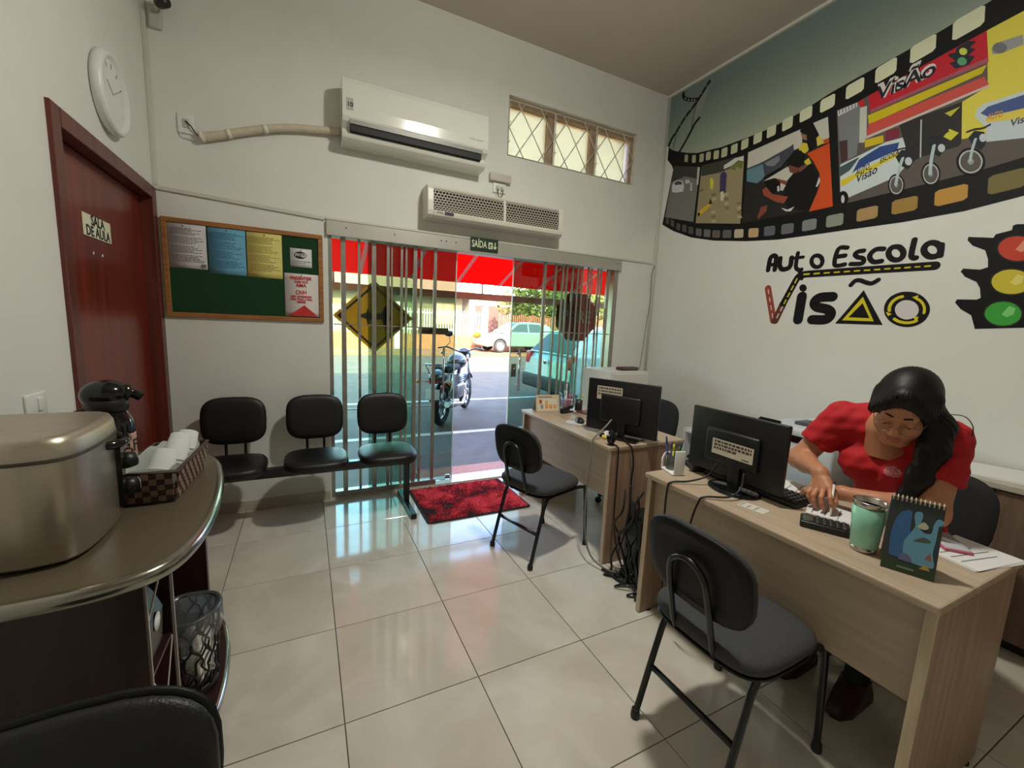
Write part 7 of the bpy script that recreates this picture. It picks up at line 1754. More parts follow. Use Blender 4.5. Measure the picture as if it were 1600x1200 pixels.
cable('power_cable', 'curved black cord from adapter towards the white stand', [(3.205, 2.93, 0.67), (3.2, 2.90, 0.58), (3.19, 2.95, 0.48), (3.17, 2.85, 0.42), (3.12, 2.7, 0.4), (3.10, 2.55, 0.36), (3.12, 2.45, 0.2)], 0.005, CAB)
cable('network_cable', 'thin dark wire running down the corner pipe', [(3.222, B - 0.03, 2.06), (3.20, B - 0.02, 1.95), (3.212, B - 0.022, 1.7), (3.19, B - 0.02, 1.5), (3.17, B - 0.02, 1.2), (3.15, B - 0.02, 1.0)], 0.003, M('wire_grey', (96, 92, 84), 0.5), 6)
# printer on a white stand, second white stand
wsd = thing('printer_stand', 'white stand under the grey printer', 'stand', (2.90, 1.47, 0))
STW = M('stand_white', (206, 208, 208), 0.5)
MB().box(-0.24, 0.24, -0.25, 0.25, 0.42, 0.45).build('top', STW, wsd, bevel=0.003)
for s in (-1, 1):
    MB().box(-0.24, 0.24, 0.25 * s - (0.02 if s > 0 else 0), 0.25 * s + (0 if s > 0 else 0.02), 0.0, 0.42).build('side', STW, wsd, bevel=0.002)
MB().box(-0.22, 0.22, -0.23, 0.23, 0.14, 0.16).build('shelf', STW, wsd)
pt = thing('printer', 'pale grey laser printer with dark scanner lid', 'printer', (2.90, 1.47, 0.45))
PGR = M('printer_grey', (206, 212, 214), 0.4)
MB().rbox((0.0, 0, 0.165), (0.44, 0.44, 0.33), 0.015).build('body', PGR, pt)
MB().rbox((-0.222, 0, 0.10), (0.012, 0.38, 0.16), 0.008).build('paper_drawer', M('printer_blue_grey', (186, 200, 208), 0.4), pt)
MB().box(-0.224, -0.1, -0.16, 0.19, 0.315, 0.355).build('output_slot', GLOSSB, pt)
MB().rbox((0.0, 0, 0.375), (0.44, 0.44, 0.05), 0.012).build('scanner_lid', PGR, pt)
MB().rbox((0.04, -0.02, 0.408), (0.24, 0.22, 0.024), 0.006).build('feeder_tray', M('printer_dark', (70, 72, 74), 0.4), pt)
MB().rbox((0.09, -0.03, 0.43), (0.16, 0.18, 0.014), 0.004).build('feeder_flap', PGR, pt)
MB().cbox((-0.20, 0.19, 0.385), (0.09, 0.14, 0.02), rot3(0, math.radians(-35), 0)).build('control_panel', GLOSSB, pt, bevel=0.004)
ws2 = thing('side_stand', 'narrow white stand beside the far desk', 'stand', (2.86, 2.10, 0))
for s in (-1, 1):
    MB().box(-0.2, 0.2, 0.17 * s - 0.01, 0.17 * s + 0.01, 0, 0.66).build('side', STW, ws2, bevel=0.002)
MB().box(-0.2, 0.2, -0.16, 0.16, 0.63, 0.65).build('top', STW, ws2, bevel=0.002)
MB().box(-0.2, 0.2, -0.16, 0.16, 0.3, 0.32).build('shelf', STW, ws2, bevel=0.002)
flat_sheet('paper_stack', 'open white papers on the low brown cabinet', 'paper', (3.03, 0.80, 0.782), (0.30, 0.42), math.radians(14), PAP, 4, 0)

# ---------------------------------------------------------------- coffee counter things
CZ = 0.851
BRU = M('brushed_champagne', (188, 178, 160), 0.36, metal=0.85, var=0.1, vscale=60, stretch=(1, 1, 12))
ov = thing('countertop_oven', 'silver countertop oven with rounded front and black knobs', 'oven', (-0.628, 1.31, CZ))
fp = [(-0.165, -0.155), (0.10, -0.165), (0.155, -0.15), (0.18, -0.11), (0.188, -0.02), (0.182, 0.08), (0.165, 0.13), (0.13, 0.145), (-0.165, 0.145)]
fpS = [(-0.165, -0.155)] + [(p.x, p.y) for p in smooth_path([(a, b, 0) for a, b in fp[1:-1]], 5)] + [(-0.165, 0.145)]
rings = []
for z, s, in ((0.008, 0.985), (0.014, 1.0), (0.235, 1.0), (0.262, 0.985), (0.276, 0.95), (0.28, 0.9)):
    rings.append([(a * s, b * s, z) for a, b in fpS])
MB().loft(rings).build('body', BRU, ov)
MB().loft([[(a * s, b * s, z) for a, b in fpS] for z, s in ((0.228, 1.004), (0.231, 1.008), (0.236, 1.004))], caps=False).build('lid_seam', M('seam_dark', (70, 64, 56), 0.5), ov)
pnl = [(0.196, 0.06), (0.19, 0.10), (0.172, 0.135), (0.13, 0.152), (0.12, 0.14), (0.16, 0.12), (0.178, 0.06)]
MB().prism(pnl, 'z', 0.035, 0.205).build('control_panel', GLOSSB, ov)
for z in (0.075, 0.145):
    kn = MB().lathe([(0.022, 0.0), (0.022, 0.02), (0.019, 0.034), (0.0, 0.035)], 20, (0.176, 0.108, z), rot3(0, math.radians(90), math.radians(35))).build('knob', BLACKP, ov)
    dv = Vector((math.cos(math.radians(35)), math.sin(math.radians(35)), 0))
    MB().lathe([(0.0, 0.0), (0.018, 0.0), (0.018, 0.0015), (0.0, 0.002)], 20, Vector((0.176, 0.108, z)) + dv * 0.0345, rot3(0, math.radians(90), math.radians(35))).build('knob_face', M('knob_face', (176, 172, 160), 0.4), kn)
MB().tube(smooth_path([(0.17, 0.0, 0.215), (0.205, 0.03, 0.215), (0.2, 0.09, 0.215), (0.165, 0.13, 0.215)], 5), 0.011, 10).build('door_handle', GLOSSB, ov)
for k in range(7):
    MB().rbox((-0.105, -0.1545, 0.06 + 0.014 * k), (0.09, 0.004, 0.005), 0.0015, 1).build('vent_slot', M('vent_dark', (50, 46, 40), 0.6), ov)
for s in ((-0.14, -0.13), (0.12, -0.13), (-0.14, 0.12), (0.12, 0.12)):
    MB().lathe([(0.012, 0.0), (0.012, 0.010)], 10, (s[0], s[1], 0)).build('foot', BLACKP, ov)
th = thing('thermos', 'black pump thermos with printed band behind the oven', 'thermos', (-0.542, 1.65, CZ))
MB().lathe([(0.0, 0.0), (0.058, 0.0), (0.06, 0.006), (0.06, 0.20), (0.056, 0.215), (0.045, 0.235), (0.04, 0.25)], 28).build('flask', GLOSSB, th)
MB().lathe([(0.0605, 0.09), (0.0608, 0.095), (0.0608, 0.165), (0.0605, 0.17)], 28).build('band', M('band_pink', (176, 140, 122), 0.5), th)
bl0 = text_mesh('band_lettering', 'CAFÉ', 0.05, INK, th, (0, 0, 0), (1, 0, 0), (0, 1, 0), ext=0.0, bold=0.001)
for v in bl0.data.vertices:      # wrapped around the flask
    a_ = math.radians(-28) + v.co.x / 0.061
    v.co = Vector((0.0612 * math.cos(a_), 0.0612 * math.sin(a_), 0.13 + v.co.y))
MB().lathe([(0.046, 0.24), (0.05, 0.25), (0.05, 0.275), (0.04, 0.285)], 24).build('collar', BLACKP, th)
MB().ell((-0.002, 0, 0.288), (0.058, 0.05, 0.046), 22, 12).build('pump_head', GLOSSB, th)
MB().tube(smooth_path([(0.035, 0.0, 0.295), (0.06, 0.0, 0.293), (0.082, 0.0, 0.28)], 5), [0.024] * 5 + [0.014] * 6, 12).build('spout', GLOSSB, th)
MB().tube(smooth_path([(-0.045, 0.0, 0.245), (-0.075, 0.0, 0.23), (-0.085, 0.0, 0.17), (-0.058, 0.0, 0.09)], 5), 0.008, 8).build('carry_handle', BLACKP, th)
# woven basket with plastic cups
bs = thing('basket', 'brown woven basket of plastic cups on the counter', 'basket', (-0.405, 1.615, CZ), math.radians(-3))
WD, WLt = M('weave_dark', (54, 30, 24), 0.6), M('weave_light', (126, 96, 78), 0.6)
bw, bl_, bh = 0.125, 0.30, 0.085
MB().box(-bw / 2, bw / 2, -bl_ / 2, bl_ / 2, 0.0, 0.006).build('bottom', WD, bs)
md, ml = MB(), MB()
def wall_pieces(p0, p1, n_cols, rows, out_n):
    d = (Vector(p1) - Vector(p0)) / n_cols
    for i in range(n_cols):
        for j in range(rows):
            c = Vector(p0) + d * (i + 0.5) + Vector((0, 0, 0.006 + bh / rows * (j + 0.5))) + Vector(out_n) * (0.012 * j / rows)
            lift = 0.0025 if (i + j) % 2 else 0.0
            (ml if (i + j) % 2 else md).cbox(c + Vector(out_n) * lift, (abs(d.x) * 0.96 + abs(out_n[0]) * 0.006, abs(d.y) * 0.96 + abs(out_n[1]) * 0.006, bh / rows * 0.94))
wall_pieces((-bw / 2, -bl_ / 2, 0), (-bw / 2, bl_ / 2, 0), 16, 5, (-1, 0, 0))
wall_pieces((bw / 2, -bl_ / 2, 0), (bw / 2, bl_ / 2, 0), 16, 5, (1, 0, 0))
wall_pieces((-bw / 2, -bl_ / 2, 0), (bw / 2, -bl_ / 2, 0), 7, 5, (0, -1, 0))
wall_pieces((-bw / 2, bl_ / 2, 0), (bw / 2, bl_ / 2, 0), 7, 5, (0, 1, 0))
tag(md.build('dark_weave', WD, bs), kind='stuff')
tag(ml.build('light_weave', WLt, bs), kind='stuff')
MB().tube([(-bw / 2 - 0.012, -bl_ / 2 - 0.012, bh + 0.008), (bw / 2 + 0.012, -bl_ / 2 - 0.012, bh + 0.008), (bw / 2 + 0.012, bl_ / 2 + 0.012, bh + 0.008), (-bw / 2 - 0.012, bl_ / 2 + 0.012, bh + 0.008)], 0.006, 8, closed=True).build('rim', WD, bs)
LIN = fabric_through('plastic_bag', (214, 220, 212), 0.4)
lr = []
for r_, z in ((1.06, bh + 0.014), (0.95, bh - 0.02), (0.85, 0.02)):
    lr.append([(bw / 2 * r_ * math.copysign(abs(math.cos(a)) ** 0.4, math.cos(a)), bl_ / 2 * r_ * math.copysign(abs(math.sin(a)) ** 0.4, math.sin(a)), z + 0.006 * math.sin(a * 7)) for a in np.linspace(0, 2 * math.pi, 41)[:-1]])
MB().loft(lr, caps=False).build('liner_bag', LIN, bs)
CUP = fabric_through('cup_plastic', (232, 234, 230), 0.35)
cupspots = ((0.0, -0.085, 0.05, 'nearest the oven'), (0.018, -0.02, 0.06, 'second from the oven'), (0.01, 0.045, 0.066, 'third from the oven'), (0.02, 0.105, 0.06, 'furthest from the oven'))
for (dx, dy, dz, w) in cupspots:
    t = thing('plastic_cup', 'upturned white plastic cups in the basket, ' + w, 'cup', (-0.405 + dx, 1.615 + dy, CZ + dz + 0.002), group='plastic cups in the basket')
    rr = rot3(math.radians(-28), math.radians(10), 0)
    MB().lathe([(0.036, 0.0), (0.037, 0.004), (0.035, 0.008), (0.027, 0.078), (0.022, 0.081), (0.0, 0.081)], 24, (0, 0.02, 0.0), rr).build('cup_wall', CUP, t)
    MB().lathe([(0.0365, 0.012), (0.0385, 0.014), (0.037, 0.019)], 24, (0, 0.02, 0.0), rr).build('cup_lip', CUP, t)
# coffee bag in the rack
cbag = thing('coffee_bag', 'black foil bag with white oval label in the rack', 'bag', (-0.415, 1.20, 0.5605))
MB().loft([[(x * 0.075 * s, y * 0.045 * s2, z) for x, y in ((1, 1), (0, 1.2), (-1, 1), (-1, -1), (0, -1.2), (1, -1))] for z, s, s2 in ((0.0, 0.8, 0.6), (0.01, 0.95, 0.95), (0.1, 1.0, 1.1), (0.15, 0.9, 0.6), (0.18, 0.85, 0.1), (0.195, 0.8, 0.06))], smooth=False).build('pouch', M('foil_black', (24, 26, 32), 0.25, metal=0.4), cbag)
MB().lathe([(0.0, 0.0), (0.022, 0.0), (0.022, 0.001), (0.0, 0.0015)], 20, (0.0755, 0.0, 0.09), rot3(0, math.radians(90), 0), sy=1.0).build('label', PAP, cbag)
# waste basket
wb_ = thing('waste_basket', 'black lattice waste basket with plastic liner under the counter', 'waste basket', (-0.372, 1.60, 0.131))
bhh, rb, rt = 0.285, 0.072, 0.088
MB().lathe([(0.0, 0.0), (rb, 0.0), (rb + 0.002, 0.03), (rb - 0.004, 0.03), (rb - 0.006, 0.006), (0, 0.005)], 32).build('base', BLACKP, wb_)
MB().tube([((rt) * math.cos(a), rt * math.sin(a), bhh) for a in np.linspace(0, 2 * math.pi, 33)[:-1]], 0.004, 6, closed=True).build('rim', BLACKP, wb_)
lat = MB()
nst = 12
def rad(z):
    return rb + (rt - rb) * z / bhh
for sgn in (1, -1):
    for k in range(nst):
        pts = []
        for i in range(13):
            z = 0.028 + (bhh - 0.03) * i / 12
            a = 2 * math.pi * k / nst + sgn * 1.15 * i / 12 + 0.10 * math.sin(i * 1.7 + k)
            pts.append((rad(z) * math.cos(a), rad(z) * math.sin(a), z))
        lat.tube(pts, 0.0036, 5)
lat.build('lattice', BLACKP, wb_)
BAGM = glass_mat('bin_liner', (0.9, 0.92, 0.94), 0.9, 0.22, milky=0.26, milk=(240, 242, 244))
rng = np.random.RandomState(2)
lr = []
for r_, z in ((rt + 0.008, bhh - 0.07), (rt + 0.010, bhh - 0.02), (rt + 0.008, bhh + 0.006), (rt - 0.002, bhh + 0.010), (rt - 0.010, bhh - 0.02), (rt - 0.014, 0.15), (rb - 0.014, 0.02)):
    lr.append([((r_ + 0.003 * math.sin(a * 5 + z * 40) + 0.002 * math.sin(a * 11)) * math.cos(a), (r_ + 0.003 * math.sin(a * 6 + z * 30)) * math.sin(a), z + (0.012 * math.sin(a * 3 + 1) if z < bhh - 0.05 and z > 0.2 else 0)) for a in np.linspace(0, 2 * math.pi, 49)[:-1]])
MB().loft(lr, caps=False).build('liner', BAGM, wb_)
lit = MB()
for k in range(5):
    lit.rbox((rng.uniform(-0.03, 0.03), rng.uniform(-0.03, 0.03), 0.03 + 0.02 * k), (0.05, 0.04, 0.02), 0.006, 2, rot3(rng.uniform(0, 2), rng.uniform(0, 2), rng.uniform(0, 3)))
lit.build('crumpled_paper', M('litter', (170, 166, 110), 0.8), wb_)
# ---------------------------------------------------------------- seated woman (implicit surface, polygonised)
def sd_cap(P, a, b, ra, rb):
    a = np.array(a, np.float32); b = np.array(b, np.float32)
    ba = b - a
    pa = P - a
    t = np.clip((pa @ ba) / float(ba @ ba + 1e-12), 0, 1)
    d = pa - t[..., None] * ba
    return np.sqrt((d * d).sum(-1)) - (ra + (rb - ra) * t)
def sd_ell(P, c, r, Rm=None):
    q = P - np.array(c, np.float32)
    if Rm is not None:
        q = q @ np.array(Rm, np.float32)
    r = np.array(r, np.float32)
    k0 = np.sqrt(((q / r) ** 2).sum(-1))
    k1 = np.sqrt(((q / (r * r)) ** 2).sum(-1)) + 1e-9
    return k0 * (k0 - 1) / k1
def smin(a, b, k):
    h = np.clip(0.5 + 0.5 * (b - a) / k, 0, 1)
    return b * (1 - h) + a * h - k * h * (1 - h)
def smax(a, b, k):
    return -smin(-a, -b, k)
def union(ds, k):
    o = ds[0]
    for d in ds[1:]:
        o = smin(o, d, k)
    return o
def grid(lo, hi, h):
    n = [int(math.ceil((b - a) / h)) + 1 for a, b in zip(lo, hi)]
    ax = [np.float32(a) + np.arange(m, dtype=np.float32) * np.float32(h) for a, m in zip(lo, n)]
    G = np.stack(np.meshgrid(*ax, indexing='ij'), -1)
    return G
def surface_nets(F, lo, h):
    nx, ny, nz = F.shape
    I = F < 0
    cs = (nx - 1, ny - 1, nz - 1)
    acc = np.zeros(cs + (3,), np.float32)
    cnt = np.zeros(cs, np.float32)
    offs = [(i, j, k) for i in (0, 1) for j in (0, 1) for k in (0, 1)]
    def sl(o):
        return tuple(slice(o[d], o[d] + cs[d]) for d in range(3))
    for a in offs:
        for d in range(3):
            if a[d] == 1:
                continue
            b = list(a); b[d] = 1
            fa, fb = F[sl(a)], F[sl(b)]
            m = I[sl(a)] != I[sl(b)]
            t = np.where(m, fa / np.where(m, fa - fb, 1), 0)
            for e in range(3):
                acc[..., e] += np.where(m, a[e] + (t if e == d else 0), 0)
            cnt += m
    act = cnt > 0
    idx = -np.ones(cs, np.int64)
    ii = np.argwhere(act)
    idx[act] = np.arange(len(ii))
    V = (ii + acc[act] / cnt[act][:, None]) * h + np.array(lo)
    quads = []
    for d in range(3):
        u, v = [(1, 2), (2, 0), (0, 1)][d]
        s0 = [slice(1, -1)] * 3; s1 = [slice(1, -1)] * 3
        s0[d] = slice(0, -1); s1[d] = slice(1, None)
        m = I[tuple(s0)] != I[tuple(s1)]
        e = np.argwhere(m)
        off = np.array([1, 1, 1]); off[d] = 0
        e = e + off
        flip = I[tuple(e.T)]
        def cell(du, dv):
            c = e.copy(); c[:, u] += du; c[:, v] += dv
            return idx[tuple(c.T)]
        q = np.stack([cell(-1, -1), cell(0, -1), cell(0, 0), cell(-1, 0)], 1)
        q[~flip] = q[~flip][:, ::-1]
        quads.append(q)
    Q = np.concatenate(quads)
    Q = Q[(Q >= 0).all(1)]
    return V, Q
def nets_obj(parts, name, mats, parent, base, pick=None):
    """parts: list of (V,Q); joined into one mesh"""
    vs, fs = [], []
    o = 0
    for V, Q in parts:
        vs.append(V - np.array(base)); fs.append(Q + o); o += len(V)
    V = np.concatenate(vs); Q = np.concatenate(fs)
    me = bpy.data.meshes.new(name)
    me.from_pydata(V.tolist(), [], Q.tolist())
    me.polygons.foreach_set('use_smooth', [True] * len(me.polygons))
    for m_ in mats:
        me.materials.append(m_)
    if pick is not None:
        C = V[Q].mean(1) + np.array(base)
        me.polygons.foreach_set('material_index', pick(C).astype(np.int32))
    me.update()
    ob = bpy.data.objects.new(name, me)
    COL.objects.link(ob)
    ob.parent = parent
    return ob
SKIN = M('skin', (190, 128, 94), 0.5, var=0.08, vscale=60, bump=0.04, bscale=300)
LIPS = M('lips', (164, 88, 76), 0.4)
HAIRM = M('hair_black', (5, 4, 4), 0.52, spec=0.3)
SHIRT = M('shirt_red', (182, 12, 24), 0.8, var=0.1, vscale=40, bump=0.1, bscale=200)
SHIRTP = M('shirt_print', (206, 160, 160), 0.8, var=0.5, vscale=140, col2=(190, 60, 66))
JEAN = M('trousers_dark', (30, 32, 42), 0.8, var=0.2, vscale=60)
BASE = (2.25, 0.78, 0.0)
wm = thing('person', 'woman in a red t-shirt and glasses writing at the long desk', 'person', BASE)
# head frame: columns = her left, forward, up
fwd_ = Vector((-0.83, -0.17, -0.53)).normalized()
up0 = Vector((0.0, 0.02, 1.0))
left_ = up0.cross(fwd_) * -1
left_ = (fwd_.cross(up0)).normalized() * -1
up_ = left_.cross(fwd_).normalized() * -1
if up_.z < 0:
    up_ = -up_
left_ = fwd_.cross(up_).normalized() * -1 if False else up_.cross(fwd_).normalized()
rollq = Matrix.Rotation(math.radians(-9), 3, fwd_)
up_ = rollq @ up_; left_ = rollq @ left_
HC = np.array([1.93, 0.703, 1.172])
HR = np.array([[left_.x, fwd_.x, up_.x], [left_.y, fwd_.y, up_.y], [left_.z, fwd_.z, up_.z]])
def hw(p):
    return HC + HR @ np.array(p)
def head_field(P):
    q = ((P - HC.astype(np.float32)) @ HR.astype(np.float32)) / np.float32(1.06)
    E = sd_ell
    d = E(q, (0, -0.015, 0.035), (0.074, 0.093, 0.085))
    d = smin(d, E(q, (0, 0.026, -0.045), (0.059, 0.060, 0.074)), 0.03)
    d = smin(d, sd_cap(q, (-0.012, 0.060, -0.103), (0.012, 0.060, -0.103), 0.020, 0.020), 0.02)
    for s in (-1, 1):
        d = smin(d, E(q, (0.034 * s, 0.050, -0.042), (0.028, 0.030, 0.030)), 0.02)
        d = smin(d, sd_cap(q, (0.055 * s, 0.0, -0.075), (0.022 * s, 0.052, -0.104), 0.016, 0.016), 0.02)
    d = smin(d, sd_cap(q, (-0.034, 0.071, 0.016), (0.034, 0.071, 0.016), 0.014, 0.014), 0.018)
    for s in (-1, 1):
        d = smax(d, -E(q, (0.031 * s, 0.097, -0.006), (0.019, 0.016, 0.012)), 0.008)
        d = smin(d, E(q, (0.031 * s, 0.073, -0.006), (0.0145, 0.0135, 0.0125)), 0.003)
    d = smin(d, sd_cap(q, (0, 0.082, 0.004), (0, 0.101, -0.038), 0.008, 0.0125), 0.010)
    for s in (-1, 1):
        d = smin(d, E(q, (0.011 * s, 0.092, -0.043), (0.008, 0.010, 0.008)), 0.005)
    d = smin(d, E(q, (0, 0.072, -0.072), (0.03, 0.018, 0.02)), 0.012)
    d = smin(d, E(q, (0, 0.087, -0.068), (0.022, 0.007, 0.0055)), 0.004)
    d = smin(d, E(q, (0, 0.086, -0.079), (0.018, 0.0075, 0.0065)), 0.004)
    d = smax(d, -sd_cap(q, (-0.02, 0.096, -0.0735), (0.02, 0.096, -0.0735), 0.0022, 0.0022), 0.002)
    for s in (-1, 1):
        d = smin(d, E(q, (0.073 * s, -0.008, -0.02), (0.010, 0.019, 0.030)), 0.006)
    d = d * np.float32(1.06)
    nb = hw((0, -0.03, -0.075))
    d = smin(d, sd_cap(P, nb, (2.055, 0.778, 1.085), 0.052, 0.058), 0.03)
    d = smin(d, sd_cap(P, (2.05, 0.78, 1.06), (2.08, 0.78, 0.95), 0.075, 0.08), 0.04)
    return d
SR, ER, WR = np.array([2.05, 0.945, 1.075]), np.array([2.0, 1.062, 0.862]), np.array([1.858, 0.902, 0.868])
SL, EL, WL = np.array([2.045, 0.612, 1.07]), np.array([1.935, 0.582, 0.822]), np.array([1.912, 0.835, 0.797])
def fingers(kn, tips, bend, r=0.0083):
    out = []
    for k, t, b in zip(kn, tips, bend):
        k, t = np.array(k), np.array(t)
        m1 = k + (t - k) * 0.45 + np.array(b)
        m2 = k + (t - k) * 0.76 + np.array(b) * 0.8
        out.append((k, m1, m2, t))
    return out
# right hand hangs from the wrist, finger tips on the pad; left hand lies behind it
RK = [(1.815, 0.902, 0.812), (1.808, 0.880, 0.812), (1.806, 0.858, 0.817), (1.812, 0.838, 0.825)]
RT = [(1.795, 0.888, 0.758), (1.782, 0.862, 0.752), (1.782, 0.836, 0.752), (1.792, 0.812, 0.760)]
RB = [(-0.016, 0.004, 0.006), (-0.02, 0.002, 0.008), (-0.02, -0.002, 0.008), (-0.016, -0.006, 0.006)]
LK = [(1.890, 0.900, 0.782), (1.902, 0.909, 0.790), (1.916, 0.911, 0.790), (1.930, 0.905, 0.785)]
LT = [(1.872, 0.958, 0.748), (1.888, 0.975, 0.746), (1.908, 0.976, 0.746), (1.928, 0.962, 0.746)]
LB = [(-0.004, 0.006, 0.012)] * 4
def arm_field(P, side):
    if side == 'R':
        S, E_, Wp, K, T, Bd = SR, ER, WR, RK, RT, RB
        th = ((1.838, 0.866, 0.850), (1.822, 0.826, 0.815), (1.806, 0.812, 0.785), (1.795, 0.815, 0.760))
    else:
        S, E_, Wp, K, T, Bd = SL, EL, WL, LK, LT, LB
        th = ((1.896, 0.862, 0.795), (1.874, 0.888, 0.776), (1.867, 0.908, 0.764), (1.866, 0.928, 0.754))
    up = sd_cap(P, S, E_, 0.054, 0.043)
    mid = E_ + (Wp - E_) * 0.35
    fo = smin(sd_cap(P, E_, mid, 0.042, 0.041), sd_cap(P, mid, Wp, 0.041, 0.027), 0.02)
    d = smin(up, fo, 0.03)
    kn = np.array(K)
    kc = kn.mean(0)
    palm = union([sd_cap(P, Wp + (kc - Wp) * 0.15, k + (Wp - k) * 0.12, 0.021, 0.0125) for k in kn], 0.012)
    d = smin(d, palm, 0.018)
    for i, (k, a, b, t) in enumerate(fingers(K, T, Bd)):
        r = (0.0092, 0.0096, 0.0092, 0.0082)[i]
        f = smin(smin(sd_cap(P, k, a, r * 1.1, r), sd_cap(P, a, b, r, r * 0.92), 0.003), sd_cap(P, b, t, r * 0.92, r * 0.78), 0.003)
        d = smin(d, f, 0.006)
    th = [np.array(x) for x in th]
    f = smin(smin(sd_cap(P, th[0], th[1], 0.016, 0.0115), sd_cap(P, th[1], th[2], 0.0115, 0.010), 0.004), sd_cap(P, th[2], th[3], 0.010, 0.0085), 0.004)
    return smin(d, f, 0.008)
def torso_field(P, g=0.0):
    d = union([sd_ell(P, (2.30, 0.785, 0.56), (0.15 + g, 0.185 + g, 0.13 + g)),
               sd_ell(P, (2.24, 0.785, 0.72), (0.115 + g, 0.155 + g, 0.14 + g)),
               sd_ell(P, (2.145, 0.782, 0.90), (0.112 + g, 0.160 + g, 0.145 + g)),
               sd_cap(P, (2.075, 0.90, 1.055), (2.075, 0.655, 1.055), 0.068 + g, 0.068 + g)], 0.06)
    for s in (-1, 1):     # bust
        d = smin(d, sd_ell(P, (2.065, 0.785 + 0.072 * s, 0.905), (0.075 + g, 0.072 + g, 0.072 + g)), 0.04)
    return d
def leg_field(P):
    ds = []
    for s in (-1, 1):
        y = 0.785 + 0.09 * s
        ds.append(smin(sd_cap(P, (2.31, y, 0.54), (1.93, y + 0.01 * s, 0.52), 0.088, 0.062), sd_cap(P, (1.93, y + 0.01 * s, 0.52), (1.88, y + 0.01 * s, 0.09), 0.058, 0.038), 0.03))
    return smin(ds[0], ds[1], 0.03)
parts = []
for fld, lo, hi, h in ((head_field, (1.78, 0.58, 0.95), (2.17, 0.88, 1.32), 0.0032),
                       (lambda P: arm_field(P, 'R'), (1.76, 0.78, 0.73), (2.13, 1.13, 1.15), 0.0036),
                       (lambda P: arm_field(P, 'L'), (1.80, 0.50, 0.73), (2.12, 1.01, 1.15), 0.0036),
                       (lambda P: torso_field(P, -0.012), (2.0, 0.55, 0.4), (2.48, 1.02, 1.16), 0.014)):
    G = grid(lo, hi, h)
    parts.append(surface_nets(fld(G), lo, h))
def pick_skin(C):
    q = ((C - HC) @ HR) / 1.06
    a = (((q - np.array((0, 0.088, -0.068))) / np.array((0.023, 0.011, 0.0065))) ** 2).sum(1) < 1
    b = (((q - np.array((0, 0.087, -0.079))) / np.array((0.020, 0.011, 0.0075))) ** 2).sum(1) < 1
    return (a | b)
nets_obj(parts, 'body', [SKIN, LIPS], wm, BASE, pick_skin)
# t-shirt with sleeves and a V neck
def shirt_field(P):
    d = torso_field(P, 0.006)
    for S, E_ in ((SR, ER), (SL, EL)):
        e = S + (E_ - S) * 0.60
        dn = (E_ - S) / np.linalg.norm(E_ - S)
        sl = sd_cap(P, S, e, 0.069, 0.068)
        cut = ((P - e.astype(np.float32)) @ dn.astype(np.float32))
        sl = np.maximum(sl, cut)
        d = smin(d, sl, 0.035)
        d = np.maximum(d, np.minimum(cut, 1e9) if False else np.where(sd_cap(P, e, E_, 0.075, 0.075) < 0, cut, -1.0))
    d = smin(d, sd_cap(P, (2.075, 0.85, 1.10), (2.075, 0.71, 1.10), 0.055, 0.055), 0.03)
    # neck opening
    d = smax(d, -sd_cap(P, (2.04, 0.775, 1.20), (2.06, 0.778, 1.09), 0.072, 0.060), 0.006)
    d = smax(d, -sd_cap(P, (1.98, 0.768, 1.08), (1.975, 0.762, 0.995), 0.052, 0.014), 0.006)
    d = np.maximum(d, 0.545 - P[..., 2])
    w = 0.0030 * np.sin(P[..., 2] * 95 + P[..., 1] * 60) * np.sin(P[..., 1] * 47 - P[..., 2] * 30)
    return d + w.astype(np.float32)
lo, hi, h = (1.90, 0.49, 0.50), (2.50, 1.09, 1.20), 0.0062
G = grid(lo, hi, h)
def pick_shirt(C):
    return ((((C[:, 1] - 0.728) / 0.030) ** 2 + ((C[:, 2] - 0.915) / 0.020) ** 2) < 1) & (C[:, 0] < 2.10)
nets_obj([surface_nets(shirt_field(G), lo, h)], 't_shirt', [SHIRT, SHIRTP], wm, BASE, pick_shirt)
lo, hi, h = (1.78, 0.56, 0.06), (2.50, 1.02, 0.70), 0.012
G = grid(lo, hi, h)
nets_obj([surface_nets(smin(leg_field(G), sd_ell(G, (2.30, 0.785, 0.55), (0.155, 0.19, 0.115)), 0.03), lo, h)], 'trousers', [JEAN], wm, BASE)
SHOE = M('shoe_red', (60, 18, 18), 0.5)
for s in (-1, 1):
    y = 0.785 + 0.10 * s - BASE[1]
    MB().loft([[(1.90 - BASE[0] + a * sx, y + b, z) for a, b in ((0.06, -0.035), (0.06, 0.035), (-0.10, 0.042), (-0.155, 0.025), (-0.165, 0.0), (-0.155, -0.025), (-0.10, -0.042))] for z, sx in ((0.002, 1.0), (0.025, 1.0), (0.05, 0.85), (0.08, 0.55), (0.11, 0.35))]).build('shoe', SHOE, wm)
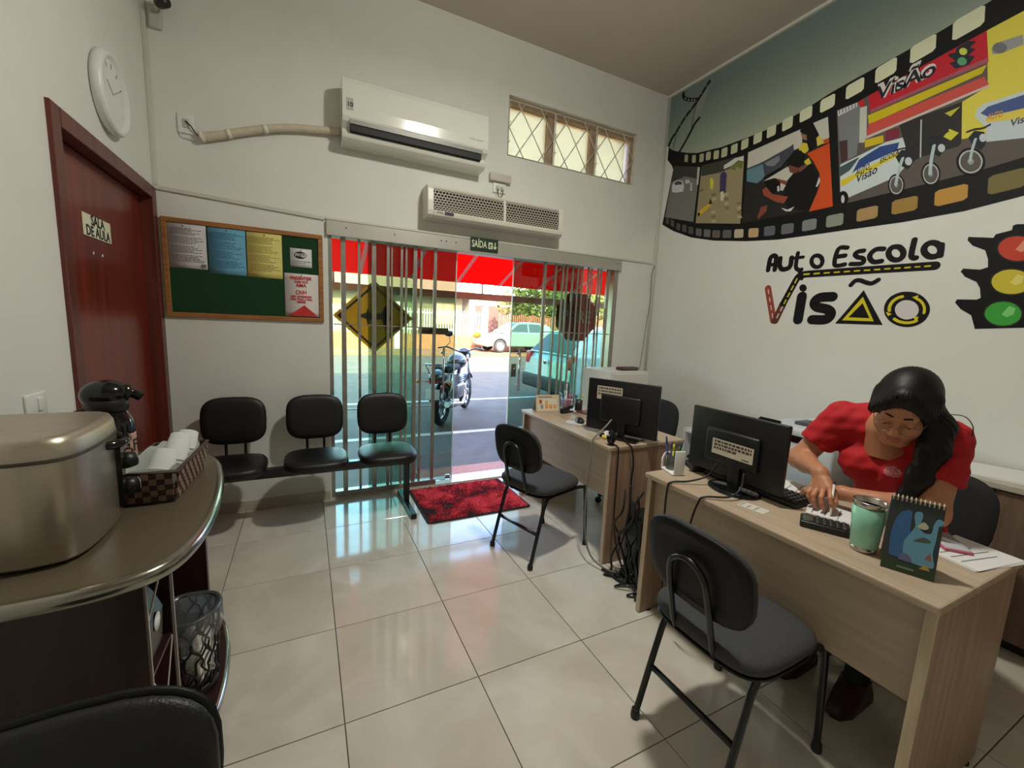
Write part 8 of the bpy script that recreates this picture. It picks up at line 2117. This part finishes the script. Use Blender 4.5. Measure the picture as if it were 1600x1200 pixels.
# hair: cap, long lock over her left shoulder, fall behind
def hair_field(P):
    q = ((P - HC.astype(np.float32)) @ HR.astype(np.float32)) / np.float32(1.06)
    d = sd_ell(q, (0, -0.020, 0.040), (0.084, 0.102, 0.094))
    for s in (-1, 1):
        d = smin(d, sd_cap(q, (0.066 * s, 0.01, 0.06), (0.078 * s, -0.005, -0.035), 0.020, 0.018), 0.02)
        d = smin(d, sd_cap(q, (0.012 * s, 0.064, 0.092), (0.066 * s, 0.05, 0.02), 0.014, 0.012), 0.04)
    # face opening
    face = sd_ell(q, (0.004, 0.10, -0.040), (0.064, 0.090, 0.098))
    d = smax(d, -face, 0.008)
    d = d * np.float32(1.06)
    a = hw((0.078, -0.01, -0.01))
    pts = [tuple(a), (1.955, 0.612, 1.12), (1.945, 0.612, 1.04), (1.925, 0.628, 0.94), (1.925, 0.648, 0.855), (1.922, 0.660, 0.80)]
    rs = [0.030, 0.040, 0.040, 0.034, 0.026, 0.012]
    for i in range(len(pts) - 1):
        d = smin(d, sd_cap(P, pts[i], pts[i + 1], rs[i], rs[i + 1]), 0.03)
    b = hw((0.03, -0.085, -0.03))
    d = smin(d, sd_cap(P, b, (2.02, 0.66, 1.10), 0.055, 0.045), 0.04)
    d = smin(d, sd_cap(P, hw((-0.04, -0.08, -0.02)), (2.06, 0.80, 1.12), 0.045, 0.035), 0.04)
    rr_ = np.sqrt(q[..., 0] ** 2 + q[..., 1] ** 2)
    st = 0.0011 * np.clip((rr_ - 0.045) / 0.04, 0, 1) * np.sin(np.arctan2(q[..., 0], q[..., 1]) * 46 + q[..., 2] * 20)
    return d + st.astype(np.float32)
lo, hi, h = (1.80, 0.52, 0.77), (2.15, 0.88, 1.36), 0.0036
G = grid(lo, hi, h)
nets_obj([surface_nets(hair_field(G), lo, h)], 'hair', [HAIRM], wm, BASE)
def loc(p):
    return tuple(np.array(p) - np.array(BASE))
def hl(p):
    return loc(hw(np.array(p) * 1.06))
# eyebrows, lashes, glasses, stray hair strand
for s in (-1, 1):
    MB().tube([hl((0.013 * s, 0.0875, 0.020)), hl((0.028 * s, 0.086, 0.026)), hl((0.045 * s, 0.073, 0.020))], [0.0028, 0.0032, 0.0016], 6).build('eyebrow', HAIRM, wm)
    MB().tube([hl((0.018 * s, 0.0835, -0.012)), hl((0.031 * s, 0.0875, -0.0145)), hl((0.045 * s, 0.079, -0.011))], [0.0010, 0.0016, 0.0010], 6).build('eyelash', HAIRM, wm)
WIRE = M('glasses_wire', (150, 130, 112), 0.25, metal=0.9)
gl_ = None
for s in (-1, 1):
    ring = [hl((0.034 * s + 0.0255 * math.cos(a), 0.103 - 0.006 * abs(math.cos(a)) - (0.010 if s * math.cos(a) > 0 else 0) * abs(math.cos(a)), -0.016 + 0.0185 * math.sin(a))) for a in np.linspace(0, 2 * math.pi, 29)[:-1]]
    mb_ = MB().tube(ring, 0.0011, 6, closed=True)
    mb_.tube([hl((0.059 * s, 0.088, -0.010)), hl((0.075 * s, 0.03, -0.004)), hl((0.078 * s, -0.015, -0.006))], 0.0012, 6)
    if s < 0:
        gl_ = mb_.build('glasses', WIRE, wm)
        MB().tube([hl((-0.009, 0.104, -0.010)), hl((0, 0.109, -0.006)), hl((0.009, 0.104, -0.010))], 0.0011, 6).build('bridge', WIRE, gl_)
    else:
        mb_.build('rim', WIRE, gl_)
MB().tube(smooth_path([hl((0.07, -0.03, -0.03)), loc((2.0, 0.575, 1.165)), loc((2.01, 0.548, 1.135)), loc((2.01, 0.545, 1.10))], 6), 0.0016, 5).build('hair_strand', HAIRM, wm)
# pen in her hand
pg = thing('pen', 'slim white pen held in the woman\'s right hand', 'pen', (1.775, 0.806, ZT + 0.0075))
dv = Vector((0.035, 0.02, 0.115))
MB().tube([(0, 0, 0), dv * 0.12, dv], [0.0008, 0.0038, 0.0038], 8).build('barrel', WHITEP, pg)
MB().tube([dv, dv * 1.12], [0.0042, 0.0036], 8).build('cap', M('pen_cap_dark', (40, 40, 44), 0.4), pg)

# ---------------------------------------------------------------- office chairs
def office_chair(label, loc_, rz):
    t = thing('office_chair', label, 'chair', loc_, rz, group='black office chairs behind the desks')   # faces local -x
    FB = M('office_fabric', (22, 22, 24), 0.8, bump=0.15, bscale=300)
    MB().loft([[(x, y, z + 0.375) for x, y, z in rg] for rg in cushion(0.46, 0.46, 0.06, exp=3.2)]).build('seat', FB, t)
    def bk_(rg):
        return [(0.275 + z - 0.3 * y * y + x * 0.1, y, 0.66 + x) for x, y, z in rg]
    MB().loft([bk_(r) for r in cushion(0.42, 0.36, 0.045, exp=3.2)]).build('backrest', FB, t)
    MB().tube(smooth_path([(0.05, 0, 0.375), (0.24, 0, 0.37), (0.29, 0, 0.42), (0.31, 0, 0.6)], 5), 0.018, 8).build('back_bar', TUBE, t)
    MB().tube([(0, 0, 0.09), (0, 0, 0.38)], [0.035, 0.022], 12).build('gas_column', TUBE, t)
    for k in range(5):
        a = 2 * math.pi * k / 5 + 0.3
        lg_ = MB().tube([(0, 0, 0.10), (0.26 * math.cos(a), 0.26 * math.sin(a), 0.065)], [0.024, 0.016], 8).build('star_leg', BLACKP, t)
        MB().lathe([(0.0, -0.012), (0.024, -0.012), (0.026, 0.0), (0.024, 0.012), (0.0, 0.012)], 14, (0.26 * math.cos(a), 0.26 * math.sin(a), 0.027), rot3(math.pi / 2, 0, a)).build('castor', BLACKP, lg_)
    return t
office_chair('black office chair the woman sits on', (2.30, 0.785, 0), 0.0)
office_chair('empty black office chair behind the far desk', (2.36, 2.52, 0), math.radians(8))
